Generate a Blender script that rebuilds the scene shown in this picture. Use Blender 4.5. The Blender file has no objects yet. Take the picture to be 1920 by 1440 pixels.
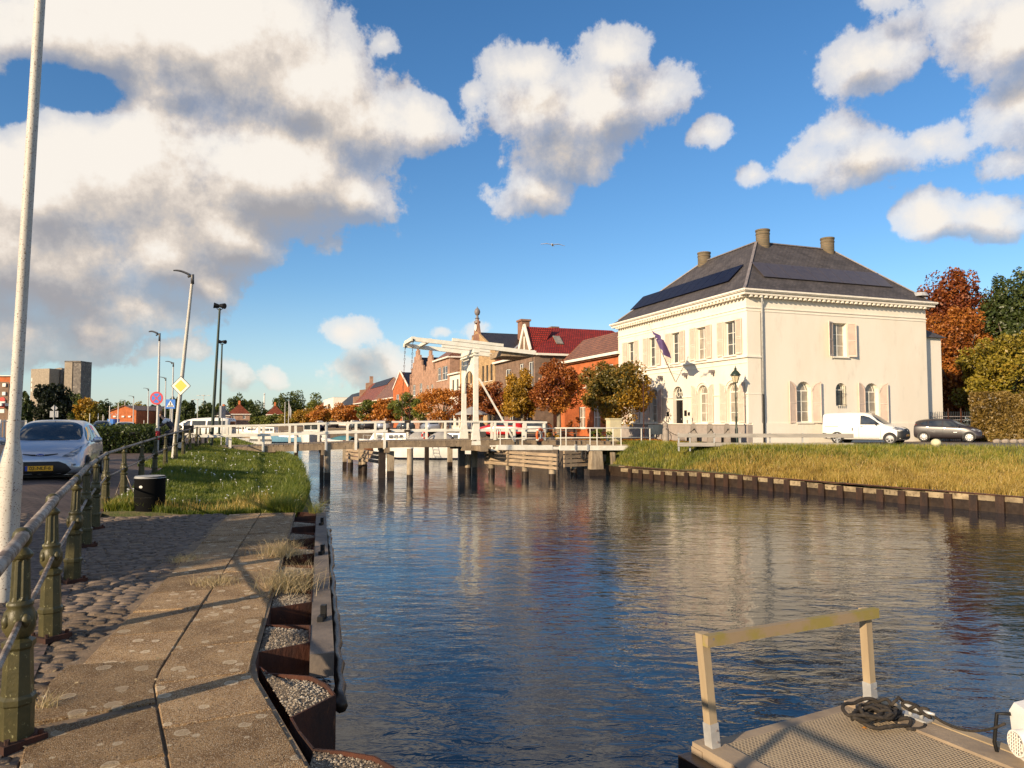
import bpy, math, random
import numpy as np
from mathutils import Vector, Matrix
from mathutils.bvhtree import BVHTree
from mathutils.geometry import tessellate_polygon
R = math.radians
random.seed(7)
sc = bpy.context.scene
COL = sc.collection
# ---------------------------------------------------------------- camera, sky, sun, exposure
F = 1340.0
TH = math.atan(70 / F)
EYE = 1.6
cam = bpy.data.cameras.new('camera'); cam.sensor_width = 36; cam.lens = 36 * F / 1920
cam.clip_start = 0.05; cam.clip_end = 6000
co = bpy.data.objects.new('camera', cam); COL.objects.link(co)
co.location = (0, 0, EYE); co.rotation_euler = (R(90) + TH, 0, 0)
sc.camera = co
sc.render.resolution_x = 1024; sc.render.resolution_y = 768
sc.view_settings.view_transform = 'Standard'; sc.view_settings.look = 'None'
sc.view_settings.gamma = 1; sc.view_settings.use_curve_mapping = False
sc.view_settings.exposure = 0.5
sc.cycles.use_denoising = True
sc.cycles.max_bounces = 6; sc.cycles.diffuse_bounces = 3; sc.cycles.glossy_bounces = 3
sc.cycles.transmission_bounces = 4; sc.cycles.transparent_max_bounces = 8
sc.cycles.caustics_reflective = False; sc.cycles.caustics_refractive = False
SUN_EL = R(19.0)
SD = Vector((0.66, 0.75, 0)).normalized()          # horizontal direction light travels in
sun = bpy.data.lights.new('sun', 'SUN'); sun.energy = 5.0; sun.angle = R(0.53)
sun.color = (1.0, 0.79, 0.54)
so = bpy.data.objects.new('sun', sun); COL.objects.link(so)
d = Vector((SD.x * math.cos(SUN_EL), SD.y * math.cos(SUN_EL), -math.sin(SUN_EL)))
so.rotation_euler = d.to_track_quat('-Z', 'Y').to_euler()
so.location = (-30, -40, 40)
def ray(px, py):
    u = (px - 960) / F; v = (720 - py) / F
    return Vector((u, math.cos(TH) - v * math.sin(TH), math.sin(TH) + v * math.cos(TH)))
def at(px, py, Y):
    r = ray(px, py); return Vector((0, 0, EYE)) + r * (Y / r.y)
def gnd(px, py, z=0.0):
    r = ray(px, py); return Vector((0, 0, EYE)) + r * ((z - EYE) / r.z)
# ---------------------------------------------------------------- world: Nishita sky with cumulus clouds
w = bpy.data.worlds.new('World'); sc.world = w; w.use_nodes = True
nt = w.node_tree; nt.nodes.clear()
class N:
    """tiny node writer"""
    def __init__(s, t): s.t = t
    def node(s, kind, **kw):
        n = s.t.nodes.new(kind)
        for k, v in kw.items(): setattr(n, k, v)
        return n
    def lk(s, a, b): s.t.links.new(a, b)
    def put(s, sock, v):
        if isinstance(v, bpy.types.NodeSocket): s.lk(v, sock)
        elif v is not None: sock.default_value = v
    def m(s, op, a, b=None, c=None, clamp=False):
        n = s.node('ShaderNodeMath', operation=op, use_clamp=clamp)
        s.put(n.inputs[0], a); s.put(n.inputs[1], b); s.put(n.inputs[2], c)
        return n.outputs[0]
    def vm(s, op, a, b=None):
        n = s.node('ShaderNodeVectorMath', operation=op)
        s.put(n.inputs[0], a); s.put(n.inputs[1], b)
        return n.outputs['Value'] if op in ('LENGTH', 'DOT_PRODUCT', 'DISTANCE') else n.outputs[0]
    def mix(s, f, a, b):
        n = s.node('ShaderNodeMix', data_type='RGBA')
        s.put(n.inputs[0], f); s.put(n.inputs[6], a); s.put(n.inputs[7], b)
        return n.outputs[2]
    def noise(s, vec, scale, detail=4, rough=0.55, dist=0.0, dim='3D'):
        n = s.node('ShaderNodeTexNoise', noise_dimensions=dim)
        s.put(n.inputs['Vector'], vec); n.inputs['Scale'].default_value = scale
        n.inputs['Detail'].default_value = detail; n.inputs['Roughness'].default_value = rough
        n.inputs['Distortion'].default_value = dist
        return n.outputs[0]
    def ss(s, v, a, b, lo=0.0, hi=1.0):
        n = s.node('ShaderNodeMapRange', interpolation_type='SMOOTHSTEP')
        s.put(n.inputs[0], v); n.inputs[1].default_value = a; n.inputs[2].default_value = b
        n.inputs[3].default_value = lo; n.inputs[4].default_value = hi
        return n.outputs[0]
    def comb(s, x, y, z):
        n = s.node('ShaderNodeCombineXYZ')
        s.put(n.inputs[0], x); s.put(n.inputs[1], y); s.put(n.inputs[2], z)
        return n.outputs[0]
    def sep(s, v):
        n = s.node('ShaderNodeSeparateXYZ'); s.put(n.inputs[0], v); return n.outputs
    def ramp(s, f, stops):
        n = s.node('ShaderNodeValToRGB'); s.put(n.inputs[0], f)
        el = n.color_ramp.elements
        while len(el) < len(stops): el.new(0.5)
        for e, (p, c) in zip(el, stops): e.position = p; e.color = (*c, 1)
        return n.outputs[0]
# cloud masses: pixel centre, pixel radii (in the 1920 photo), weight
CLOUDS = [
    (150, 60, 230, 120), (400, 70, 230, 140), (570, 150, 150, 110), (680, 220, 100, 85), (775, 225, 58, 60), (712, 85, 34, 34),
    (670, 370, 100, 66), (500, 320, 200, 130), (240, 320, 240, 150), (40, 340, 220, 140), (310, 470, 150, 90), (430, 440, 130, 80), (100, 500, 220, 100), (-120, 450, 240, 220),
    (60, 625, 110, 44), (170, 620, 90, 40), (250, 570, 90, 62), (380, 540, 80, 50),
    (1140, 95, 72, 50), (990, 125, 66, 46), (893, 170, 36, 18), (1000, 200, 100, 62), (1120, 195, 120, 72), (1218, 180, 66, 54),
    (1050, 285, 100, 62), (1005, 365, 66, 48),
    (1625, 108, 88, 60), (1580, 242, 66, 36), (1422, 328, 42, 18), (1510, 312, 86, 28), (1620, 300, 110, 34), (1745, 268, 62, 34),
    (1750, 412, 62, 34), (1850, 415, 72, 42), (1650, -5, 60, 20), (1790, 15, 80, 44), (1890, 60, 90, 95), (1905, 200, 42, 62), (1925, 300, 34, 50), (2090, 150, 150, 160),
    (1345, 243, 34, 22), (650, 630, 46, 38), (660, 690, 64, 30), (745, 690, 56, 30), (305, 668, 46, 34), (440, 705, 44, 22), (515, 705, 40, 18),
    (895, 618, 38, 16), (832, 622, 24, 10),
]
def pxang(px, py):
    r = ray(px, py)
    return math.atan2(r.x, r.y), math.atan2(r.z, math.hypot(r.x, r.y))
grp = bpy.data.node_groups.new('cloud_field', 'ShaderNodeTree')
grp.interface.new_socket('Vector', in_out='INPUT', socket_type='NodeSocketVector')
grp.interface.new_socket('Field', in_out='OUTPUT', socket_type='NodeSocketFloat')
g = N(grp)
gi = g.node('NodeGroupInput'); go = g.node('NodeGroupOutput')
pin = gi.outputs[0]
# domain warp
wn = g.node('ShaderNodeTexNoise', noise_dimensions='2D'); g.lk(pin, wn.inputs['Vector'])
wn.inputs['Scale'].default_value = 5.5; wn.inputs['Detail'].default_value = 3
wv = g.vm('MULTIPLY', g.vm('SUBTRACT', wn.outputs[1], (0.5, 0.5, 0.5)), (0.045, 0.035, 0.0))
pw = g.vm('ADD', pin, wv)
AN = (1.0, 1.55, 0.0)                      # every mass is measured in a space squashed the same way
pa = g.vm('MULTIPLY', pw, AN)
acc = None
for (px, py, rx, ry) in CLOUDS:
    a, e = pxang(px, py)
    r_ = math.sqrt(rx * math.cos(a) * ry * 1.55) * 1.16 / F
    dd = g.vm('DISTANCE', pa, (a, e * 1.55, 0))
    k = min(1.0, 0.35 + 0.65 * min(rx, ry) / 110.0)
    f = g.m('MULTIPLY_ADD', dd, -k / r_, k)
    acc = f if acc is None else g.m('SMOOTH_MAX', acc, f, 0.25)
# blue gap in the big cloud
for (px, py, rx, ry) in [(125, 165, 52, 26), (12, 190, 34, 24), (330, 705, 60, 20)]:
    a, e = pxang(px, py)
    v = g.vm('MULTIPLY', g.vm('SUBTRACT', pw, (a, e, 0)), (F / rx, F / ry, 0))
    f = g.m('SUBTRACT', g.vm('LENGTH', v), 1.0)
    acc = g.m('SMOOTH_MIN', acc, g.m('MULTIPLY', f, 0.45), 0.3)
# the rest of the sky, outside the photographed quarter: scattered clouds of the same kind
ps = g.sep(pin)
out = g.m('MAXIMUM', g.ss(g.m('ABSOLUTE', ps[0]), 0.72, 1.0), g.ss(ps[1], 0.62, 0.85))
gen = g.m('MULTIPLY', g.m('SUBTRACT', g.noise(pin, 2.3, 2, .5, 0., '2D'), 0.53), 3.4)
gen = g.m('SUBTRACT', gen, g.m('MULTIPLY', g.m('SUBTRACT', 1.0, out), 3.0))
acc = g.m('MAXIMUM', acc, gen)
acc = g.m('MULTIPLY', acc, 1.45)
n1 = g.noise(pin, 9.0, 8, 0.62, 0.0, '2D')
vo = g.node('ShaderNodeTexVoronoi', feature='F1', voronoi_dimensions='2D'); g.lk(pw, vo.inputs['Vector'])
vo.inputs['Scale'].default_value = 20
fld = g.m('MULTIPLY_ADD', g.m('SUBTRACT', n1, 0.5), 1.55, acc)
fld = g.m('MULTIPLY_ADD', g.m('SUBTRACT', g.noise(pin, 38.0, 5, 0.65, 0.0, '2D'), 0.5), 0.42, fld)
fld = g.m('SUBTRACT', fld, g.m('MULTIPLY', g.m('SUBTRACT', vo.outputs['Distance'], 0.38), 0.16))
g.lk(fld, go.inputs[0])
W = N(nt)
tc = W.node('ShaderNodeTexCoord')
sx = W.sep(tc.outputs['Generated'])
az = W.m('ARCTAN2', sx[0], sx[1])
hyp = W.m('SQRT', W.m('ADD', W.m('MULTIPLY', sx[0], sx[0]), W.m('MULTIPLY', sx[1], sx[1])))
el = W.m('ARCTAN2', sx[2], hyp)
p0 = W.comb(az, el, 0.0)
def fieldat(off):
    n = W.node('ShaderNodeGroup'); n.node_tree = grp
    W.lk(W.vm('ADD', p0, off) if off else p0, n.inputs[0])
    return n.outputs[0]
f0 = fieldat(None)
f1 = fieldat((-0.02, 0.042, 0))
dens = W.ss(f0, -0.02, 0.22)
thick = W.ss(f0, 0.1, 0.9)
rel = W.m('SUBTRACT', f0, f1)
dk = None
for (px, py, rx) in [(640, 420, 120), (480, 400, 130), (330, 560, 130), (420, 500, 130), (100, 560, 220), (130, 650, 150), (340, 200, 45), (560, 240, 60), (60, 300, 80), (1060, 310, 110), (1000, 390, 90), (1180, 250, 60), (1830, 450, 90), (1640, 335, 90), (1890, 180, 50), (700, 715, 90), (480, 720, 80), (1620, 150, 50), (-200, 400, 200)]:
    a, e = pxang(px, py)
    q = W.ss(W.vm('DISTANCE', W.vm('MULTIPLY', p0, (1, 1.7, 0)), (a, e * 1.7, 0)), rx * 1.25 * math.cos(a) ** 1.5 / F, 0.0)
    dk = q if dk is None else W.m('MAXIMUM', dk, q)
lit = W.ss(W.m('SUBTRACT', W.m('MULTIPLY', rel, 0.58), W.m('MULTIPLY', dk, 0.36)), -0.56, 0.24)
lowc = W.ss(el, 0.0, 0.16)
ccol = W.ramp(lit, [(0.0, (0.38, 0.38, 0.41)), (0.3, (0.53, 0.51, 0.51)), (0.55, (0.66, 0.60, 0.55)), (0.8, (0.84, 0.76, 0.68)), (1.0, (0.97, 0.92, 0.85))])
sky = W.node('ShaderNodeTexSky', sky_type='NISHITA')
sky.sun_disc = False; sky.sun_elevation = SUN_EL
# sun stands opposite to SD; Blender's sun_rotation is measured clockwise from +Y
sky.sun_rotation = math.atan2(-SD.x, -SD.y) % (2 * math.pi)
sky.altitude = 0; sky.air_density = 1.0; sky.dust_density = 0.35; sky.ozone_density = 2.6
hsv = W.node('ShaderNodeHueSaturation'); hsv.inputs['Saturation'].default_value = 1.22; hsv.inputs['Value'].default_value = 1.0
W.lk(sky.outputs[0], hsv.inputs['Color'])
SKY_K = 0.106
skyc = W.vm('MULTIPLY', hsv.outputs[0], (SKY_K * 0.98, SKY_K * 1.0, SKY_K * 1.05))
hz = W.ss(el, -0.02, 0.20)
skyc = W.mix(W.m('MULTIPLY', W.m('SUBTRACT', 1.0, hz), 0.45), skyc, (0.40, 0.50, 0.58, 1))
cl = W.mix(W.m('MULTIPLY', dens, W.m('ADD', 0.62, W.m('MULTIPLY', thick, 0.38))), skyc, W.vm('MULTIPLY', ccol, (0.70, 0.69, 0.68)))
bg = W.node('ShaderNodeBackground'); W.lk(cl, bg.inputs[0]); bg.inputs[1].default_value = 1.0
wo = W.node('ShaderNodeOutputWorld'); W.lk(bg.outputs[0], wo.inputs[0])
w.cycles.sampling_method = 'MANUAL'; w.cycles.sample_map_resolution = 512
# ---------------------------------------------------------------- tags and mesh helpers
def tag(o, label=None, cat=None, group=None, kind=None):
    if label: o['label'] = label
    if cat: o['category'] = cat
    if group: o['group'] = group
    if kind: o['kind'] = kind
    return o
def thing(name, label, cat, loc=(0, 0, 0), rz=0, group=None):
    o = bpy.data.objects.new(name, None); COL.objects.link(o)
    o.empty_display_size = 0.2
    o.location = loc; o.rotation_euler = (0, 0, rz)
    return tag(o, label, cat, group)
def link(name, me, parent=None):
    o = bpy.data.objects.new(name, me); COL.objects.link(o)
    if parent is not None: o.parent = parent
    return o
def root_loc(o):
    v = Vector((0, 0, 0))
    while o is not None: v += o.location; o = o.parent
    return v
def copy_tree(o, parent=None, loc=None, rz=None, label=None, group=None):
    c = o.copy(); COL.objects.link(c)
    c.parent = parent
    if loc is not None: c.location = loc
    if rz is not None: c.rotation_euler = (0, 0, rz)
    if label: c['label'] = label
    if group: c['group'] = group
    for ch in list(o.children): copy_tree(ch, c)
    return c
class MB:
    def __init__(s): s.v = []; s.f = []; s.mi = []; s.cur = 0
    def add(s, vs, fs):
        b = len(s.v); s.v.extend([tuple(p) for p in vs])
        s.f.extend([tuple(i + b for i in f) for f in fs]); s.mi.extend([s.cur] * len(fs))
        return s
    def box(s, c, h, ax=None, taper=1.0):
        """centre, half sizes, axes (3 vectors)"""
        c = Vector(c)
        ax = ax or (Vector((1, 0, 0)), Vector((0, 1, 0)), Vector((0, 0, 1)))
        vs = []
        for k in (-1, 1):
            t = taper if k > 0 else 1.0
            for i, j in ((-1, -1), (1, -1), (1, 1), (-1, 1)):
                vs.append(c + ax[0] * (i * h[0] * t) + ax[1] * (j * h[1] * t) + ax[2] * (k * h[2]))
        return s.add(vs, [(3, 2, 1, 0), (4, 5, 6, 7), (0, 1, 5, 4), (1, 2, 6, 5), (2, 3, 7, 6), (3, 0, 4, 7)])
    def b2(s, lo, hi):
        lo = Vector(lo); hi = Vector(hi)
        return s.box((lo + hi) / 2, [abs(q) / 2 for q in (hi - lo)])
    def beam(s, a, b, wd, ht, up=(0, 0, 1)):
        """rectangular bar from a to b"""
        a = Vector(a); b = Vector(b); d = (b - a); L = d.length; d.normalize()
        up = Vector(up); side = d.cross(up)
        if side.length < 1e-4: side = d.cross(Vector((1, 0, 0)))
        side.normalize(); u2 = side.cross(d).normalized()
        return s.box((a + b) / 2, (L / 2, wd / 2, ht / 2), (d, side, u2))
    def cyl(s, a, b, r0, r1=None, n=12, caps=True, rot=0.0):
        a = Vector(a); b = Vector(b); r1 = r0 if r1 is None else r1
        d = (b - a).normalized()
        t = Vector((0, 0, 1)) if abs(d.z) < 0.9 else Vector((1, 0, 0))
        x = d.cross(t).normalized(); y = d.cross(x)
        if abs(d.z) >= 0.999: x = Vector((1, 0, 0)); y = Vector((0, 1, 0)) * (1 if d.z > 0 else -1)
        vs = []
        for c, r in ((a, r0), (b, r1)):
            for i in range(n):
                t = 2 * math.pi * i / n + rot
                vs.append(c + x * (r * math.cos(t)) + y * (r * math.sin(t)))
        fs = [(i, (i + 1) % n, n + (i + 1) % n, n + i) for i in range(n)]
        if caps: fs += [tuple(range(n - 1, -1, -1)), tuple(range(n, 2 * n))]
        return s.add(vs, fs)
    def lathe(s, prof, n=16, o=(0, 0, 0), flute=0, fd=0.0, rot=0.0):
        """profile [(r, z)] about z through o"""
        o = Vector(o); vs = []
        for r, z in prof:
            for i in range(n):
                t = 2 * math.pi * i / n + rot
                vs.append((o.x + r * math.cos(t), o.y + r * math.sin(t), o.z + z))
        fs = []
        for k in range(len(prof) - 1):
            for i in range(n):
                j = (i + 1) % n
                fs.append((k * n + i, k * n + j, (k + 1) * n + j, (k + 1) * n + i))
        if prof[0][0] > 1e-5: fs.append(tuple(range(n - 1, -1, -1)))
        if prof[-1][0] > 1e-5: fs.append(tuple(range((len(prof) - 1) * n, len(prof) * n)))
        return s.add(vs, fs)
    def tube(s, pts, r, n=8, caps=True):
        pts = [Vector(p) for p in pts]; m = len(pts)
        rs = r if isinstance(r, (list, tuple)) else [r] * m
        vs = []; px = None
        for k, p in enumerate(pts):
            d = (pts[min(k + 1, m - 1)] - pts[max(k - 1, 0)]).normalized()
            if px is None:
                t = Vector((0, 0, 1)) if abs(d.z) < 0.9 else Vector((1, 0, 0)); px = d.cross(t).normalized()
            else:
                px = (px - d * px.dot(d)).normalized()
            py = d.cross(px)
            for i in range(n):
                a = 2 * math.pi * i / n
                vs.append(p + px * (rs[k] * math.cos(a)) + py * (rs[k] * math.sin(a)))
        fs = []
        for k in range(m - 1):
            for i in range(n):
                j = (i + 1) % n
                fs.append((k * n + i, k * n + j, (k + 1) * n + j, (k + 1) * n + i))
        if caps: fs += [tuple(range(n - 1, -1, -1)), tuple(range((m - 1) * n, m * n))]
        return s.add(vs, fs)
    def prism(s, poly, vec):
        """planar polygon (3D points) extruded by vec"""
        poly = [Vector(p) for p in poly]; n = len(poly); vec = Vector(vec)
        vs = poly + [p + vec for p in poly]
        fs = [(i, (i + 1) % n, n + (i + 1) % n, n + i) for i in range(n)]
        tris = tessellate_polygon([poly])
        for t in tris:
            fs.append(tuple(t)); fs.append(tuple(n + i for i in reversed(t)))
        return s.add(vs, fs)
    def sphere(s, c, r, nu=16, nv=10, sc3=(1, 1, 1)):
        c = Vector(c); prof = []
        vs = []; fs = []
        for k in range(nv + 1):
            ph = math.pi * k / nv
            for i in range(nu):
                t = 2 * math.pi * i / nu
                vs.append((c.x + r * sc3[0] * math.sin(ph) * math.cos(t), c.y + r * sc3[1] * math.sin(ph) * math.sin(t), c.z + r * sc3[2] * math.cos(ph)))
        for k in range(nv):
            for i in range(nu):
                j = (i + 1) % nu
                fs.append((k * nu + i, (k + 1) * nu + i, (k + 1) * nu + j, k * nu + j))
        return s.add(vs, fs)
    def build(s, name, mat, parent=None, world=False, smooth=False, fix=True):
        me = bpy.data.meshes.new(name)
        vs = s.v
        if world and parent is not None:
            o = root_loc(parent); vs = [(v[0] - o.x, v[1] - o.y, v[2] - o.z) for v in vs]
        me.from_pydata(vs, [], s.f)
        mats = mat if isinstance(mat, (list, tuple)) else [mat]
        for q in mats: me.materials.append(q)
        if len(mats) > 1: me.polygons.foreach_set('material_index', s.mi)
        if fix:
            import bmesh
            bm = bmesh.new(); bm.from_mesh(me)
            bmesh.ops.recalc_face_normals(bm, faces=bm.faces); bm.to_mesh(me); bm.free()
        if smooth:
            me.polygons.foreach_set('use_smooth', [True] * len(me.polygons))
            if smooth is not True:
                me.set_sharp_from_angle(angle=R(smooth))
        me.update()
        return link(name, me, parent)
def box_obj(name, lo, hi, mat, parent=None, world=False):
    return MB().b2(lo, hi).build(name, mat, parent, world)
# ---------------------------------------------------------------- materials
def rgb(c): return (*c, 1)
MATS = {}
def mat(name, c1, c2=None, scale=4.0, rough=0.7, bump=0.0, bscale=None, metal=0.0, detail=5, lo=0.35, hi=0.65,
        spec=0.4, c3=None, c3lo=0.6, c3hi=0.7, c3scale=None, rnd=0.0, coord='Object', stretch=None, bdist=0.01, coat=0.0):
    if name in MATS: return MATS[name]
    m = bpy.data.materials.new(name); m.use_nodes = True
    t = N(m.node_tree); b = m.node_tree.nodes['Principled BSDF']
    tcn = t.node('ShaderNodeTexCoord'); v = tcn.outputs[coord]
    if stretch: v = t.vm('MULTIPLY', v, stretch)
    col = rgb(c1)
    if c2 is not None:
        f = t.ss(t.noise(v, scale, detail, 0.6), lo, hi)
        col = t.mix(f, rgb(c1), rgb(c2))
    if c3 is not None:
        f = t.ss(t.noise(v, c3scale or scale * 2.7, 6, 0.65), c3lo, c3hi)
        col = t.mix(f, col, rgb(c3))
    if rnd:
        oi = t.node('ShaderNodeObjectInfo')
        k = t.m('ADD', 1 - rnd, t.m('MULTIPLY', oi.outputs['Random'], 2 * rnd))
        col = t.vm('MULTIPLY', col if isinstance(col, bpy.types.NodeSocket) else Vector(c1), t.comb(k, k, k))
    t.put(b.inputs['Base Color'], col)
    b.inputs['Roughness'].default_value = rough; b.inputs['Metallic'].default_value = metal
    b.inputs['Specular IOR Level'].default_value = spec
    if coat: b.inputs['Coat Weight'].default_value = coat; b.inputs['Coat Roughness'].default_value = 0.05
    if bump:
        bn = t.node('ShaderNodeBump'); bn.inputs['Strength'].default_value = bump; bn.inputs['Distance'].default_value = bdist
        t.lk(t.noise(v, bscale or scale * 6, 5, 0.65), bn.inputs['Height']); t.lk(bn.outputs[0], b.inputs['Normal'])
    MATS[name] = m
    return m
def leafmat(name, cols, trans=0.3, nscale=0.35):
    if name in MATS: return MATS[name]
    m = bpy.data.materials.new(name); m.use_nodes = True; m.node_tree.nodes.clear()
    t = N(m.node_tree)
    ge = t.node('ShaderNodeNewGeometry'); tcn = t.node('ShaderNodeTexCoord')
    f = t.m('ADD', t.m('MULTIPLY', ge.outputs['Random Per Island'], 0.55), t.m('MULTIPLY', t.ss(t.noise(tcn.outputs['Object'], nscale, 3), 0.3, 0.7), 0.45))
    n = len(cols)
    col = t.ramp(f, [(0.08 + 0.84 * i / (n - 1), c) for i, c in enumerate(cols)])
    df = t.node('ShaderNodeBsdfDiffuse'); t.lk(col, df.inputs[0])
    tr = t.node('ShaderNodeBsdfTranslucent'); t.lk(t.vm('MULTIPLY', col, (1.1, 1.15, 0.6)), tr.inputs[0])
    gl = t.node('ShaderNodeBsdfGlossy'); gl.inputs['Roughness'].default_value = 0.45; gl.inputs[0].default_value = (0.8, 0.8, 0.8, 1)
    mx = t.node('ShaderNodeMixShader'); mx.inputs[0].default_value = trans
    t.lk(df.outputs[0], mx.inputs[1]); t.lk(tr.outputs[0], mx.inputs[2])
    m2 = t.node('ShaderNodeMixShader'); m2.inputs[0].default_value = 0.035
    t.lk(mx.outputs[0], m2.inputs[1]); t.lk(gl.outputs[0], m2.inputs[2])
    o = t.node('ShaderNodeOutputMaterial'); t.lk(m2.outputs[0], o.inputs[0])
    MATS[name] = m
    return m
def brickmat(name, c1, c2, mortar, scale=1.0, bw=0.22, bh=0.065, rough=0.85, bump=0.5, mort=0.012, dirt=None, swap=False, vec='facade'):
    """bricks too small to pick apart: colour and relief on real walls. Works on walls of any heading."""
    if name in MATS: return MATS[name]
    m = bpy.data.materials.new(name); m.use_nodes = True
    t = N(m.node_tree); b = m.node_tree.nodes['Principled BSDF']
    tcn = t.node('ShaderNodeTexCoord'); s = t.sep(tcn.outputs['Object'])
    if vec == 'facade':
        ge = t.node('ShaderNodeNewGeometry'); nn = t.sep(ge.outputs['Normal'])
        hor = t.m('SUBTRACT', t.m('MULTIPLY', s[0], nn[1]), t.m('MULTIPLY', s[1], nn[0]))
        v = t.comb(hor, s[2], 0.0)
    elif vec == 'roof':   # distance along the slope x along the eave
        ge = t.node('ShaderNodeNewGeometry'); nn = t.sep(ge.outputs['Normal'])
        ln = t.m('MAXIMUM', t.m('SQRT', t.m('ADD', t.m('MULTIPLY', nn[0], nn[0]), t.m('MULTIPLY', nn[1], nn[1]))), 0.05)
        hor = t.m('DIVIDE', t.m('SUBTRACT', t.m('MULTIPLY', s[0], nn[1]), t.m('MULTIPLY', s[1], nn[0])), ln)
        v = t.comb(hor, t.m('DIVIDE', s[2], ln), 0.0)
    else:
        v = t.comb(s[0], s[1], 0.0)
    br = t.node('ShaderNodeTexBrick'); t.lk(v, br.inputs['Vector'])
    br.inputs['Color1'].default_value = rgb(c1); br.inputs['Color2'].default_value = rgb(c2); br.inputs['Mortar'].default_value = rgb(mortar)
    br.inputs['Scale'].default_value = scale; br.inputs['Mortar Size'].default_value = mort
    br.inputs['Brick Width'].default_value = bw; br.inputs['Row Height'].default_value = bh
    f = t.ss(t.noise(tcn.outputs['Object'], 1.3, 6, 0.65), 0.3, 0.72)
    k = t.m('ADD', 0.75, t.m('MULTIPLY', f, 0.45))
    col = t.vm('MULTIPLY', br.outputs[0], t.comb(k, k, k))
    if dirt: col = t.mix(t.ss(t.noise(tcn.outputs['Object'], 2.2, 6, 0.7), 0.55, 0.7), col, rgb(dirt))
    t.lk(col, b.inputs['Base Color']); b.inputs['Roughness'].default_value = rough; b.inputs['Specular IOR Level'].default_value = 0.25
    bn = t.node('ShaderNodeBump'); bn.inputs['Strength'].default_value = bump; bn.inputs['Distance'].default_value = 0.012
    h = t.m('SUBTRACT', t.m('MULTIPLY', t.noise(tcn.outputs['Object'], 25, 4), 0.3), br.outputs['Fac'])
    t.lk(h, bn.inputs['Height']); t.lk(bn.outputs[0], b.inputs['Normal'])
    MATS[name] = m
    return m
M = {}
M['white'] = mat('white_paint', (0.80, 0.77, 0.68), (0.70, 0.67, 0.57), 3, 0.5, 0.12, 20, c3=(0.45, 0.41, 0.33), c3lo=0.66, c3hi=0.76)
M['stucco'] = mat('white_stucco', (0.80, 0.74, 0.63), (0.76, 0.69, 0.57), 0.5, 0.85, 0.25, 30, c3=(0.58, 0.52, 0.42), c3lo=0.52, c3hi=0.92, c3scale=1.6, stretch=(1, 1, .35))
M['trim'] = mat('stucco_trim', (0.83, 0.78, 0.67), (0.76, 0.70, 0.60), 2, 0.7, 0.1, 30)
M['shutter'] = mat('shutter_paint', (0.74, 0.60, 0.49), (0.68, 0.54, 0.44), 3, 0.55)
M['slate'] = brickmat('roof_slate', (0.075, 0.066, 0.066), (0.10, 0.088, 0.085), (0.04, 0.036, 0.037), 1.0, 0.3, 0.17, 0.6, 0.6, 0.014, vec='roof')
M['lead'] = mat('lead_flashing', (0.24, 0.21, 0.20), (0.17, 0.15, 0.15), 4, 0.5)
M['solar'] = mat('solar_glass', (0.006, 0.006, 0.016), (0.008, 0.008, 0.02), 3, 0.4, spec=0.2)
M['solarb'] = mat('solar_glass_matt', (0.06, 0.052, 0.058), (0.075, 0.064, 0.066), 3, 0.3, spec=0.5)
M['black'] = mat('black_metal', (0.008, 0.008, 0.009), (0.014, 0.014, 0.014), 6, 0.5, spec=.25)
M['darkglass'] = mat('dark_window_glass', (0.03, 0.035, 0.04), (0.07, 0.075, 0.08), 1.2, 0.06, spec=0.8)
M['curtainglass'] = mat('curtained_glass', (0.34, 0.30, 0.24), (0.20, 0.18, 0.15), 1.5, 0.12, spec=0.7)
M['green_iron'] = mat('olive_green_cast_iron', (0.052, 0.047, 0.018), (0.078, 0.066, 0.025), 9, 0.42, 0.5, 60, c3=(0.30, 0.28, 0.14), c3lo=0.60, c3hi=0.70, c3scale=26, bdist=0.004)
M['darkgreen'] = mat('dark_green_paint', (0.018, 0.035, 0.026), (0.03, 0.045, 0.03), 5, 0.4)
M['rail'] = mat('rusty_painted_pipe', (0.13, 0.095, 0.07), (0.34, 0.29, 0.24), 9, 0.6, 0.5, 60, c3=(0.07, 0.038, 0.022), c3lo=0.55, c3hi=0.65, c3scale=22, lo=0.42, hi=0.6, bdist=0.003)
M['rust'] = mat('rusted_steel', (0.085, 0.028, 0.014), (0.035, 0.016, 0.011), 3.5, 0.85, 0.9, 40, c3=(0.20, 0.085, 0.035), c3lo=0.6, c3hi=0.72, c3scale=9, stretch=(1, 1, 0.45))
M['wetrust'] = mat('wet_dark_steel', (0.022, 0.012, 0.008), (0.05, 0.024, 0.013), 3, 0.5, 0.8, 30, stretch=(1, 1, 0.4))
M['wood'] = mat('weathered_timber', (0.32, 0.24, 0.155), (0.20, 0.15, 0.10), 3, 0.85, 0.8, 14, c3=(0.10, 0.075, 0.05), c3lo=0.58, c3hi=0.68, stretch=(1, 1, 0.35), bdist=0.02)
M['woodh'] = mat('weathered_planks', (0.42, 0.31, 0.20), (0.27, 0.20, 0.13), 2, 0.85, 0.8, 12, c3=(0.10, 0.075, 0.05), c3lo=0.58, c3hi=0.68, stretch=(0.5, 0.5, 4), bdist=0.02)
M['wetwood'] = mat('wet_timber', (0.028, 0.018, 0.012), (0.045, 0.03, 0.02), 5, 0.35, 0.5, 20)
M['galv'] = mat('galvanised_steel', (0.55, 0.55, 0.53), (0.42, 0.42, 0.41), 6, 0.4, metal=0.3)
M['pine'] = mat('pale_new_timber', (0.40, 0.31, 0.19), (0.32, 0.24, 0.145), 4, 0.8, 0.4, 30, stretch=(1, 1, 0.2), bdist=0.003)
M['pinelich'] = mat('timber_with_yellow_lichen', (0.30, 0.22, 0.13), (0.27, 0.215, 0.06), 3.2, 0.85, 0.4, 30, lo=0.42, hi=0.6, bdist=0.003)
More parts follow.
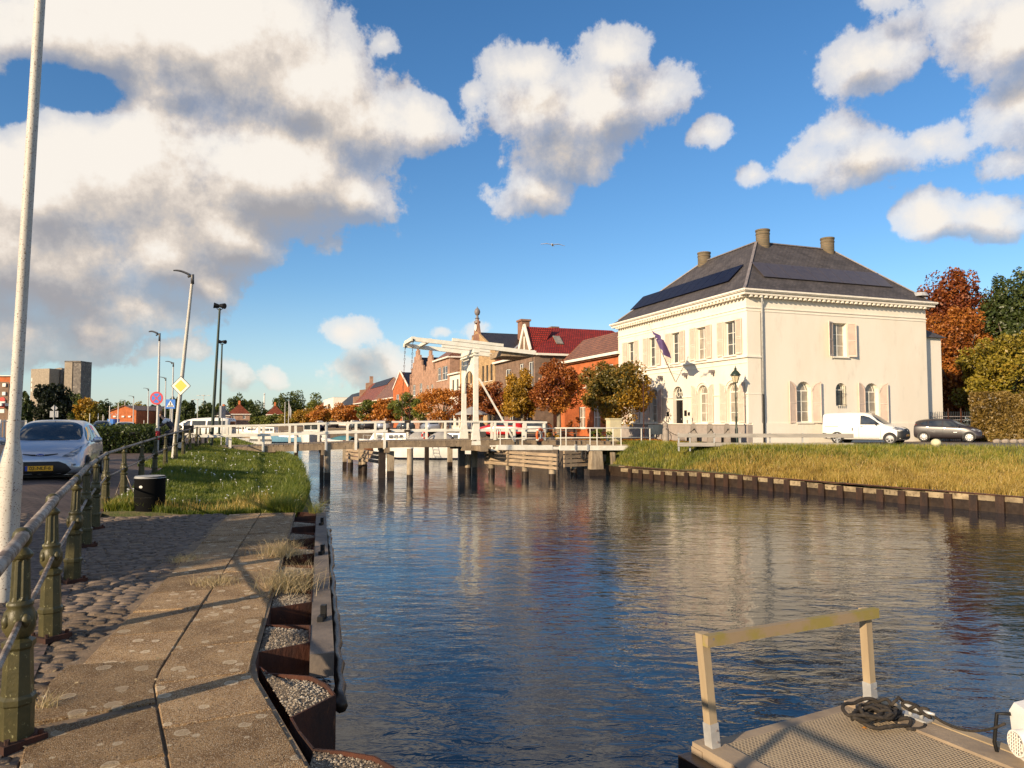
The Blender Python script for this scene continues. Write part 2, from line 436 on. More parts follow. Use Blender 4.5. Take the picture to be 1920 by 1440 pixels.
M['concrete'] = mat('slab_concrete', (0.20, 0.155, 0.105), (0.25, 0.20, 0.14), 6, 0.9, 0.9, 90, c3=(0.40, 0.34, 0.25), c3lo=0.585, c3hi=0.60, c3scale=8.5, rnd=0.12, bdist=0.006)
def slabmat():
    m = bpy.data.materials.new('pebbly_slab_concrete'); m.use_nodes = True
    t = N(m.node_tree); b = m.node_tree.nodes['Principled BSDF']; v = t.node('ShaderNodeTexCoord').outputs['Object']
    oi = t.node('ShaderNodeObjectInfo').outputs['Random']
    col = t.mix(t.ss(t.noise(v, 3.5, 6, .65), .35, .65), (0.24, 0.145, 0.068, 1), (0.40, 0.26, 0.13, 1))
    def vor(sc_, feat='F1'):
        n = t.node('ShaderNodeTexVoronoi', feature=feat); t.lk(v, n.inputs['Vector']); n.inputs['Scale'].default_value = sc_; return n
    sp = vor(210); cs = t.sep(sp.outputs['Color'])[0]
    col = t.mix(t.ss(cs, .80, .88), col, (0.50, 0.40, 0.27, 1)); col = t.mix(t.ss(cs, .2, .1), col, (0.09, 0.06, 0.04, 1))
    li = t.node('ShaderNodeTexVoronoi'); t.lk(t.vm('ADD', v, t.vm('MULTIPLY', t.node('ShaderNodeTexNoise').outputs[1], (.0, .0, 0))), li.inputs['Vector']); li.inputs['Scale'].default_value = 8.5
    rad = t.m('MULTIPLY', t.m('SUBTRACT', t.sep(li.outputs['Color'])[1], .30), .62)
    edge = t.m('SUBTRACT', t.m('ADD', li.outputs['Distance'], t.m('MULTIPLY', t.m('SUBTRACT', t.noise(v, 60, 3), .5), .12)), rad)
    f = t.m('MULTIPLY', t.ss(edge, .03, -.02), t.m('ADD', .45, t.ss(edge, -.10, -.02, 0, .5)))
    col = t.mix(f, col, (0.60, 0.50, 0.35, 1))
    k = t.m('ADD', .72, t.m('MULTIPLY', oi, .5)); t.lk(t.vm('MULTIPLY', col, t.comb(k, k, k)), b.inputs['Base Color'])
    b.inputs['Roughness'].default_value = .92; b.inputs['Specular IOR Level'].default_value = .25
    bn = t.node('ShaderNodeBump'); bn.inputs['Strength'].default_value = .9; bn.inputs['Distance'].default_value = .006
    t.lk(t.m('ADD', t.m('MULTIPLY', sp.outputs['Distance'], -1.2), t.noise(v, 14, 4)), bn.inputs['Height']); t.lk(bn.outputs[0], b.inputs['Normal'])
    return m
M['concrete'] = slabmat()
M['cobble'] = mat('grey_sett', (0.21, 0.155, 0.11), (0.12, 0.092, 0.07), 7, 0.75, 0.9, 40, rnd=0.3, bdist=0.01)
M['sand'] = mat('sandy_joint_fill', (0.28, 0.20, 0.125), (0.18, 0.13, 0.085), 5, 0.95, 1.0, 60, c3=(0.30, 0.235, 0.16), c3lo=0.55, c3hi=0.68, c3scale=14, bdist=0.015)
M['gravel'] = mat('gravel_bed', (0.26, 0.205, 0.14), (0.12, 0.095, 0.07), 40, 0.95, 1.0, 120, bdist=0.02)
M['soil'] = mat('bank_soil', (0.08, 0.075, 0.03), (0.12, 0.10, 0.045), 2, 0.95, 0.8, 20, c3=(0.06, 0.075, 0.02), c3lo=0.45, c3hi=0.6, bdist=0.05)
M['road'] = brickmat('clinker_road', (0.15, 0.105, 0.085), (0.12, 0.09, 0.078), (0.075, 0.06, 0.05), 1.0, 0.2, 0.1, 0.8, 0.6, 0.012, vec='ground', dirt=(0.17, 0.13, 0.10))
M['asphalt'] = mat('grey_asphalt', (0.13, 0.115, 0.10), (0.17, 0.15, 0.125), 2, 0.9, 0.5, 60)
M['rubber'] = mat('tyre_rubber', (0.015, 0.015, 0.015), (0.03, 0.028, 0.026), 8, 0.7)
M['chrome'] = mat('alloy_metal', (0.55, 0.55, 0.56), None, rough=0.3, metal=0.8)
M['yellow_plate'] = mat('yellow_number_plate', (0.85, 0.42, 0.02), None, rough=0.4)
M['plateblue'] = mat('plate_blue', (0.02, 0.06, 0.35), None, rough=0.4)
M['ink'] = mat('black_print', (0.01, 0.01, 0.01), None, rough=0.5)
M['orange'] = mat('orange_lifebuoy', (0.80, 0.16, 0.04), (0.65, 0.12, 0.03), 5, 0.5)
M['red'] = mat('red_paint', (0.55, 0.02, 0.015), (0.45, 0.02, 0.015), 4, 0.4)
M['gel'] = mat('boat_gelcoat', (0.80, 0.78, 0.72), (0.74, 0.71, 0.64), 2, 0.25, c3=(0.55, 0.50, 0.40), c3lo=0.66, c3hi=0.8)
M['greyplank'] = mat('grey_guard_board', (0.36, 0.33, 0.29), (0.28, 0.26, 0.23), 3, 0.8, 0.4, 20, stretch=(0.5, 0.5, 4))
# ================================================================ the setting: water, land, quay
ZW = -1.46
def lerp(a, b, t): return a + (b - a) * t
def interp(tbl, x):
    if x <= tbl[0][0]: return tbl[0][1]
    for (a, va), (b, vb) in zip(tbl, tbl[1:]):
        if x <= b: return va + (vb - va) * (x - a) / (b - a)
    return tbl[-1][1]
def sst(t): t = max(0.0, min(1.0, t)); return t * t * (3 - 2 * t)
# left side: crest of the grassy bank, and the line of the railings
XE = [(12.6, -3.9), (13.2, -4.0), (19.7, -5.66), (30, -8.9), (34.4, -10.5), (40.4, -13.2), (72, -28), (150, -60), (250, -103), (300, -122)]
XF = [(-30, 14.9), (3.56, -2.47), (12.6, -7.17), (34.6, -15.2), (60, -24.5), (150, -64), (300, -130), (2500, -1100)]
XR = [(-15, 41.6), (23.4, 16.8), (39.8, 6.1), (44, 4.3), (50, 3.2), (64, -1.6), (83, -8.5), (103, -18), (140, -37.5), (178, -57), (250, -93), (300, -119)]
def zleft(x, y):
    d = interp(XF, y) - x              # metres left of the railing line
    top = interp([(0, 0.3), (40, 0.30), (80, 0.0), (400, 0.1)], y)
    if d > 0:
        return top * sst((d - 0.15) / 2.6) if y < 12.6 else lerp(interp([(12.6, 0.0), (22, 0.16), (35, 0.27), (60, 0.1)], y), top, sst(d / 2.0))
    if y < 12.6: return 0.0
    xe = interp(XE, y); wd = xe - interp(XF, y)
    t = max(0, min(1, (x - interp(XF, y)) / wd))
    z0 = interp([(12.6, 0.0), (22, 0.16), (35, 0.27), (60, 0.1)], y)
    ze = interp([(12.6, -0.05), (14, -0.12), (20, -0.25), (400, -0.3)], y)
    return lerp(z0, ze, t ** 1.6) + 0.05 * math.sin(x * 1.7 + y * .6) * math.sin(t * math.pi)
def dwall(x, y): return (x - 16.8) * 0.838 + (y - 23.4) * 0.547
def zright(x, y):
    # distance from the wall line
    ax, ay = 16.8, 23.4
    dx, dy = -0.547, 0.838
    dd = (x - ax) * 0.838 + (y - ay) * 0.547
    e = max(0.0, (36.4 - y) / 0.9, (2.9 - dd) * .8 if y > 33 else 0.0)
    t = max(0, dd) / (max(0, dd) + e + 1e-6)
    return -0.93 + 1.23 * sst(t) ** 0.75 + 0.05 * math.sin(x * 1.3) * math.sin(y * 1.9) * (1 - t)
def grid(name, rows, m, kind='structure', smooth=True):
    n = len(rows[0]); v = [p for r in rows for p in r]
    f = [(i * n + j, i * n + j + 1, (i + 1) * n + j + 1, (i + 1) * n + j) for i in range(len(rows) - 1) for j in range(n - 1)]
    mb = MB(); mb.v = v; mb.f = f; mb.mi = [0] * len(f)
    o = mb.build(name, m, smooth=smooth)
    me = o.data
    if me.polygons[0].normal.z < 0: me.flip_normals()
    return tag(o, kind=kind)
def frange(a, b, s):
    n = max(1, int(round((b - a) / s))); return [a + (b - a) * i / n for i in range(n + 1)]
# water ------------------------------------------------------------
def water_mat():
    m = bpy.data.materials.new('canal_water'); m.use_nodes = True
    t = N(m.node_tree); b = m.node_tree.nodes['Principled BSDF']
    b.inputs['Base Color'].default_value = (0.004, 0.014, 0.026, 1)
    b.inputs['Roughness'].default_value = 0.03; b.inputs['IOR'].default_value = 1.34
    b.inputs['Specular IOR Level'].default_value = 0.85
    tcn = t.node('ShaderNodeTexCoord'); v = tcn.outputs['Object']
    # the wind draws the ripples out across the canal
    rot = t.node('ShaderNodeMapping'); t.lk(v, rot.inputs[0]); rot.inputs['Rotation'].default_value = (0, 0, R(8))
    rot.inputs['Scale'].default_value = (0.45, 1.0, 1)
    a = t.noise(rot.outputs[0], 5.5, 3, 0.55, 0.6)
    r2 = t.node('ShaderNodeMapping'); t.lk(v, r2.inputs[0]); r2.inputs['Rotation'].default_value = (0, 0, R(-20)); r2.inputs['Scale'].default_value = (0.55, 1, 1)
    c = t.noise(r2.outputs[0], 1.6, 2, 0.5, 0.3)
    e = t.noise(v, 17, 2, 0.5)
    gust = t.ss(t.noise(v, 0.16, 3), 0.35, 0.65, 0.45, 1.15)
    h = t.m('ADD', t.m('ADD', t.m('MULTIPLY', a, 0.042), t.m('MULTIPLY', c, 0.08)), t.m('MULTIPLY', e, 0.004))
    h = t.m('MULTIPLY', h, gust)
    bn = t.node('ShaderNodeBump'); bn.inputs['Strength'].default_value = 0.38; bn.inputs['Distance'].default_value = 1.0
    t.lk(h, bn.inputs['Height']); t.lk(bn.outputs[0], b.inputs['Normal'])
    return m
mb = MB(); mb.add([(-300, -60, ZW), (300, -60, ZW), (300, 330, ZW), (-300, 330, ZW)], [(0, 1, 2, 3)])
tag(mb.build('water', water_mat(), fix=False), kind='structure')
# canal bed well below, so the water has a bottom
mb = MB(); mb.add([(-300, -60, ZW - 2), (300, -60, ZW - 2), (300, 330, ZW - 2), (-300, 330, ZW - 2)], [(0, 1, 2, 3)])
tag(mb.build('canal_bed', M['soil'], fix=False), kind='structure')
# left land --------------------------------------------------------
ys = frange(12.6, 44, 0.7) + [47, 50, 55, 60, 66, 72, 80, 90, 100, 115, 130, 150, 180, 210, 250, 300]
rows = []
for y in ys:
    xe = interp(XE, y); xf = interp(XF, y)
    r = [(xe + .55, y, -2.4), (xe + .38, y, -1.4), (xe + 0.16, y, zleft(xe, y) - 0.3)]
    r += [(lerp(xe, xf, i / 12), y, zleft(lerp(xe, xf, i / 12), y)) for i in range(13)]
    rows.append(r)
# front face of the bank where it meets the quay
r0 = [(p[0], 12.55, -2.4) for p in rows[0]]
grid('grass_bank', [r0] + rows, M['soil'])
rows = []
for y in [-30, -15, 0] + frange(3, 12.6, 0.8) + ys[1:] + [400, 700, 1200, 2500]:
    xf = interp(XF, y)
    rows.append([(xf - d_, y, zleft(xf - d_, y) - 0.004) for d_ in (0, .3, .6, 1, 1.4, 1.8, 2.2, 2.8, 4, 6, 8, 9, 12, 16, 24, 60, 200, 800)])
grid('road', [[p for p in r[:13]] for r in rows], M['road'])
grid('ground', [[p for p in r[12:]] for r in rows], M['soil'])
# beyond the canal head
grid('far_ground', [[(x, y, 0.0) for x in (-1200, -600, -350, -200, -119, -60, 0, 200, 600, 1500)] for y in (300, 500, 900, 2500)], M['soil'])
# bank closing the canal head
box_obj('canal_head_bank', (-140, 299.4, -3), (-100, 299.98, -0.02), M['soil'])['kind'] = 'structure'
# right land -------------------------------------------------------
ys2 = [-15, -5, 5, 12, 16] + frange(18, 36.4, 0.6)
rows = []
for y in ys2:
    xr = interp(XR, y) + 0.02
    cols = frange(0, 3, 0.5) + [4, 5, 6, 8, 10, 13, 17, 24, 40, 90, 300]
    rows.append([(xr + c, y, zright(xr + c, y)) for c in cols])
grid('grass_verge', rows, M['soil'])
PS = [(36.4, 3.4), (39.8, 3.2), (42, 1.7), (43.9, .05)]
rows = []
for y in frange(36.4, 43.9, .5):
    xr = interp(XR, y) + .02; e_ = interp(PS, y)
    rows.append([(xr + e_ * i / 8, y, lerp(-.93, .296, sst(i / 8) ** .8) if y < 42.5 else lerp(-.4, .296, i / 8)) for i in range(9)])
grid('grass_corner', rows, M['soil'])
grid('corner_wall', [[(p[0][0], p[0][1], -2.4), (p[0][0], p[0][1], p[0][2])] for p in rows], M['wetwood'])
rows = []
for y in [36.4, 38, 39.8, 42, 43.9, 44, 50, 57, 64, 74, 83, 93, 103, 120, 140, 160, 178, 210, 250, 300]:
    xr = interp(XR, y)
    st_ = interp(PS, y) if y < 43.9 else 0
    rows.append([(xr + st_ + c, y, 0.3) for c in (0, 0.35, 1, 2, 4, 8, 14, 24, 60, 300)])
grid('pavement', rows, M['road'])
# quay wall of the far quay (brick, retaining the street)
M['quaywall'] = brickmat('old_quay_brick', (0.16, 0.12, 0.085), (0.12, 0.09, 0.065), (0.09, 0.075, 0.06))
rows = [[(interp(XR, y), y, -2.2), (interp(XR, y) - .02, y, 0.296)] for y in [43.9, 50, 57, 64, 74, 83, 103, 140, 178, 250, 300]]
grid('quay_wall', rows, M['quaywall'], smooth=False)
# pale coping along it
mb = MB()
yy = [44, 50, 57, 64, 74, 83, 103, 140, 178, 250, 300]
for a, b in zip(yy, yy[1:]):
    mb.beam((interp(XR, a) + .1, a, 0.33), (interp(XR, b) + .1, b, 0.33), 0.35, 0.08)
tag(mb.build('quay_coping', M['sand']), kind='structure')
# asphalt lane by the white house
mb = MB(); mb.add([(8.8, 37.0, .305), (300, 37.0, .305), (300, 43.6, .305), (12.6, 43.6, .305), (12.2, 41, .305)], [(0, 1, 2, 3, 4)])
tag(mb.build('asphalt_lane', M['asphalt'], fix=False), kind='structure')
# ---------------------------------------------------------------- the near quay
P0 = Vector((-1.67, 4.70, 0)); DF = Vector((-.2585, .966, 0)); DN = Vector((.495, -.869, 0))
NF = Vector((-.966, -.2585, 0)); NN = Vector((-.869, -.495, 0))
def qp(t, wv, z=0.0):
    """along the quay (t metres, negative towards the viewer) and w metres inland from the sheet piles"""
    b = sst((t + 0.35) / 0.7)
    n = (NN * (1 - b) + NF * b).normalized()
    p = P0 + (DF * t if t > 0 else DN * (-t)) + n * wv
    return Vector((p.x, p.y, z))
TQ = frange(-1.6, 8.25, 0.35)
rows = [[tuple(qp(t, w_, -0.008 if w_ < 1.15 else -0.02)) for w_ in (0.0, .5, 1.0, 1.3, 2, 3, 4, 5, 6)] for t in [-3.0, -2.2] + TQ]
quay = grid('quay', rows, M['sand'])
# ground behind and under the viewer's feet
mb = MB(); mb.add([(-12, -30, -.06), (.5, -30, -.06), (.5, 1.7, -.06), (-.28, 2.75, -.06), (-.9, 3.1, -.06), (-4, 3.2, -.06), (-12, 3.2, -.06)], [(0, 1, 2, 3, 4, 5, 6)])
mb.add([(-9, 3.1, -.065), (-2.0, 3.1, -.065), (-3.0, 9, -.065), (-4.5, 12.62, -.065), (-9, 12.62, -.065)], [(0, 1, 2, 3, 4)])
for o_ in [mb.build('quay_ground', M['sand'], fix=False)]: tag(o_, kind='structure')
# concrete slabs, each its own piece
rs = random.Random(3)
def slab(t0, t1, w0, w1, th=0.05):
    g_ = 0.005
    t0 += g_; t1 -= g_; w0 += g_; w1 -= g_
    dz = rs.uniform(.004, .014); tilt = rs.uniform(-.007, .007); tl2 = rs.uniform(-.006, .006)
    c = .007
    vs = []
    nT = 3
    top = []
    for i in range(nT + 1):
        for j in range(2):
            t = lerp(t0 + c, t1 - c, i / nT); ww = lerp(w0 + c, w1 - c, j)
            top.append(qp(t, ww, dz + tilt * (j - .5) * 2 + tl2 * (i / nT - .5) * 2 + rs.uniform(-.001, .001)))
    bot = []
    ring = [(t0, w0), (t0, w1)] + [(lerp(t0, t1, i / nT), w1) for i in range(1, nT + 1)] + [(lerp(t0, t1, i / nT), w0) for i in range(nT, 0, -1)]
    tr = [0, 1] + [2 * i + 1 for i in range(1, nT + 1)] + [2 * i for i in range(nT, 0, -1)]
    vs = list(top); f = [(2 * i, 2 * i + 1, 2 * i + 3, 2 * i + 2) for i in range(nT)]
    b0 = len(vs); vs += [qp(t, w_, dz - .008) for t, w_ in ring]
    b1 = len(vs); vs += [qp(t, w_, dz - th) for t, w_ in ring]
    n = len(ring)
    for i in range(n):
        j = (i + 1) % n
        f.append((tr[i], tr[j], b0 + j, b0 + i)); f.append((b0 + i, b0 + j, b1 + j, b1 + i))
    mb = MB(); mb.add(vs, f); return mb
t = -2.0; k = 0
L1 = [(-2.05, -1.42), (-1.42, -.72), (-.72, -.05), (-.05, .6), (.6, 1.25), (1.25, 1.93)]
while L1[-1][1] < 8.2: a = L1[-1][1]; L1.append((a, a + rs.uniform(.6, .72)))
for a, b in L1: slab(a, min(b, 8.25), 0.02, .577).build('slab', M['concrete'], quay)
L2 = [(-2.2, -1.75), (-1.75, -1.05), (-1.05, -.38), (-.30, .35), (.35, 1.0), (1.0, 1.7)]
while L2[-1][1] < 8.2: a = L2[-1][1]; L2.append((a, a + rs.uniform(.6, .72)))
for a, b in L2: slab(a, min(b, 8.25), .577, 1.1 if a > -.3 else 1.18).build('slab', M['concrete'], quay)
# setts (cobbles): the 300 nearest are pieces, the rest one mass
def sett_mesh(seed):
    r = random.Random(seed); mb = MB()
    a, b, h = .5, .5, .06
    def ring(s, z, j): return [(x * s + r.uniform(-j, j), y * s + r.uniform(-j, j), z + r.uniform(-.006, .004)) for x, y in ((-a, -b), (0, -b), (a, -b), (a, 0), (a, b), (0, b), (-a, b), (-a, 0))]
    v = ring(.93, -h, 0) + ring(.95, -.018, .02) + ring(.85, -.003, .025) + [(r.uniform(-.1, .1), r.uniform(-.1, .1), .006)]
    f = []
    for k in range(2):
        for i in range(8): j = (i + 1) % 8; f.append((k * 8 + i, k * 8 + j, k * 8 + 8 + j, k * 8 + 8 + i))
    for i in range(8): f.append((16 + i, 16 + (i + 1) % 8, 24))
    mb.add(v, f); return mb
variants = []
for sd in range(7):
    o = sett_mesh(sd).build('cobble', M['cobble'], smooth=True); variants.append(o.data); bpy.data.objects.remove(o)
cells = []
rc = random.Random(11)
t = -1.9; row = 0
while t < 8.4:
    hgt = rc.uniform(.068, .098)
    x = 1.13 + rc.uniform(0, .1) + .03 * math.sin(t * 3)
    # first rows by the slabs end raggedly
    while x < 7.2:
        L = rc.uniform(.12, .23)
        skew = .02 * math.sin(x * 2.2 + t)
        p = qp(t + hgt / 2 + skew + .05 * math.sin(x * 1.1), x + L / 2)
        d_ = interp(XF, p.y) - p.x
        if d_ < 1.7 and p.y < 12.55 and p.y > 3.0:
            cells.append((p, L - .014, hgt - .012))
        x += L
    t += hgt
cells.sort(key=lambda c: c[0].length)
qa = math.atan2(DF.y, DF.x) - math.pi / 2
qn = math.atan2(-DN.y, -DN.x) - math.pi / 2
far = MB()
keep = 0
for p, L, h in cells:
    z = zleft(p.x, p.y) + rc.uniform(-.012, .006)
    t_ = (p - P0).dot(DF)
    ang = lerp(qn, qa, sst((t_ + .35) / .7)) + rc.uniform(-.06, .06)
    keep += 1
    if rc.random() < .03: continue
    if keep <= 300:
        o = bpy.data.objects.new('cobble', rc.choice(variants)); COL.objects.link(o); o.parent = quay
        o.location = (p.x, p.y, z); o.scale = (L, h, 1)
        o.rotation_euler = (rc.uniform(-.05, .05), rc.uniform(-.04, .04), ang)
    else:
        ca, sa = math.cos(ang), math.sin(ang)
        me = rc.choice(variants); b = len(far.v)
        far.add([(p.x + v.co.x * L * ca - v.co.y * h * sa, p.y + v.co.x * L * sa + v.co.y * h * ca, z + v.co.z) for v in me.vertices], [tuple(q.vertices) for q in me.polygons])
M['cobble2'] = mat('grey_setts_far', (0.20, 0.15, 0.11), (0.11, 0.086, 0.068), 9, 0.75, 0.8, 40, bdist=0.01)
o = far.build('cobbles', M['cobble2'], quay, smooth=True, fix=False); o['kind'] = 'stuff'
# sheet piling of the near quay ------------------------------------
sp = thing('sheet_pile_wall', 'rusty zigzag steel sheet piling holding up the slab quay beside the water', 'quay edge', (0, 0, 0))
def zig(tA, tB, per=1.22, depth=.34, ph=0.0):
    """pans of the piling in (t, w): w=-depth at the water, w=0 inland"""
    pts = []; t = tA
    while t < tB - 1e-6:
        pts += [(t, 0.0), (t + .36, 0.0), (t + .50, -depth), (t + .50 + .46, -depth), (t + 1.06, 0.0)]
        t += per - .0
    return pts
ZT = -.015
pans = zig(0.05, 8.1)
allp = [(q[0], q[1]) for q in pans]
def plate(p, q, ztop, zbot, th=.011):
    mb = MB(); d_ = (q - p).normalized(); n_ = Vector((-d_.y, d_.x, 0))
    mb.box(((p + q) / 2) + Vector((0, 0, (ztop + zbot) / 2)), ((q - p).length / 2 + .004, th / 2, (ztop - zbot) / 2), (d_, n_, Vector((0, 0, 1))))
    return mb
k = 0
for a, b in zip(allp, allp[1:]):
    pa = qp(a[0], a[1]); pb = qp(b[0], b[1])
    if (pb - pa).length < .02: continue
    plate(pa, pb, ZT, ZW - .6).build('steel_sheet', M['rust'], sp)
# near, turning corner: large pans below the viewer
near = [qp(0.05, 0), gnd(487, 1244), gnd(502, 1256), gnd(584, 1262), gnd(612, 1276), gnd(628, 1296), gnd(546, 1338), gnd(560, 1362),
        gnd(588, 1396), gnd(640, 1400), gnd(702, 1410), gnd(738, 1430), gnd(752, 1446), gnd(840, 1560), Vector((.6, 1.6, 0)), Vector((.6, -6, 0))]
for a, b in zip(near[1:], near[2:]): plate(a, b, ZT - .005, ZW - .6).build('steel_sheet', M['rust'], sp)
# gravel filling the pans
gr = MB()
for i in range(0, len(pans) - 5, 5):
    t0 = pans[i + 1][0]; t1 = pans[i + 4][0]
    vs = [qp(t0, .0, -.03), qp(pans[i + 2][0], -.332, -.055), qp(pans[i + 3][0], -.332, -.055), qp(t1, 0, -.03), qp(lerp(t0, t1, .5), -.14, -.012)]
    gr.add(vs, [(0, 1, 4), (1, 2, 4), (2, 3, 4), (3, 0, 4)])
def g3(px, py, z): q = gnd(px, py); return (q.x, q.y, z)
gr.add([g3(487, 1244, -.03), g3(502, 1256, -.045), g3(584, 1263, -.05), g3(611, 1277, -.05), g3(626, 1295, -.05), g3(546, 1337, -.03), g3(560, 1290, -.012)], [(0, 1, 6), (1, 2, 6), (2, 3, 6), (3, 4, 6), (4, 5, 6), (5, 0, 6)])
gr.add([g3(588, 1398, -.03), g3(640, 1401, -.04), g3(702, 1411, -.045), g3(737, 1431, -.045), g3(760, 1470, -.045), g3(560, 1500, -.03)], [(0, 1, 5), (1, 2, 5), (2, 3, 5), (3, 4, 5)])
o = gr.build('gravel_bed', M['gravel'], sp, fix=False)
# loose stones lying on it: uncountable
rg = random.Random(5); st = MB()
def pebble(p, r_):
    v = []
    for k in range(6):
        a_ = (( 1, 0, 0), (-1, 0, 0), (0, 1, 0), (0, -1, 0), (0, 0, 1), (0, 0, -1))[k]
        s_ = r_ * rg.uniform(.6, 1.2); v.append((p.x + a_[0] * s_, p.y + a_[1] * s_, p.z + a_[2] * s_ * .7))
    st.add(v, [(0, 2, 4), (2, 1, 4), (1, 3, 4), (3, 0, 4), (2, 0, 5), (1, 2, 5), (3, 1, 5), (0, 3, 5)])
gv = [(gr.v[a], gr.v[b], gr.v[c]) for (a, b, c) in gr.f]
for tri in gv:
    A, B, D = map(Vector, tri); area = (B - A).cross(D - A).length / 2
    for _ in range(int(area * 4200)):
        u, v_ = rg.random(), rg.random()
        if u + v_ > 1: u, v_ = 1 - u, 1 - v_
        pebble(A + (B - A) * u + (D - A) * v_ + Vector((0, 0, .002)), rg.uniform(.004, .0105))
M['pebbles'] = leafmat('mixed_pebbles', [(0.07, .055, .04), (0.22, .17, .12), (0.36, .30, .22), (0.5, .44, .34)], 0.0, 3)
o = st.build('pebbles', M['pebbles'], sp, fix=False, smooth=False); o['kind'] = 'stuff'
# waling boards: long flat planks on the water side
for (t0, t1) in ((.28, 3.05), (3.07, 5.6), (5.62, 8.3)):
    a = qp(t0, -.43, -.10); b = qp(t1, -.43, -.10)
    MB().beam(a, b, .165, .16).build('waling_board', mat('worn_waling_board', (0.20, 0.16, 0.125), (0.12, 0.098, 0.08), 3, 0.85, 0.5, 20), sp)
for t0 in (1.15, 4.15, 6.7):
    p = qp(t0, -.43, -.0)
    mb = MB(); mb.box(p + Vector((0, 0, -.0)), (.022, .06, .022)); mb.box(p + Vector((0, .055, .035)), (.022, .022, .055)); mb.build('iron_hook', M['black'], sp)
a = qp(.15, -.56, -.34); b = qp(8.3, -.56, -.34)
pts = [a.lerp(b, i / 40) + Vector((rg.uniform(-.015, .015), 0, rg.uniform(-.02, .02))) for i in range(41)]
mb = MB(); mb.tube(pts, [.042 + rg.uniform(-.01, .01) for _ in pts], 7); mb.build('mooring_log', M['wetwood'], sp, smooth=True)
# ---------------------------------------------------------------- far bank piling, right of the bridge
tw = thing('bank_wall', 'low concrete bank wall with dark steel posts below the dry grass', 'quay wall', (0, 0, 0))
A = Vector((16.8 + .547 * 4.1, 23.4 - .838 * 4.1, 0)); Bv = Vector((-.547, .838, 0)); Nn = Vector((.838, .547, 0))
M['bankwall'] = mat('pale_bank_planks', (0.36, 0.28, 0.17), (0.20, 0.15, 0.09), 3, 0.9, 0.6, 20, c3=(0.10, 0.075, 0.04), c3lo=0.52, c3hi=0.66, rnd=.3)
i = 0; s0 = 0.0
while s0 < 23.4:
    p = A + Bv * s0; q = A + Bv * (s0 + .80)
    zc = -.93 + .06 * math.sin(s0 * .5)
    MB().beam(p + Nn * .02 + Vector((0, 0, zc - .10)), q + Nn * .02 + Vector((0, 0, zc - .10)), .06, .2).build('wall_plank', M['bankwall'], tw)
    MB().beam(p + Nn * .06 + Vector((0, 0, zc - .75)), q + Nn * .06 + Vector((0, 0, zc - .75)), .06, 1.1).build('lower_plank', M['wetwood'], tw)
    mb = MB(); mb.box(p - Nn * .03 + Vector((0, 0, zc - .62)), (.06, .13, .61), (Nn, Bv, Vector((0, 0, 1)))); mb.build('steel_post', M['wetrust'], tw)
    s0 += .82
# capping strip
a_, b_ = A, A + Bv * 23.4
MB().beam(a_ + Vector((0, 0, -.88)), b_ + Vector((0, 0, -.88)), .09, .03).build('capping_rail', M['rust'], tw)
mb = MB()
ys_ = [p for p in range(0, 24)]
for k in ys_:
    p = A + Bv * k + Nn * (.22 + .05 * math.sin(k * 2.1)); q = A + Bv * (k + 1) + Nn * (.22 + .05 * math.sin(k * 2.1 + 2.1))
    mb.beam(p + Vector((0, 0, -.9)), q + Vector((0, 0, -.9)), .34, .05)
mb.build('concrete_ledge', M['sand'], tw)
# ================================================================ walls with real openings
UP = Vector((0, 0, 1))
def wall_mb(o, xd, nd, L, z0, z1, ops, depth=0.22, mb=None, arcN=8):
    """wall from o along xd (length L), outward normal nd; ops = (x0, x1, zlo, zhi, arch) openings with reveals."""
    mb = mb or MB(); o = Vector(o)
    P = lambda x, z, d=0.0: o + xd * x - nd * d + UP * (z - o.z)
    bps = {0.0, L}
    def top(op, x):
        if not op[4]: return op[3]
        r = (op[1] - op[0]) / 2; c = (op[0] + op[1]) / 2
        return op[3] - r + math.sqrt(max(0, r * r - (x - c) ** 2))
    for op in ops:
        bps |= {op[0], op[1]}
        if op[4]:
            r = (op[1] - op[0]) / 2; c = (op[0] + op[1]) / 2
            bps |= {c - r * math.cos(math.pi * i / arcN) for i in range(1, arcN)}
    bps = sorted(bps)
    bps = [b for i, b in enumerate(bps) if i == 0 or b - bps[i - 1] > 1e-4]
    for a, b in zip(bps, bps[1:]):
        m = (a + b) / 2
        cov = sorted([op for op in ops if op[0] < m < op[1]], key=lambda q: q[2])
        za, zb = z0, z0
        for op in cov:
            mb.add([P(a, za), P(b, zb), P(b, op[2]), P(a, op[2])], [(0, 1, 2, 3)])
            za, zb = top(op, a), top(op, b)
            mb.add([P(a, za), P(b, zb), P(b, zb, depth), P(a, za, depth)], [(3, 2, 1, 0)])
            mb.add([P(a, op[2]), P(b, op[2]), P(b, op[2], depth), P(a, op[2], depth)], [(0, 1, 2, 3)])
        mb.add([P(a, za), P(b, zb), P(b, z1), P(a, z1)], [(0, 1, 2, 3)])
    for op in ops:
        for x, fl in ((op[0], 0), (op[1], 1)):
            zt = top(op, x)
            q = [P(x, op[2]), P(x, zt), P(x, zt, depth), P(x, op[2], depth)]
            mb.add(q if fl else q[::-1], [(0, 1, 2, 3)])
    return mb
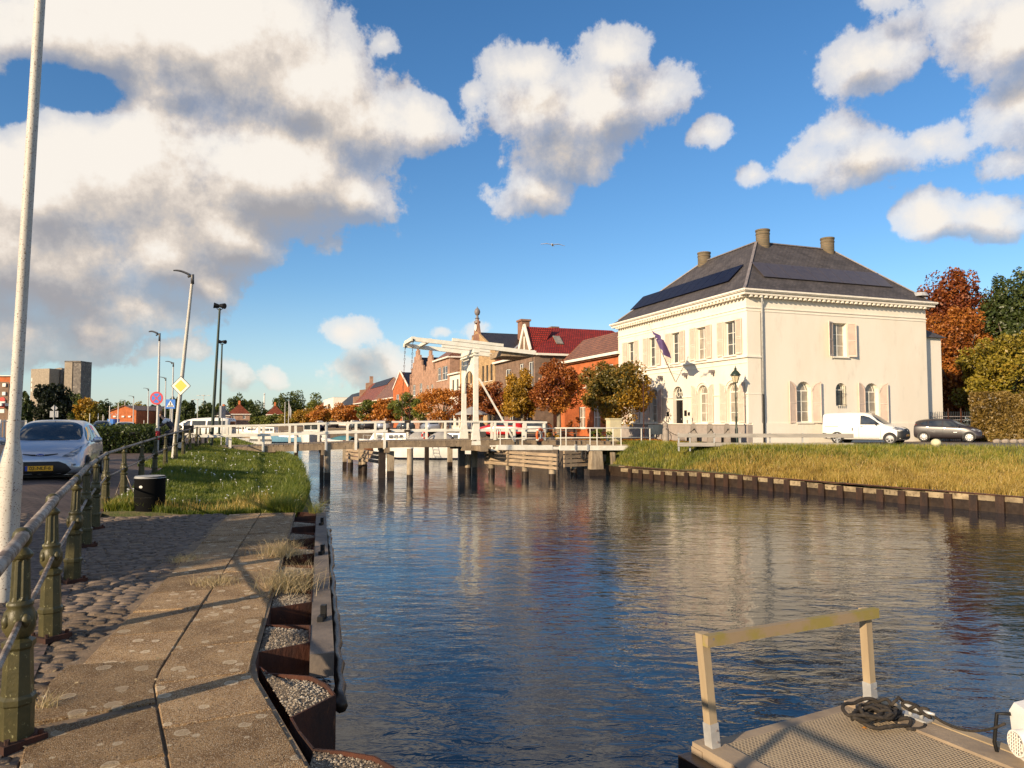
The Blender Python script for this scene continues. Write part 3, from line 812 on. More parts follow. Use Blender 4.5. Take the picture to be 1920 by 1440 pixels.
def window(parent, o, xd, nd, op, depth, frame_m, glass_m, nx=2, nz=3, fw=.06, bw=.035, transom=None, sill=True, sill_m=None, blind=None):
    """frame in the opening with its pane and sill as sub-parts"""
    o = Vector(o); x0, x1, zl, zh, arch = op
    P = lambda x, z, d=0.0: o + xd * x - nd * d + UP * (z - o.z)
    r = (x1 - x0) / 2; c = (x0 + x1) / 2; zs = zh - r if arch else zh
    fd = depth - .07
    f = MB()
    def bar(xa, za, xb, zb, wd, dp=.06, d=None):
        a = P(xa, za, d if d is not None else fd + .03); b = P(xb, zb, d if d is not None else fd + .03)
        f.beam(a, b, wd, dp, up=nd)
    bar(x0 + fw / 2, zl, x0 + fw / 2, zs, fw); bar(x1 - fw / 2, zl, x1 - fw / 2, zs, fw)
    bar(x0 + fw, zl + fw / 2, x1 - fw, zl + fw / 2, fw)
    if arch:
        n = 10
        for i in range(n):
            a0 = math.pi * i / n; a1 = math.pi * (i + 1) / n; rr = r - fw / 2
            bar(c - rr * math.cos(a0), zs + rr * math.sin(a0), c - rr * math.cos(a1), zs + rr * math.sin(a1), fw)
        bar(x0 + fw, zs, x1 - fw, zs, .07, .07)
        for s_ in (-1, 1):       # gothic tracery in the fanlight
            for i in range(4):
                q = [(0, 0), (.0, .0)]
                u0, u1 = i / 4, (i + 1) / 4
                fx = lambda u: c + s_ * (r * .62) * (1 - u ** 1.7); fz = lambda u: zs + .04 + (r * .86) * u ** .8
                bar(fx(u0), fz(u0), fx(u1), fz(u1), .035)
    else:
        bar(x0 + fw, zh - fw / 2, x1 - fw, zh - fw / 2, fw)
    for i in range(1, nx): x = lerp(x0, x1, i / nx); bar(x, zl + fw, x, zs - .03, bw + .03, .055)
    for k in range(1, nz): z = lerp(zl, zs, k / nz); bar(x0 + fw, z, x1 - fw, z, bw, .04)
    if transom: bar(x0 + fw, transom, x1 - fw, transom, .06)
    w_ = f.build('window', frame_m, parent, world=True)
    g = MB()
    if arch:
        poly = [(x0 + .01, zl + .01), (x1 - .01, zl + .01)] + [(c + (r - .01) * math.cos(math.pi * i / 10), zs + (r - .01) * math.sin(math.pi * i / 10)) for i in range(11)]
    else:
        poly = [(x0 + .01, zl + .01), (x1 - .01, zl + .01), (x1 - .01, zh - .01), (x0 + .01, zh - .01)]
    g.prism([P(x, z, fd + .032) for x, z in poly], -nd * .012)
    ro = root_loc(parent)
    g.build('pane', glass_m, w_, world=False)
    # keep pane in the same frame of reference as the window mesh
    me = w_.children[0].data
    for v in me.vertices: v.co -= ro
    if sill:
        s_ = MB(); s_.beam(P(x0 - .08, zl - .05, -.05), P(x1 + .08, zl - .05, -.05), .16, .08)
        so_ = s_.build('sill', sill_m or frame_m, w_)
        for v in so_.data.vertices: v.co -= ro
    if blind:
        s_ = MB(); s_.beam(P(x0 + fw, lerp(zl, zh, 1 - blind[0] / 2), fd + .055), P(x1 - fw, lerp(zl, zh, 1 - blind[0] / 2), fd + .055), .01, (zh - zl) * blind[0])
        so_ = s_.build('blind', blind[1], w_)
        for v in so_.data.vertices: v.co -= ro
    return w_
def shutter(parent, p, xd, nd, wd, z0, z1, arch=0, ang=0.0, m=None):
    """louvred shutter hinged at p, lying along xd; arch=+1/-1: rounded towards / away from the hinge"""
    p = Vector(p); xq = (xd * math.cos(ang) + nd * math.sin(ang)).normalized(); nq = xq.cross(UP)
    if nq.dot(nd) < 0: nq = -nq
    def top(u):     # u: metres from hinge
        if not arch: return z1
        rr = wd
        x = (rr - u) if arch > 0 else u
        return z1 - rr + math.sqrt(max(0.0, rr * rr - x * x))
    P = lambda u, z, d=0.0: p + xq * u + nq * (d + .05) + UP * (z - p.z)
    s = MB()
    st = .055
    for u in (st / 2, wd - st / 2): s.beam(P(u, z0), P(u, top(u) - .0), st, .045, up=nq)
    s.beam(P(st, z0 + .05), P(wd - st, z0 + .05), .1, .045, up=nq)
    zm = lerp(z0, z1, .48); s.beam(P(st, zm), P(wd - st, zm), .08, .045, up=nq)
    if arch:
        n = 8
        for i in range(n):
            u0, u1 = wd * i / n, wd * (i + 1) / n
            s.beam(P(u0, top(u0) - .03), P(u1, top(u1) - .03), .07, .045, up=nq)
    else: s.beam(P(st, z1 - .04), P(wd - st, z1 - .04), .08, .045, up=nq)
    z = z0 + .12
    while z < z1 - .06:
        # length of the slat inside the (rounded) outline
        us = [u for u in (st + (wd - 2 * st) * i / 12 for i in range(13)) if top(u) - .05 > z]
        if len(us) > 1 and abs(z - zm) > .05:
            a, b = P(us[0], z), P(us[-1], z); dd = (b - a).normalized(); up2 = (UP * .8 + nq * -.6).normalized()
            s.beam(a, b, .006, .05, up=up2)
        z += .062
    # backing so that the louvres read against paint, not holes
    bk = [P(u, z0 + .02, -.02) for u in (0.01, wd - .01)] + [P(wd * (1 - i / 8), top(wd * (1 - i / 8)) - .03, -.02) for i in range(9)]
    s.prism(bk, nq * .006)
    return s.build('shutter', m or M['shutter'], parent, world=True)
# ================================================================ the white house
CX, CY = 13.86, 42.0
Ld = Vector((-.336, .942, 0)); Sd = Vector((.942, .336, 0))
nL = -Sd; nS = -Ld
C0 = Vector((CX, CY, 0.3))
LL, LS = 15.9, 14.2
ZC = 9.0                         # underside of the eaves cornice
house = thing('white_house', 'large white stuccoed house with slate hipped roof and louvred shutters', 'house', C0)
def tL(px): r = (px - 960) / F; return (CX - 42 * r) / (.336 + .942 * r)
def sS(px): r = (px - 960) / F; return (42 * r - CX) / (.942 - .336 * r)
opsL = []; upL = [tL(p) for p in (1370.5, 1316, 1267.6, 1224, 1183.6)]
loL = [tL(p) for p in (1374, 1318, 1226, 1185)]; door_t = tL(1271)
for c in upL: opsL.append((c - .56, c + .56, 5.62, 7.72, False))
for c in loL: opsL.append((c - .56, c + .56, 1.52, 3.95, True))
opsL.append((door_t - .6, door_t + .6, .62, 4.0, True))
wl = wall_mb(C0, Ld, nL, LL, .3, ZC, opsL, .3)
opsS = [(sS(1577) - .56, sS(1577) + .56, 5.62, 7.72, False), (sS(1507.5) - .56, sS(1507.5) + .56, 1.55, 4.02, True), (sS(1635) - .56, sS(1635) + .56, 1.55, 4.02, True), (sS(1577.5) - .42, sS(1577.5) + .42, 2.55, 3.98, True)]
wall_mb(C0, Sd, nS, LS, .3, ZC, opsS, .3, mb=wl)
B1 = C0 + Ld * LL; B2 = C0 + Sd * LS; B3 = B1 + Sd * LS
wl.add([B1, B3, B3 + UP * (ZC - .3), B1 + UP * (ZC - .3)], [(0, 1, 2, 3)])
wl.add([B2, B3, B3 + UP * (ZC - .3), B2 + UP * (ZC - .3)], [(0, 1, 2, 3)])
for hgt in (4.9,):
    i_ = .32
    q = [C0 + Ld * i_ + Sd * i_, B1 - Ld * i_ + Sd * i_, B3 - Ld * i_ - Sd * i_, B2 + Ld * i_ - Sd * i_]
    for z_ in (4.85,): wl.add([p + UP * (z_ - .3) for p in q], [(0, 1, 2, 3)])
wl.build('wall', M['stucco'], house, world=True, fix=False)
# dark rooms behind the windows
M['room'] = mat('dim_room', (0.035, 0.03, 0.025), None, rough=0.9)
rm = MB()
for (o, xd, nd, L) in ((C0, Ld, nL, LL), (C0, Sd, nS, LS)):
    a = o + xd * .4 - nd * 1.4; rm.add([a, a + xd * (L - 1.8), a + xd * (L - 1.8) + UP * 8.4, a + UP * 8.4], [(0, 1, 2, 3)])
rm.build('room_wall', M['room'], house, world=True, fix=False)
def ring(mb, z, out, ht, dep=.0, lows=(0, 0)):
    """string course all round the two visible fronts"""
    a = C0 + nL * out + nS * out; a.z = z
    e1 = B1 + nL * out + Ld * out; e1.z = z
    e2 = B2 + nS * out + Sd * out; e2.z = z
    inn = .04
    def band(p, q, nd):
        n_ = nd * (out + inn)
        mb.add([p, q, q - n_, p - n_, p + UP * ht, q + UP * ht, q - n_ + UP * ht, p - n_ + UP * ht], [(3, 2, 1, 0), (4, 5, 6, 7), (0, 1, 5, 4), (1, 2, 6, 5), (2, 3, 7, 6), (3, 0, 4, 7)])
    band(a, e1, nL); a2 = a - nL * (out + inn); band(a2, e2, nS)
tr = MB()
ring(tr, 8.32, .05, .06); ring(tr, 8.14, .03, .05)
ring(tr, ZC - .03, .16, .10); ring(tr, ZC + .07, .40, .16); ring(tr, ZC + .23, .50, .12)
tr.build('cornice', M['trim'], house, world=True)
dt = MB()       # dentil blocks under the cornice
for (o, xd, nd, L) in ((C0, Ld, nL, LL), (C0, Sd, nS, LS)):
    x = .1
    while x < L - .1:
        p = o + xd * x + nd * .26; p.z = ZC + .0; dt.box(p, (.07, .12, .068), (xd, nd, UP)); x += .36
dt.build('dentils', M['trim'], house, world=True)['kind'] = 'stuff'
st = MB()
a_ = C0 + nL * .05; a_.z = 5.42
st.beam(a_ + Ld * -.12, a_ + Ld * LL, .14, .10); st.beam(C0 + nS * .05 + Sd * -.02 + UP * (5.42 - .3), C0 + nS * .05 + Sd * .95 + UP * (5.42 - .3), .13, .10)
a_.z = 5.08; st.beam(a_ - nL * .03, a_ + Ld * LL - nL * .03, .04, .04)
# springing line between the arched windows
xs = sorted([0.0, LL] + [v for c in loL for v in (c - 1.25, c + 1.25)] + [door_t - .62, door_t + .62])
for z_ in (3.22,):
    edges = [0.0] + [v for c in sorted(loL + [door_t]) for v in ((c - .6, c + .6) if c == door_t else (c - 1.2, c + 1.2))] + [LL]
    for a, b in zip(edges[::2], edges[1::2]):
        if b - a > .05:
            p = C0 + Ld * a + nL * .03; q = C0 + Ld * b + nL * .03; p.z = q.z = z_; st.beam(p, q, .07, .06)
st.beam(C0 + nS * .03 + Sd * 0.0 + UP * 2.92, C0 + nS * .03 + Sd * .95 + UP * 2.92, .07, .06)
for c in loL:     # hood mould round each arch
    n = 12; r = .72; zc_ = 3.95 - .56
    for i in range(n):
        a0, a1 = math.pi * i / n, math.pi * (i + 1) / n
        p = C0 + Ld * (c - r * math.cos(a0)) + nL * .03; p.z = zc_ + r * math.sin(a0)
        q = C0 + Ld * (c - r * math.cos(a1)) + nL * .03; q.z = zc_ + r * math.sin(a1)
        st.beam(p, q, .06, .07, up=nL)
st.build('string_course', M['trim'], house, world=True)
# corner pilasters
pl = MB()
for (s0, w_) in ((.0, .95),):
    p = C0 + Sd * (w_ / 2) + nS * .02; p.z = (1.5 + 8.1) / 2; pl.box(p, (w_ / 2, .028, 3.3), (Sd, nS, UP))
pl.build('corner_pilaster', M['stucco'], house, world=True)
M['plinth'] = mat('grey_plinth', (0.36, 0.31, 0.27), (0.30, 0.26, 0.23), 3, 0.85, 0.3, 20)
pn = MB(); p = C0 + nL * .03; pn.beam(p + UP * .55, p + Ld * LL + UP * .55, .08, 1.1)
pn.beam(C0 + nS * .02 + Sd * -.06 + UP * .55, C0 + nS * .02 + Sd * .28 + UP * .55, .06, 1.1); pn.build('plinth', M['plinth'], house, world=True)
pn = MB(); pn.beam(C0 + nS * .02 + Sd * .28 + UP * .6, C0 + nS * .02 + Sd * LS + UP * .6, .07, 1.2); pn.build('rear_plinth', M['stucco'], house, world=True)
pn = MB(); pn.beam(C0 + nL * .07 + UP * 1.13, C0 + nL * .07 + Ld * LL + UP * 1.13, .18, .06); pn.build('plinth_cap', M['trim'], house, world=True)
cur = [.0, .35, 1, 1, .0]
for i, c in enumerate(upL):
    op = (c - .56, c + .56, 5.62, 7.72, False)
    window(house, C0, Ld, nL, op, .3, M['white'], M['curtainglass'] if i == 1 else M['darkglass'], 2, 3, blind=(.38, M['pine']) if i in (0, 3) else None, sill_m=M['trim'])
    shutter(house, C0 + Ld * (c - .6) + UP * 5.2, -Ld, nL, .60, 5.62, 7.78, 0, .05)
    shutter(house, C0 + Ld * (c + .6) + UP * 5.2, Ld, nL, .60, 5.62, 7.78, 0, .05)
for i, c in enumerate(loL):
    op = (c - .56, c + .56, 1.52, 3.95, True)
    window(house, C0, Ld, nL, op, .3, M['white'], M['curtainglass'], 2, 3, sill_m=M['trim'])
    shutter(house, C0 + Ld * (c - .6) + UP * 1.2, -Ld, nL, .58, 1.52, 3.95, 1, .05)
    shutter(house, C0 + Ld * (c + .6) + UP * 1.2, Ld, nL, .58, 1.52, 3.95, 1, .05)
c = sS(1577)
window(house, C0, Sd, nS, (c - .56, c + .56, 5.62, 7.72, False), .3, M['white'], M['curtainglass'], 2, 3, sill_m=M['trim'])
shutter(house, C0 + Sd * (c - .6) + UP * 5.2, -Sd, nS, .58, 5.62, 7.76, 0, .45); shutter(house, C0 + Sd * (c + .6) + UP * 5.2, Sd, nS, .58, 5.62, 7.76, 0, .30)
for px_ in (1507.5, 1635):
    c = sS(px_)
    window(house, C0, Sd, nS, (c - .56, c + .56, 1.55, 4.02, True), .3, M['white'], M['curtainglass'], 2, 3, sill_m=M['trim'])
    shutter(house, C0 + Sd * (c - .6) + UP * 1.25, -Sd, nS, .58, 1.5, 4.02, 1, .12); shutter(house, C0 + Sd * (c + .6) + UP * 1.25, Sd, nS, .58, 1.5, 4.02, 1, .25)
c = sS(1577.5)
wd_ = window(house, C0, Sd, nS, (c - .42, c + .42, 2.55, 3.98, True), .3, M['white'], M['darkglass'], 1, 1, sill=False)
gb = MB()
for i in range(5):
    x = c - .3 + .15 * i; p = C0 + Sd * x + nS * .05; gb.cyl((p.x, p.y, 2.42), (p.x, p.y, 3.8), .012, n=6)
for z_ in (2.62, 3.3): gb.beam(C0 + Sd * (c - .36) + nS * .05 + UP * (z_ - .3), C0 + Sd * (c + .36) + nS * .05 + UP * (z_ - .3), .02, .03)
gb.build('window_bars', M['black'], house, world=True)
# front door with fanlight
P_ = lambda x, z, d=0.0: C0 + Ld * x - nL * d + UP * (z - .3)
dr = MB(); dr.prism([P_(door_t - .58, .64, .26), P_(door_t + .58, .64, .26), P_(door_t + .58, 3.05, .26), P_(door_t - .58, 3.05, .26)], -nL * .05)
for k, (za, zb) in enumerate(((.85, 1.6), (1.75, 2.9))):
    for s_ in (-1, 1):
        dr.prism([P_(door_t + s_ * .08, za, .255), P_(door_t + s_ * .48, za, .255), P_(door_t + s_ * .48, zb, .255), P_(door_t + s_ * .08, zb, .255)], nL * .02)
door = dr.build('door', M['black'], house, world=True)
kn = MB(); kn.sphere(P_(door_t - .12, 1.75, .2) - C0, .04, 10, 6); kn.build('handle', M['chrome'], door, world=False)
fl = MB(); rr = .58; zc_ = 4.0 - .6
for i in range(12):
    a0, a1 = math.pi * i / 12, math.pi * (i + 1) / 12
    fl.beam(P_(door_t - rr * math.cos(a0), zc_ + rr * math.sin(a0), .24), P_(door_t - rr * math.cos(a1), zc_ + rr * math.sin(a1), .24), .07, .05, up=nL)
for cx_, cz_ in ((-.24, .05), (.24, .05), (0, .33)):
    for i in range(10):
        a0, a1 = 2 * math.pi * i / 10, 2 * math.pi * (i + 1) / 10
        fl.beam(P_(door_t + cx_ + .17 * math.cos(a0), zc_ + cz_ + .17 * math.sin(a0), .24), P_(door_t + cx_ + .17 * math.cos(a1), zc_ + cz_ + .17 * math.sin(a1), .24), .035, .03, up=nL)
fl.beam(P_(door_t - .58, 3.1, .24), P_(door_t + .58, 3.1, .24), .09, .06, up=nL)
fl.build('fanlight', M['white'], house, world=True)
dg = MB(); dg.prism([P_(door_t - .58, 3.1, .27), P_(door_t + .58, 3.1, .27)] + [P_(door_t + rr * math.cos(math.pi * i / 10), zc_ + rr * math.sin(math.pi * i / 10), .27) for i in range(11)], -nL * .01)
dg.build('fanlight_pane', M['darkglass'], house, world=True)
stp = MB()
for i in range(2): p = P_(door_t, .3 + .16 * (1.5 - i) - .08, -.25 - .15 * i); stp.box(p, (.95, .35, .08 * (2 - i) if i == 0 else .08), (Ld, nL, UP))
stp.build('doorstep', M['plinth'], house, world=True)
# plaques, spotlights
for dx, z_, w2, h2 in ((-1.25, 2.1, .2, .3), (.95, 2.15, .22, .38), (1.35, 2.1, .16, .22), (1.15, 1.55, .04, .3)):
    p = P_(door_t - dx if True else 0, z_, -.03); mb = MB(); mb.box(p, (w2 / 2 + .02, .02, h2 / 2), (Ld, nL, UP)); mb.build('plaque', M['black'] if w2 > .05 else M['lead'], house, world=True)
for px_ in (1242, 1288, 1339):
    t_ = tL(px_); p = P_(t_, 4.75, -.16); mb = MB(); mb.box(p, (.16, .12, .09), (Ld, nL, UP)); mb.box(p + UP * -.14 + nL * .04 - Ld * .1, (.06, .05, .08), (Ld, nL, UP)); mb.beam(p, p - nL * .17, .05, .05)
    mb.build('spotlight', M['lead'], house, world=True)
# roof: slate, hipped on four sides -------------------------------------------------
oh = .5
e0 = C0 + nL * oh + nS * oh; e1 = B1 + nL * oh + Ld * oh; e2 = B2 + nS * oh + Sd * oh; e3 = B3 + Ld * oh + Sd * oh
ZE = ZC + .352
ZR = 13.5
a = 3.95
t0 = C0 + Ld * a + Sd * a; t1 = C0 + Ld * (LL - 5.6) + Sd * (a + .2); t2 = C0 + Ld * a + Sd * (LS - a); t3 = C0 + Ld * (LL - 5.6) + Sd * (LS - a)
for q in (e0, e1, e2, e3): q.z = ZE
for q in (t0, t1, t2, t3): q.z = ZR
# slight bellcast: split slopes at 12% of the run
def mid(e, t, k=.10): p = e.lerp(t, k); p.z -= .12; return p
m0, m1, m2, m3 = mid(e0, t0), mid(e1, t1), mid(e2, t2), mid(e3, t3)
rf = MB()
for (ea, eb, ma, mb_, ta, tb) in ((e0, e1, m0, m1, t0, t1), (e0, e2, m0, m2, t0, t2), (e1, e3, m1, m3, t1, t3), (e2, e3, m2, m3, t2, t3)):
    rf.add([ea, eb, mb_, ma], [(0, 1, 2, 3)]); rf.add([ma, mb_, tb, ta], [(0, 1, 2, 3)])
rf.add([t0, t1, t3, t2], [(0, 1, 2, 3)])
rf.add([e0, e1, e3, e2], [(0, 1, 2, 3)])
roof = rf.build('roof', M['slate'], house, world=True)
hp = MB()
for p, q in ((m0, t0), (e0, m0), (m1, t1), (m2, t2), (t0, t1), (t0, t2), (t2, t3), (t1, t3)):
    hp.beam(p + UP * .03, q + UP * .03, .16, .07)
gm = hp.build('hip_capping', M['lead'], roof)
for v in gm.data.vertices: v.co -= C0
gu = MB()
for p, q in ((e0, e1), (e0, e2)): gu.beam(p + UP * -.02, q + UP * -.02, .12, .10)
gq = gu.build('gutter', M['trim'], roof)
for v in gq.data.vertices: v.co -= C0
def chimney(pos, r, z0, z1, m, parent, oval=1.0):
    mb = MB(); n = 20
    mb.lathe([(r, z0), (r, z1 - .34), (r * 1.06, z1 - .32), (r * 1.06, z1 - .26), (r, z1 - .24), (r * 1.0, z1 - .12), (r * 1.08, z1 - .1), (r * 1.08, z1), (r * .7, z1 - .02), (.001, z1 - .04)], n, (0, 0, 0))
    c = mb.build('chimney', m, parent, smooth=35)
    c.location = Vector((pos.x, pos.y, 0)) - Vector((C0.x, C0.y, .3))
    return c
M['chimbrick'] = brickmat('chimney_brick', (0.26, 0.18, 0.10), (0.17, 0.13, 0.075), (0.14, 0.115, 0.08), 1, .18, .06, dirt=(.12, .11, .06))
chimney(t0 + (t2 - t0).normalized() * .55, .44, ZR - .6, 14.38, M['chimbrick'], roof)
chimney(t1 + (t0 - t1).normalized() * .2, .46, ZR - .6, 14.2, M['chimbrick'], roof)
chimney(t2 - (t2 - t0).normalized() * .3, .44, ZR - .6, 14.3, M['chimbrick'], roof)
def solar(pl, u0, u1, v0, v1, n, m, ea, eb, ta, tb):
    """n panels side by side on the roof plane given by eave and ridge corners"""
    nrm = (eb - ea).cross(ta - ea).normalized()
    if nrm.z < 0: nrm = -nrm
    ux = (eb - ea).normalized(); vz = nrm.cross(ux); vz = vz if vz.z > 0 else -vz
    for i in range(n):
        mb = MB(); a_ = lerp(u0, u1, i / n) + .015; b_ = lerp(u0, u1, (i + 1) / n) - .015
        c_ = ea + ux * ((a_ + b_) / 2) + vz * ((v0 + v1) / 2) + nrm * .08
        mb.box(c_, ((b_ - a_) / 2, (v1 - v0) / 2, .02), (ux, vz, nrm)); mb.build('solar_panel', m, house, world=True)
solar(1, 2.6, 15.2, 1.05, 2.7, 12, M['solar'], m0 - (m0 - e0) * 0, m1, t0, t1)
solar(1, 1.9, 12.2, 1.05, 2.7, 10, M['solarb'], m0, m2, t0, t2)
# downpipe
dp = MB(); p = C0 + Sd * 1.05 + nS * .1; dp.tube([(p.x - .1, p.y - .3, ZC + .05), (p.x - .02, p.y - .1, ZC - .3), (p.x, p.y, ZC - .6), (p.x, p.y, 3.2)], .055, 10); dp.build('downpipe', M['galv'], house, world=True, smooth=True)
dp = MB(); dp.cyl((p.x, p.y, .35), (p.x, p.y, 3.2), .062, n=10); dp.build('lower_downpipe', M['black'], house, world=True, smooth=40)
# low rear wing in the shade of the house
wing = thing('rear_wing', 'plain white wing behind the big white house, its wall in shade beside the iron fence', 'annex', C0 + Sd * (LS + .02) + Ld * .6)
mb = MB(); q0 = C0 + Sd * (LS + .02) + Ld * .6
pts = [q0, q0 + Sd * 2.0, q0 + Sd * 2.0 + Ld * 7, q0 + Ld * 7]
mb.prism(pts, UP * 6.9); mb.build('wall', M['stucco'], wing, world=True)
mb = MB(); u = UP * 6.9; k0, k1, k2, k3 = [p + u for p in pts]; k0 = k0 + nS * .25; k1 = k1 + nS * .25 + Sd * .3; k2 = k2 + Sd * .3
mb.add([k0, k1, k2, k3, k0 + Ld * 2.2 + UP * 1.6, k3 + UP * 1.6], [(0, 1, 4), (1, 2, 5, 4), (0, 4, 5, 3), (3, 2, 1, 0), (2, 3, 5)]); mb.build('roof', M['slate'], wing, world=True)
# small roof vent at the far eaves corner
mb = MB(); p = e2 - Sd * .6 + Ld * .8; mb.cyl(p, p + UP * .5, .1, n=10); mb.cyl(p + UP * .5, p + UP * .75, .55, .4, 14); mb.build('roof_vent', M['galv'], house, world=True)
# flag leaning out over the door
fs = thing('flagpole', 'white pole leaning out above the black front door of the white house', 'flagpole', P_(door_t + .1, 4.2, 0))
a = P_(door_t + .15, 4.35, -.1); b = at(1217, 609, 44.0)
mb = MB(); mb.tube([a, a.lerp(b, .5), b], [.04, .035, .025], 8); mb.sphere(b + UP * .05, .06, 8, 6); mb.build('pole', M['white'], fs, world=True, smooth=True)
br_ = MB(); br_.tube([P_(door_t - 1.3, 5.0, 0), a.lerp(b, .3)], .012, 5); br_.tube([P_(door_t + .9, 5.0, 0), a.lerp(b, .3)], .012, 5); br_.build('stay', M['lead'], fs, world=True)
fg = MB(); n = 14; top = b.lerp(a, .08); f2 = b.lerp(a, .38)
m = 8
dx = Ld * -1.2 + UP * -.62
M['flag'] = mat('purple_flag_cloth', (0.30, 0.20, 0.50), (0.24, 0.16, 0.42), 3, 0.7)
vs = []
for i in range(n + 1):
    u = i / n
    for j in range(m + 1):
        v = j / m
        hoist = top.lerp(f2, v)
        w_ = .22 * math.sin(u * 9 + v * 2) * u
        p = hoist + (dx * (1.3 * u)) * (1 - .35 * v) + nL * w_ + UP * (-.25 * u * v)
        vs.append(p)
fg.add(vs, [(i * (m + 1) + j, i * (m + 1) + j + 1, (i + 1) * (m + 1) + j + 1, (i + 1) * (m + 1) + j) for i in range(n) for j in range(m)])
flag = fg.build('flag', M['flag'], None, smooth=True, fix=False)
tag(flag, 'purple flag with a small white emblem drooping from the leaning pole', 'flag')
em = MB()
for k in range(5):
    q = vs[(2) * (m + 1) + 2 + k // 2] + nL * .03 + UP * (.03 * (k % 2)) - Ld * .08 * k; em.box(q, (.05, .012, .08), (Ld, nL, UP))
em.build('emblem', M['white'], flag, world=False)
# ================================================================ townhouses along the far quay
def Yf(px): return 29.4 / ((px - 960) / F + .365)
def fac(px, back=0.0, z=.3):
    Y = Yf(px); p = Vector(((px - 960) / F * Y, Y, z)); return p + Sd * back
def bm_(n, a, b, mo=(0.2, 0.17, 0.13)): return brickmat(n, a, b, mo)
M['br_orange'] = bm_('orange_brick', (0.60, 0.15, 0.04), (0.50, 0.12, 0.034), (0.42, .16, .07))
M['br_brown'] = bm_('brown_brick', (0.30, 0.18, 0.115), (0.24, 0.145, 0.095), (.17, .13, .10))
M['br_yellow'] = bm_('yellow_brick', (0.58, 0.36, 0.16), (0.48, 0.29, 0.135), (.32, .25, .16))
M['br_red'] = bm_('red_brick', (0.32, 0.14, 0.085), (0.27, 0.12, 0.075), (.25, .17, .12))
M['br_pink'] = bm_('pinkish_brick', (0.52, 0.28, 0.18), (0.42, 0.23, 0.15), (.3, .22, .16))
def tilemat(n, a, b, g=(0.02, 0.012, 0.01), w_=.26, h_=.30): return brickmat(n, a, b, g, 1.0, w_, h_, 0.45, 0.9, 0.03, vec='roof')
M['t_red'] = tilemat('glazed_red_tiles', (0.36, 0.035, 0.022), (0.27, 0.028, 0.02))
M['t_brown'] = tilemat('red_brown_tiles', (0.33, 0.14, 0.07), (0.25, 0.105, 0.055))
M['t_dark'] = tilemat('dark_pantiles', (0.035, 0.03, 0.028), (0.05, 0.042, 0.038))
M['t_orange'] = tilemat('orange_pantiles', (0.34, 0.085, 0.03), (0.27, 0.065, 0.025))
M['t_black'] = tilemat('black_slates', (0.012, 0.013, 0.016), (0.02, 0.02, 0.023))
M['wframe'] = mat('white_window_frame', (0.78, 0.76, 0.70), None, rough=0.5)
M['dframe'] = mat('dark_window_frame', (0.03, 0.028, 0.025), None, rough=0.5)
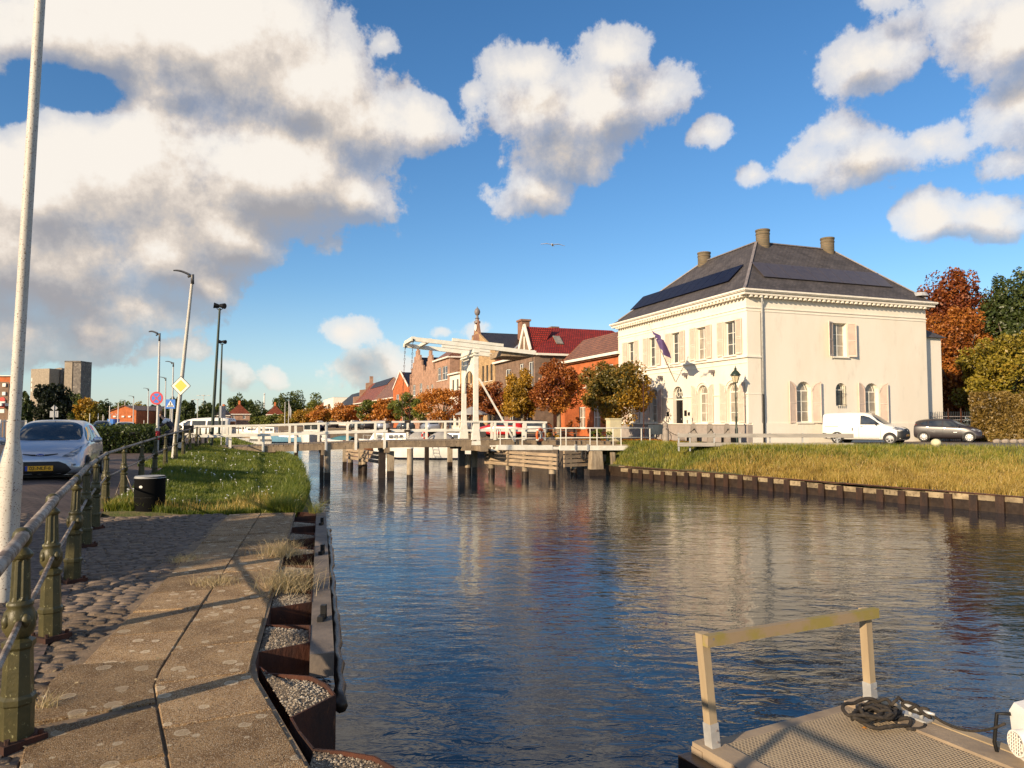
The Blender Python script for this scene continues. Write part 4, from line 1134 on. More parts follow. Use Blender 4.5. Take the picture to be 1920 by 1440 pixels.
def townhouse(label, pn, pf, ze, zr, style, wm, rm_, depth=9.0, wins=(), win_m='wframe', arch=False, group=None, name='townhouse', inset=3.0, cornice=True, apex=None, side_wins=(), glass='darkglass', cat='house', dframe=False):
    A = fac(pn); B = fac(pf); L = (B - A).length; xd = (B - A).normalized(); bk = Vector((xd.y, -xd.x, 0))
    if bk.x < 0: bk = -bk
    nd = -bk
    h = thing(name, label, cat, A, group=group)
    ops = [(u0 * L, u1 * L, z0, z1, arch) for (u0, u1, z0, z1) in wins]
    wmb = wall_mb(A, xd, nd, L, .3, ze, ops, .18, arcN=6)
    Ab = A + bk * depth; Bb = B + bk * depth
    Uz = UP * (ze - .3)
    sops = [(u0 * depth, u1 * depth, z0, z1, False) for (u0, u1, z0, z1) in side_wins]
    wall_mb(A, bk, -xd, depth, .3, ze, sops, .15, mb=wmb)
    for p, q in ((B, Bb), (Ab, Bb)): wmb.add([p, q, q + Uz, p + Uz], [(0, 1, 2, 3)])
    wmb.build('wall', wm, h, world=True, fix=False)
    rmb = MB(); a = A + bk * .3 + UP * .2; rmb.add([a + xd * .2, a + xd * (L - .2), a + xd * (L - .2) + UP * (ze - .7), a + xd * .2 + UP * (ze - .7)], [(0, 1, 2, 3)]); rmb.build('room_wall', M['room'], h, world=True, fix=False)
    for op in ops:
        tall = (op[3] - op[2]) > 1.6
        window(h, A, xd, nd, op, .18, M[win_m], M[glass], 2 if (op[1] - op[0]) > .8 else 1, 2 if tall else 1, fw=.09, bw=.05, sill=True, sill_m=M['trim'])
    for op in sops: window(h, A, bk, -xd, op, .15, M[win_m], M[glass], 1, 2, fw=.07, bw=.05, sill_m=M['trim'])
    e = [A + Uz, B + Uz, Bb + Uz, Ab + Uz]
    o = .25
    rf = MB(); ups = UP * (zr - ze)
    cx = xd * (L / 2)
    if style == 'side':
        r0 = A + Uz + bk * (depth / 2) + ups; r1 = B + Uz + bk * (depth / 2) + ups
        f0 = e[0] + nd * o - ups * (o / (depth / 2)); f1 = e[1] + nd * o - ups * (o / (depth / 2)); b0 = e[3] - nd * o - ups * (o / (depth / 2)); b1 = e[2] - nd * o - ups * (o / (depth / 2))
        t_ = UP * .12
        rf.add([f0, f1, r1, r0, b0, b1], [(0, 1, 2, 3), (3, 2, 5, 4)]); rf.add([f0 - t_, f1 - t_, r1 - t_, r0 - t_, b0 - t_, b1 - t_], [(0, 1, 2, 3), (3, 2, 5, 4)])
        gb_ = MB(); gb_.prism([e[0] + xd * .001, r0 + xd * .001, e[3] + xd * .001], xd * .2); gb_.prism([e[1], r1, e[2]], xd * -.2); gb_.build('gable', wm, h, world=True)
    elif style in ('front', 'step', 'white', 'plain'):
        r0 = e[0] + cx + ups; r1 = e[3] + cx + ups
        rf.add([e[0] - nd * .2, r0 - nd * .2, r1, e[3], e[1] - nd * .2, e[2]], [(0, 1, 2, 3), (1, 4, 5, 2)])
        gb_ = MB()
        if style == 'step':
            n = 5; pts = [e[0]]; ap = apex or zr + .8
            for k in range(n):
                x0_ = L / 2 * k / n; zt = lerp(ze + .5, ap, (k + .6) / n)
                pts += [e[0] + xd * x0_ + UP * (zt - ze), e[0] + xd * (L / 2 * (k + 1) / n if k < n - 1 else L / 2 - .35) + UP * (zt - ze)]
            half = pts[1:]
            pts = [e[0]] + half + [e[0] + UP * (ap - ze) + xd * (L / 2 - .35), e[0] + UP * (ap - ze) + xd * (L / 2 + .35)]
            mirr = [e[0] + xd * (L - (p - e[0]).dot(xd)) + UP * (p.z - ze) for p in reversed(half)]
            pts = pts + mirr + [e[1]]
            cl = []
            for p in pts:
                if not cl or (p - cl[-1]).length > .02: cl.append(p)
            gb_.prism(cl, bk * .3)
        else:
            gb_.prism([e[0], e[0] + cx + ups + UP * .15, e[1]], bk * .25)
        gb_.build('gable', wm if style != 'white' else wm, h, world=True)
        if style == 'white' or style == 'front':
            bb = MB(); top_ = e[0] + cx + ups + UP * .25
            for p in (e[0] + nd * .12, e[1] + nd * .12): bb.beam(p + UP * .05, top_ + nd * .12, .12, .34, up=nd.cross((top_ - p).normalized()))
            bb.build('barge_board', M['trim'], h, world=True)
    elif style == 'hip':
        i = inset; t_ = [e[0] + xd * i + bk * i, e[1] - xd * i + bk * i, e[2] - xd * i - bk * i, e[3] + xd * i - bk * i]
        if depth - 2 * i < .2: mids = [e[0] + xd * i + bk * depth / 2, e[1] - xd * i + bk * depth / 2]; t_ = [mids[0], mids[1], mids[1], mids[0]]
        t_ = [p + ups for p in t_]
        ee = [e[0] + nd * o - xd * o, e[1] + nd * o + xd * o, e[2] - nd * o + xd * o, e[3] - nd * o - xd * o]
        rf.add(ee + t_, [(0, 1, 5, 4), (1, 2, 6, 5), (2, 3, 7, 6), (3, 0, 4, 7), (4, 5, 6, 7), (3, 2, 1, 0)])
    elif style == 'flat':
        rf.add([p + UP * .05 for p in e], [(0, 1, 2, 3)])
    roof_ = rf.build('roof', rm_, h, world=True)
    if cornice and style in ('side', 'hip', 'flat'):
        cb = MB(); cb.beam(e[0] + nd * .18 - xd * .2 - UP * .12, e[1] + nd * .18 + xd * .2 - UP * .12, .42, .22)
        if style == 'hip': cb.beam(e[0] - xd * .18 - UP * .12 + bk * .1, e[3] - xd * .18 - UP * .12, .42, .22)
        cb.build('cornice', M['trim'], h, world=True)
    return h, A, xd, bk, L, roof_
def row(u, z0, z1): return [(a, b, z0, z1) for a, b in u]
# A: orange brick house next to the white house
hA = townhouse('orange brick house with brown tiled roof between the white house and the red-roofed one', 1163, 1052, 7.2, 9.4, 'side', M['br_orange'], M['t_brown'], 4.6,
               row(((.10, .17), (.32, .38), (.50, .56), (.74, .80)), 4.6, 6.3) + [(.05, .19, .4, 2.9), (.30, .42, 1.0, 2.9), (.55, .67, 1.0, 2.9), (.8, .9, .4, 2.8)], arch=False, glass='curtainglass')
mb = MB(); p = hA[1] + hA[2] * 7.2 + nL * .02
# porch wing standing forward
q = hA[1] + hA[2] * 7.6
mb.prism([q, q + hA[2] * 2.6, q + hA[2] * 2.6 - hA[3] * 1.4, q - hA[3] * 1.4], UP * 2.9); mb.build('porch', M['br_orange'], hA[0], world=True)
# B: big brown-brick house with glazed red roof
hB = townhouse('brown brick corner house with glazed dark red tiled roof and a white-edged gable dormer', 1003, 929, 8.7, 12.0, 'hip', M['br_brown'], M['t_red'], 15,
               [(.03, .15, 4.6, 7.9), (.26, .36, 5.6, 7.9), (.58, .72, 4.3, 7.6), (.05, .2, .9, 3.4), (.3, .4, .5, 3.2), (.5, .62, .9, 3.4), (.75, .9, .9, 3.4)], inset=3.9, side_wins=[(.1, .22, 5, 7.2), (.5, .62, 5, 7.2)], glass='darkglass')
hh, A, xd, bk, L, rf_ = hB
g0 = A + xd * 1.1; gw = 3.2; gz0, gz1 = 8.4, 11.7
mb = MB(); base = g0 + UP * (gz0 - .3) + (-bk) * .03
mb.prism([base, base + xd * gw, base + xd * gw + UP * .9, base + xd * gw / 2 + UP * (gz1 - gz0), base + UP * .9], bk * .3); mb.build('dormer_gable', M['br_brown'], hh, world=True)
mb = MB(); ap_ = base + xd * gw / 2 + UP * (gz1 - gz0 + .1)
for q in (base - xd * .15 + UP * .75, base + xd * (gw + .15) + UP * .75): mb.add([q, ap_, ap_ + bk * 3.4, q + bk * 1.0], [(0, 1, 2, 3)])
mb.build('dormer_roof', M['t_red'], hh, world=True)
bb = MB(); apx = base + xd * gw / 2 + UP * (gz1 - gz0 + .25) - bk * .12
for p in (base - xd * .25 + UP * .65 - bk * .12, base + xd * (gw + .25) + UP * .65 - bk * .12): bb.beam(p, apx, .14, .45, up=(-bk).cross((apx - p).normalized()))
bb.beam(base + xd * gw / 2 - bk * .1 + UP * .7, base + xd * gw / 2 - bk * .1 + UP * 2.3, .22, .1, up=bk); bb.build('barge_board', M['trim'], hh, world=True)
mb = MB(); mb.box(A + xd * 9 + bk * 6 + UP * 12, (.6, .5, .5), (xd, bk, UP)); cq = mb.build('chimney', M['br_brown'], rf_)
for v in cq.data.vertices: v.co -= A
sk = MB()
for (u, v_) in ((.2, 6.0),):
    pass
for u in (5.2, 9.8):      # roof windows on the front slope
    c = A + xd * u + bk * 1.7 + UP * (8.4 + 1.62); nrm = (UP * 3.9 - bk * 3.3).normalized(); vv = nrm.cross(xd).normalized()
    s_ = MB(); s_.box(c + nrm * .06, (.45, .7, .05), (xd, vv, nrm)); s_.build('roof_window', M['curtainglass'], hh, world=True)
# roof window on the slope that faces the bridge
c = A + bk * 3.4 + xd * 1.75 + UP * (8.4 + 1.62); nrm = (UP * 3.9 - xd * 3.3).normalized(); vv = nrm.cross(bk).normalized()
s_ = MB(); s_.box(c + nrm * .06, (.4, .75, .05), (bk, vv, nrm)); s_.build('roof_window', M['curtainglass'], hh, world=True)
# C: yellow brick house with finial gable
hC = townhouse('yellow brick house with dark roof and a tall stepped gable topped by a stone finial', 928, 862, 10.2, 13.3, 'plain', M['br_yellow'], M['t_dark'], 15,
               row(((.06, .12), (.17, .23), (.28, .34), (.62, .68), (.74, .8)), 6.6, 8.6) + row(((.06, .12), (.17, .23), (.28, .34), (.62, .68), (.74, .8)), 3.6, 5.4) + row(((.1, .2), (.3, .4), (.6, .7)), .6, 2.8), win_m='dframe', apex=14.6)
hh, A, xd, bk, L, rf_ = hC
c = A + xd * (L / 2) + bk * .15
mb = MB(); mb.box(c + UP * 13.1, (1.5, .2, 1.5), (xd, bk, UP), .36); mb.build('gable_top', M['br_red'], hh, world=True)
mb = MB(); mb.lathe([(.42, 0), (.42, .25), (.26, .3), (.22, .55), (.34, .62), (.2, .7), (.14, 1.0), (.3, 1.15), (.4, 1.5), (.28, 1.85), (.1, 2.0), (.001, 2.25)], 12, c + UP * 14.2); mb.build('finial', M['lead'], hh, world=True, smooth=40)
cd = MB(); cd.cyl(c + UP * 13.6 - bk * .25, c + UP * 13.6 - bk * .2, .45, n=16); cd.build('clock_face', M['trim'], hh, world=True)
cc = A + xd * (L * .30) + bk * 5.5
mb = MB(); mb.box(cc + UP * 12.2, (.75, .55, 2.2), (xd, bk, UP)); mb.box(cc + UP * 14.35, (.9, .7, .12), (xd, bk, UP)); mb.build('chimney', M['br_red'], hh, world=True)
mb = MB(); mb.box(A + xd * (L * .62) + bk * 1.2 + UP * 11.6, (1.1, .9, 1.3), (xd, bk, UP)); mb.build('dormer', M['br_brown'], hh, world=True)
townhouse('small white plastered house with a row of dark upper windows, beside the tall pink one', 862, 843, 8.6, 10.8, 'side', M['stucco'], M['t_brown'], 8, row(((.12, .32), (.55, .75)), 5.4, 7.6) + row(((.1, .4), (.6, .85)), 1, 3.2), win_m='dframe')
townhouse('tall pinkish brick house with a brown hipped roof and broad white windows', 843, 815, 11.3, 13.9, 'hip', M['br_pink'], M['t_brown'], 9, row(((.14, .50), (.56, .82)), 7.9, 10.0) + row(((.14, .44), (.56, .82)), 4.4, 6.2) + row(((.1, .4), (.6, .85)), 1, 3.4), inset=3.2)
townhouse('narrow brown house with a stepped gable and dark roof, next to the pink hipped house', 815, 796, 9.0, 12.2, 'step', M['br_pink'], M['t_dark'], 11, row(((.15, .38), (.6, .82)), 5.6, 7.6) + row(((.15, .38), (.6, .82)), 2.2, 4.2), apex=13.6)
townhouse('narrow brown house with a stepped gable and dark roof, farther from the bridge', 796, 768, 9.2, 13.0, 'step', M['br_pink'], M['t_dark'], 12, row(((.15, .34), (.6, .8)), 6.2, 8.2) + row(((.15, .34), (.6, .8)), 2.6, 4.6), apex=14.6)
townhouse('little red brick house with a black roof and white-edged front gable', 766, 737, 8.1, 11.3, 'white', M['br_orange'], M['t_black'], 9, row(((.2, .4), (.6, .8)), 5.2, 7.0) + row(((.2, .4), (.6, .8)), 1.4, 3.6))
townhouse('low house with a dull brown roof sloping down behind the green pollard', 737, 700, 6.6, 11.6, 'side', M['br_pink'], M['t_brown'], 9, row(((.2, .35), (.6, .75)), 2.0, 4.4))
h2 = townhouse('house with a bright orange tiled roof carrying a strip of blue solar panels', 700, 664, 6.6, 12.4, 'side', M['br_pink'], M['t_orange'], 10, row(((.2, .3), (.6, .7)), 2.0, 4.4))
hh, A, xd, bk, L, rf_ = h2
nr = (UP * 5 - bk * 5.8).normalized(); vv = nr.cross(xd); vv = vv if vv.z > 0 else -vv
for i in range(9):
    s_ = MB(); s_.box(A + xd * (2 + i * 2.9) + bk * 4.2 + UP * (6.3 + 4.1 * 1.16) + nr * .12, (1.35, 1.2, .05), (xd, vv, nr)); s_.build('solar_panel', M['solar'], hh, world=True)
mb = MB(); q = B_ = A + xd * (L + .3) + UP * 6.3
st_ = [q, q + UP * 3.4]
mb.prism([q - bk * .2, q - bk * .2 + UP * 2, q + bk * 1.6 + UP * 2.2, q + bk * 1.6 + UP * 4, q + bk * 3.3 + UP * 4.2, q + bk * 3.3 + UP * 6, q + bk * 4.4 + UP * 6.2, q + bk * 4.4 + UP * 8, q + bk * 5.4 + UP * 8, q + bk * 5.4 + UP * 6, q + bk * 9.8 + UP * .2], xd * .5); mb.build('stepped_gable', M['br_pink'], hh, world=True)
townhouse('long dark-roofed barn-like house beyond the stepped gables', 662, 627, 6.0, 11.2, 'side', M['stucco'], M['t_black'], 12, row(((.2, .3), (.6, .7)), 2.0, 4.4))
townhouse('pale boxy house with one tall window beyond the pollards', 625, 607, 10.2, 11, 'flat', M['stucco'], M['t_black'], 9, [(.3, .6, 5, 8.2)], cornice=False)
townhouse('far brown house with a sloping red roof past the pale boxy one', 604, 582, 6.2, 10.6, 'side', M['br_pink'], M['t_brown'], 9, row(((.2, .35), (.6, .75)), 2.4, 4.4))
townhouse('far small gabled house peeping over the yellow pollards', 580, 566, 5.2, 8.6, 'front', M['br_pink'], M['t_dark'], 9)
townhouse('second far gabled house peeping over the yellow pollards, nearer the masts', 564, 551, 5.2, 8.4, 'front', M['br_pink'], M['t_dark'], 9)
def far_house(label, pxa, pxb, Y, ze, zr, depth, rz=0.0, wm=None, rm_=None, name='cottage', hipi=None, wins=2):
    a = at(pxa, 780, Y); a.z = .0; b = at(pxb, 780, Y); b.z = .0; L = (b - a).length
    h = thing(name, label, 'house', a); xd = Vector((math.cos(rz), math.sin(rz), 0)); bk = Vector((-xd.y, xd.x, 0))
    ops = [(L * (i + .35) / wins, L * (i + .6) / wins, ze - 1.7, ze - .5, False) for i in range(wins)]
    w_ = wall_mb(a, xd, -bk, L, 0, ze, ops, .15)
    c = [a, a + xd * L, a + xd * L + bk * depth, a + bk * depth]
    for p, q in ((c[1], c[2]), (c[2], c[3]), (c[3], c[0])): w_.add([p, q, q + UP * ze, p + UP * ze], [(0, 1, 2, 3)])
    w_.build('wall', wm or M['br_pink'], h, world=True, fix=False)
    for op in ops: window(h, a, xd, -bk, op, .15, M['wframe'], M['darkglass'], 2, 1, fw=.12, bw=.08, sill=False)
    i = hipi if hipi is not None else depth / 2
    e = [p + UP * ze for p in c]; o = .4
    e = [e[0] - xd * o - bk * o, e[1] + xd * o - bk * o, e[2] + xd * o + bk * o, e[3] - xd * o + bk * o]
    t0_ = a + xd * min(i, L / 2) + bk * depth / 2 + UP * zr; t1_ = a + xd * max(L - i, L / 2) + bk * depth / 2 + UP * zr
    rf = MB(); rf.add(e + [t0_, t1_], [(0, 1, 5, 4), (1, 2, 5), (2, 3, 4, 5), (3, 0, 4), (3, 2, 1, 0)]); r_ = rf.build('roof', rm_ or M['t_orange'], h, world=True)
    g_ = MB(); g_.beam(e[0] - bk * .05, e[1] - bk * .05, .12, .3); g_.build('gutter', M['trim'], h, world=True)
    ch = MB(); ch.box(t0_ + UP * .3, (.35, .35, .8)); ch.build('chimney', M['br_orange'], h, world=True)
    return h
far_house('cottage with an orange hipped roof behind the bridge rail, dark lamp posts in front', 428, 466, 262, 4.2, 8.2, 10, .35)
far_house('second orange hipped-roof cottage, just below the distant thin chimney', 500, 531, 300, 4.4, 8.6, 10, .35, wins=1)
far_house('grey-roofed bungalow beside the orange cottage', 404, 428, 250, 3.6, 6.6, 9, .3, rm_=M['t_dark'])
# ================================================================ the drawbridge
N0 = Vector((-2.03, 40.0, 0)); Bx = Vector((.957, .29, 0)); Fy = Vector((-.29, .957, 0))
DW = 2.9
def s_px(px, off=0.0):
    """distance along the bridge line (offset 'off' towards the far side) for a picture column"""
    r = (px - 960) / F; o = N0 + Fy * off
    return (r * o.y - o.x) / (Bx.x - r * Bx.y)
ZD = [(-16, .30), (-12.2, .32), (-8.5, .45), (-5, .535), (0, .57), (5, .50), (12, .31)]
def zd(s): return interp(ZD, s)
def bp(s, off=0.0, z=0.0): p = N0 + Bx * s + Fy * off; p.z = z; return p
bridge = thing('drawbridge', 'white wooden drawbridge with tall portal and overhead balance beams across the canal', 'bridge', bp(0, 1.4, .3))
AX = (Bx, Fy, UP)
# deck planks, each across the deck
s = -15.2
rp = random.Random(2)
while s < 8.6:
    w_ = .235
    mb = MB(); c = bp(s + .12, DW / 2, zd(s) - .035); mb.box(c, (w_ / 2 - .006, DW / 2 + .12, .035), AX); mb.build('deck_plank', M['wood'], bridge, world=True)
    s += .25
# edge boards and beams
for off in (-.06, DW + .06):
    for (a, b) in ((-15.2, -12.0), (-12.0, -8.4), (-8.4, -4.9), (-4.9, -1.6), (-1.6, 2), (2, 5), (5, 8.6)):
        MB().beam(bp(a, off, zd(a) - .20), bp(b, off, zd(b) - .20), .10, .30).build('edge_beam', M['wood'], bridge, world=True)
for off in (.6, 1.45, 2.3):
    MB().beam(bp(-15, off, zd(-15) - .22), bp(-4.9, off, zd(-4.9) - .22), .18, .26).build('stringer', M['wetwood'], bridge, world=True)
    MB().beam(bp(-4.9, off, zd(-4.9) - .22), bp(8.5, off, zd(8.5) - .22), .18, .26).build('stringer', M['wetwood'], bridge, world=True)
def railing(off, pxs, sA, sB, below):
    for px_ in pxs:
        s_ = s_px(px_, off)
        z0 = zd(s_) - (.42 if below else 0.0); z1 = zd(s_) + 1.0
        mb = MB(); mb.box(bp(s_, off, (z0 + z1) / 2), (.065, .055, (z1 - z0) / 2), AX); mb.build('rail_post', M['white'], bridge, world=True)
    segs = []
    st_ = sA
    while st_ < sB - .1:
        e_ = min(sB, st_ + 3.4); segs.append((st_, e_)); st_ = e_
    for a, b in segs:
        MB().beam(bp(a, off, zd(a) + 1.03), bp(b, off, zd(b) + 1.03), .13, .10).build('top_rail', M['white'], bridge, world=True)
        MB().beam(bp(a, off - .07 if below else off + .07, zd(a) + .54), bp(b, off - .07 if below else off + .07, zd(b) + .54), .035, .12).build('mid_rail', M['white'], bridge, world=True)
railing(-.13, [433, 495, 555, 612.5, 668, 721.6], s_px(352, -.13), s_px(727, -.13), True)
railing(DW + .13, [371, 427, 487, 544, 598, 652, 704], s_px(360, DW), s_px(724, DW), False)
railing(-.13, [928, 964, 982, 1020], s_px(731, -.13), s_px(1025, -.13), False)
railing(DW + .13, [765, 800, 835, 897, 922, 950, 985, 1018], s_px(732, DW), s_px(1022, DW), False)
# hinge gaps of the rails: small dark blocks
for px_ in (728, 764):
    for z_ in (1.03, .54):
        mb = MB(); mb.box(bp(s_px(px_, -.13), -.13, zd(-4) + z_), (.16, .08, .06), AX); mb.build('rail_coupling', M['wetwood'], bridge, world=True)
# portal ----------------------------------------------------------------
for off in (0.0, DW + .05):
    mb = MB(); z0 = .28 if off == 0 else .5
    zt = 5.45
    secs = [(.27, z0), (.25, z0 + .25), (.16, z0 + 1.0), (.125, z0 + 1.8), (.125, zt)]
    for (w0, za), (w1, zb) in zip(secs, secs[1:]):
        p = [bp(0, off, 0) + Bx * (w0 * i) + Fy * (.12 * j) + UP * za for i, j in ((-1, -1), (1, -1), (1, 1), (-1, 1))]
        q = [bp(0, off, 0) + Bx * (w1 * i) + Fy * (.12 * j) + UP * zb for i, j in ((-1, -1), (1, -1), (1, 1), (-1, 1))]
        mb.add(p + q, [(0, 1, 5, 4), (1, 2, 6, 5), (2, 3, 7, 6), (3, 0, 4, 7), (3, 2, 1, 0), (4, 5, 6, 7)])
    mb.build('portal_post', M['white'], bridge, world=True)
# arched panel between the posts
pn = MB(); n = 14
ins = [(.15 + (DW - .25) * .0, 4.0)]
c = (DW + .05) / 2; rr = c - .28; zs = 3.65
arc = [(c - rr * math.cos(math.pi * i / n), zs + rr * .72 * math.sin(math.pi * i / n)) for i in range(n + 1)]
poly = [(.10, 3.3)] + [(.2, 3.3)] + arc + [(DW - .15, 3.3), (DW - .05, 3.3), (DW - .05, 5.35), (.10, 5.35)]
pn.prism([bp(-.04, y, z) for y, z in poly], Bx * .08); pn.build('arch_panel', M['white'], bridge, world=True)
MB().beam(bp(0, -.25, 5.55), bp(0, DW + .3, 5.55), .34, .22).build('lintel', M['white'], bridge, world=True)
MB().beam(bp(0, -.2, 5.32), bp(0, DW + .25, 5.32), .4, .08).build('lintel_moulding', M['white'], bridge, world=True)
mb = MB(); mb.box(bp(-.09, 1.45, 5.0), (.02, .16, .12), AX); mb.build('date_plate', M['lead'], bridge, world=True)
mb = MB(); mb.tube([bp(.19, .16, 5.2), bp(.19, .16, 4.6)], .02, 6); mb.build('lamp_bracket', M['black'], bridge, world=True)
# balance beams
ZB = lambda s_: 5.82 - .080 * (s_)
for off in (0.02, DW + .02):
    ex = 0 if off < 1 else -.06
    mb = MB(); mb.beam(bp(-3.65, off, ZB(-3.65) + ex), bp(3.55, off, ZB(3.55) + ex), .19, .23); mb.build('balance_beam', M['white'], bridge, world=True)
    mb = MB(); mb.beam(bp(-1.35, off, ZB(-1.35) + ex + .22), bp(1.6, off, ZB(1.6) + ex + .22), .19, .16); mb.build('beam_stiffener', M['white'], bridge, world=True)
    # chain down to the deck
    ch = MB(); a = bp(-3.55, off - .02, ZB(-3.6) + ex - .12); b = bp(-3.75 if off < 1 else -3.75, off, zd(-3.8) + .1)
    k = 26
    for i in range(k):
        p = a.lerp(b, i / k); q = a.lerp(b, (i + .82) / k)
        ax_ = Bx if i % 2 else Fy
        ch.tube([p, p.lerp(q, .25) + ax_ * .035, p.lerp(q, .75) + ax_ * .035, q], .012, 4); ch.tube([p, p.lerp(q, .25) - ax_ * .035, p.lerp(q, .75) - ax_ * .035, q], .012, 4)
    ch.build('chain', M['rust'], bridge, world=True)
    mb = MB(); mb.tube([bp(-3.55, off - .14, ZB(-3.6) + ex), bp(-3.55, off - .14, ZB(-3.6) + ex - .2)], .03, 6); mb.build('chain_shackle', M['black'], bridge, world=True)
for s_ in (-3.5, 3.4): MB().beam(bp(s_, 0, ZB(s_) + .04), bp(s_, DW, ZB(s_) + .10), .2, .2).build('cross_beam', M['white'], bridge, world=True)
mb = MB(); mb.box(bp(2.5, 1.46, ZB(2.5) - .12), (.95, DW / 2 - .16, .17), AX); mb.build('counterweight', M['woodh'], bridge, world=True)
mb = MB(); mb.box(bp(-2.6, 1.46, ZB(-2.6) + .05), (.09, DW / 2, .09), AX); mb.build('tie_beam', M['white'], bridge, world=True)
mb = MB(); mb.tube([bp(3.35, 0, ZB(3.35)), bp(3.35, -.1, 4.6)], .012, 5); mb.build('pull_rope', M['black'], bridge, world=True)
# raking braces
for off, dx in ((-.12, 0),):
    mb = MB(); mb.beam(bp(.15, off, 4.0), bp(2.25, off, .45 if off < 0 else .5), .09, .09); mb.build('brace', M['white'], bridge, world=True)
# white galvanised side walkway on the near side
WO = -.9
def wp(px_, z): s_ = s_px(px_, WO); return bp(s_, WO, z)
for (a, b) in ((932, 1035), (1048, 1233)):
    za, zb_ = (.17, .13) if a < 1000 else (.10, .04)
    MB().beam(wp(a, za), wp(b, zb_), .16, .27).build('walkway_beam', M['white'], bridge, world=True)
MB().beam(wp(1034, .10), wp(1050, .09), .12, .16).build('walkway_link', M['white'], bridge, world=True)
for px_ in (1077, 1100): mb = MB(); mb.box(wp(px_, .10) + Fy * -.1, (.05, .04, .19), AX); mb.build('beam_clamp', M['galv'], bridge, world=True)
for px_ in (938, 979, 1013.5, 1051, 1061, 1106, 1119, 1149, 1164, 1202, 1218): MB().beam(wp(px_, .2), wp(px_, 1.18), .045, .045, up=Fy).build('walkway_post', M['white'], bridge, world=True)
for (a, b) in ((933, 1042), (1040, 1228)):
    MB().tube([wp(a, 1.22), wp((a + b) / 2, 1.21), wp(b, 1.20)], .03, 8).build('walkway_rail', M['white'], bridge, world=True, smooth=True)
    MB().tube([wp(a, .66), wp(b, .66)], .022, 8).build('walkway_midrail', M['white'], bridge, world=True, smooth=True)
MB().tube([wp(1228, 1.20), wp(1228, .66)], .03, 8).build('walkway_midrail', M['white'], bridge, world=True, smooth=True)
MB().tube([wp(933, 1.20), wp(933, .66)], .03, 8).build('walkway_midrail', M['white'], bridge, world=True, smooth=True)
for i in range(24):
    a_ = lerp(3.0, 10.4, i / 24)
    mb = MB(); mb.box(bp(a_ + .15, -.5, .23), (.148, .40, .02), AX); mb.build('walkway_plank', M['woodh'], bridge, world=True)
# lifebuoy on the walkway rail
lb = thing('lifebuoy', 'orange lifebuoy hanging on the white walkway rail of the drawbridge', 'lifebuoy', wp(1012, .84) + Fy * -.1)
mb = MB(); n, m = 28, 10
c = wp(1012, .84) - Fy * .1; R_, r_ = .31, .085
tilt = (Bx * .55 + Fy * -.83).normalized()
vs = []
for i in range(n):
    t = 2 * math.pi * i / n; rad = tilt.cross(UP) * math.cos(t) + UP * math.sin(t)
    for j in range(m):
        u = 2 * math.pi * j / m; vs.append(c + rad * (R_ + r_ * math.cos(u)) + tilt * (r_ * .7 * math.sin(u)))
mb.add(vs, [(i * m + j, i * m + (j + 1) % m, ((i + 1) % n) * m + (j + 1) % m, ((i + 1) % n) * m + j) for i in range(n) for j in range(m)])
mb.build('ring', M['orange'], lb, world=True, smooth=True)
for k in range(4):
    mb = MB(); t = math.pi / 4 + k * math.pi / 2; rad = tilt.cross(UP) * math.cos(t) + UP * math.sin(t)
    mb.box(c + rad * R_, (.105, .03, .08), (rad, rad.cross(tilt), tilt)); mb.build('reflective_band', M['white'], lb, world=True)
mb = MB(); mb.box(wp(1010, .2) + Fy * -.06 + UP * .2, (.12, .08, .1), AX); mb.build('rope_box', M['black'], lb, world=True)
# piles -------------------------------------------------------------------
M['pilepaint'] = mat('bleached_pile_timber', (0.40, 0.32, 0.22), (0.22, 0.17, 0.115), 4, 0.85, 0.8, 12, c3=(0.12, 0.09, 0.06), c3lo=0.58, c3hi=0.7, stretch=(1, 1, .3), bdist=.02)
def pile(px_, ywater, ytop, wpx, label=None, parent=None, square=True, mat_=None, name='mooring_pile', cap=False, dark=False):
    g_ = gnd(px_, ywater, ZW); top = at(px_, ytop, g_.y).z; r = wpx / 2 * g_.y / F
    h = parent
    if parent is None: h = thing(name, label, 'pile', (g_.x, g_.y, ZW), group='wooden piles standing in the canal by the bridge')
    a = Vector((g_.x, g_.y, ZW + .42)); wm = mat_ or (M['wetwood'] if dark else M['pilepaint'])
    def blk(z0, z1, rr, m_, nm):
        mb = MB(); ax = (Bx, Fy, UP) if square else (Bx, Fy, UP)
        if square: mb.box((g_.x, g_.y, (z0 + z1) / 2), (rr * .92, rr * .92, (z1 - z0) / 2), ax)
        else: mb.cyl((g_.x, g_.y, z0), (g_.x, g_.y, z1), rr, rr * .97, 14)
        mb.build(nm, m_, h, world=True, smooth=40)
    blk(ZW - 1.2, ZW + .38, r * 1.04, M['wetwood'], 'wet_foot'); blk(ZW + .38, top, r, wm, 'pile_shaft' if parent is None else 'pile')
    if cap: blk(top, top + .05, r * 1.12, M['trim'], 'pile_cap')
    return h
pile(768.5, 904, 841, 12, 'tall bleached pile standing alone before the bridge, white cap on top', cap=True, square=False)
pile(646, 876.5, 842, 8, 'bleached pile at the outer end of the short plank fender behind the bridge')
pile(676.5, 882.5, 840, 10, 'capped bleached pile midway along the short plank fender behind the bridge', cap=True)
pile(732, 896, 846, 13, 'thick pile with a flared collar just left of the lone capped pile')
pile(843.5, 877, 834, 9, 'slim bleached pile between the white boat and the portal')
pile(877, 889, 853, 12, 'stout round pale pile below the portal posts', square=False)
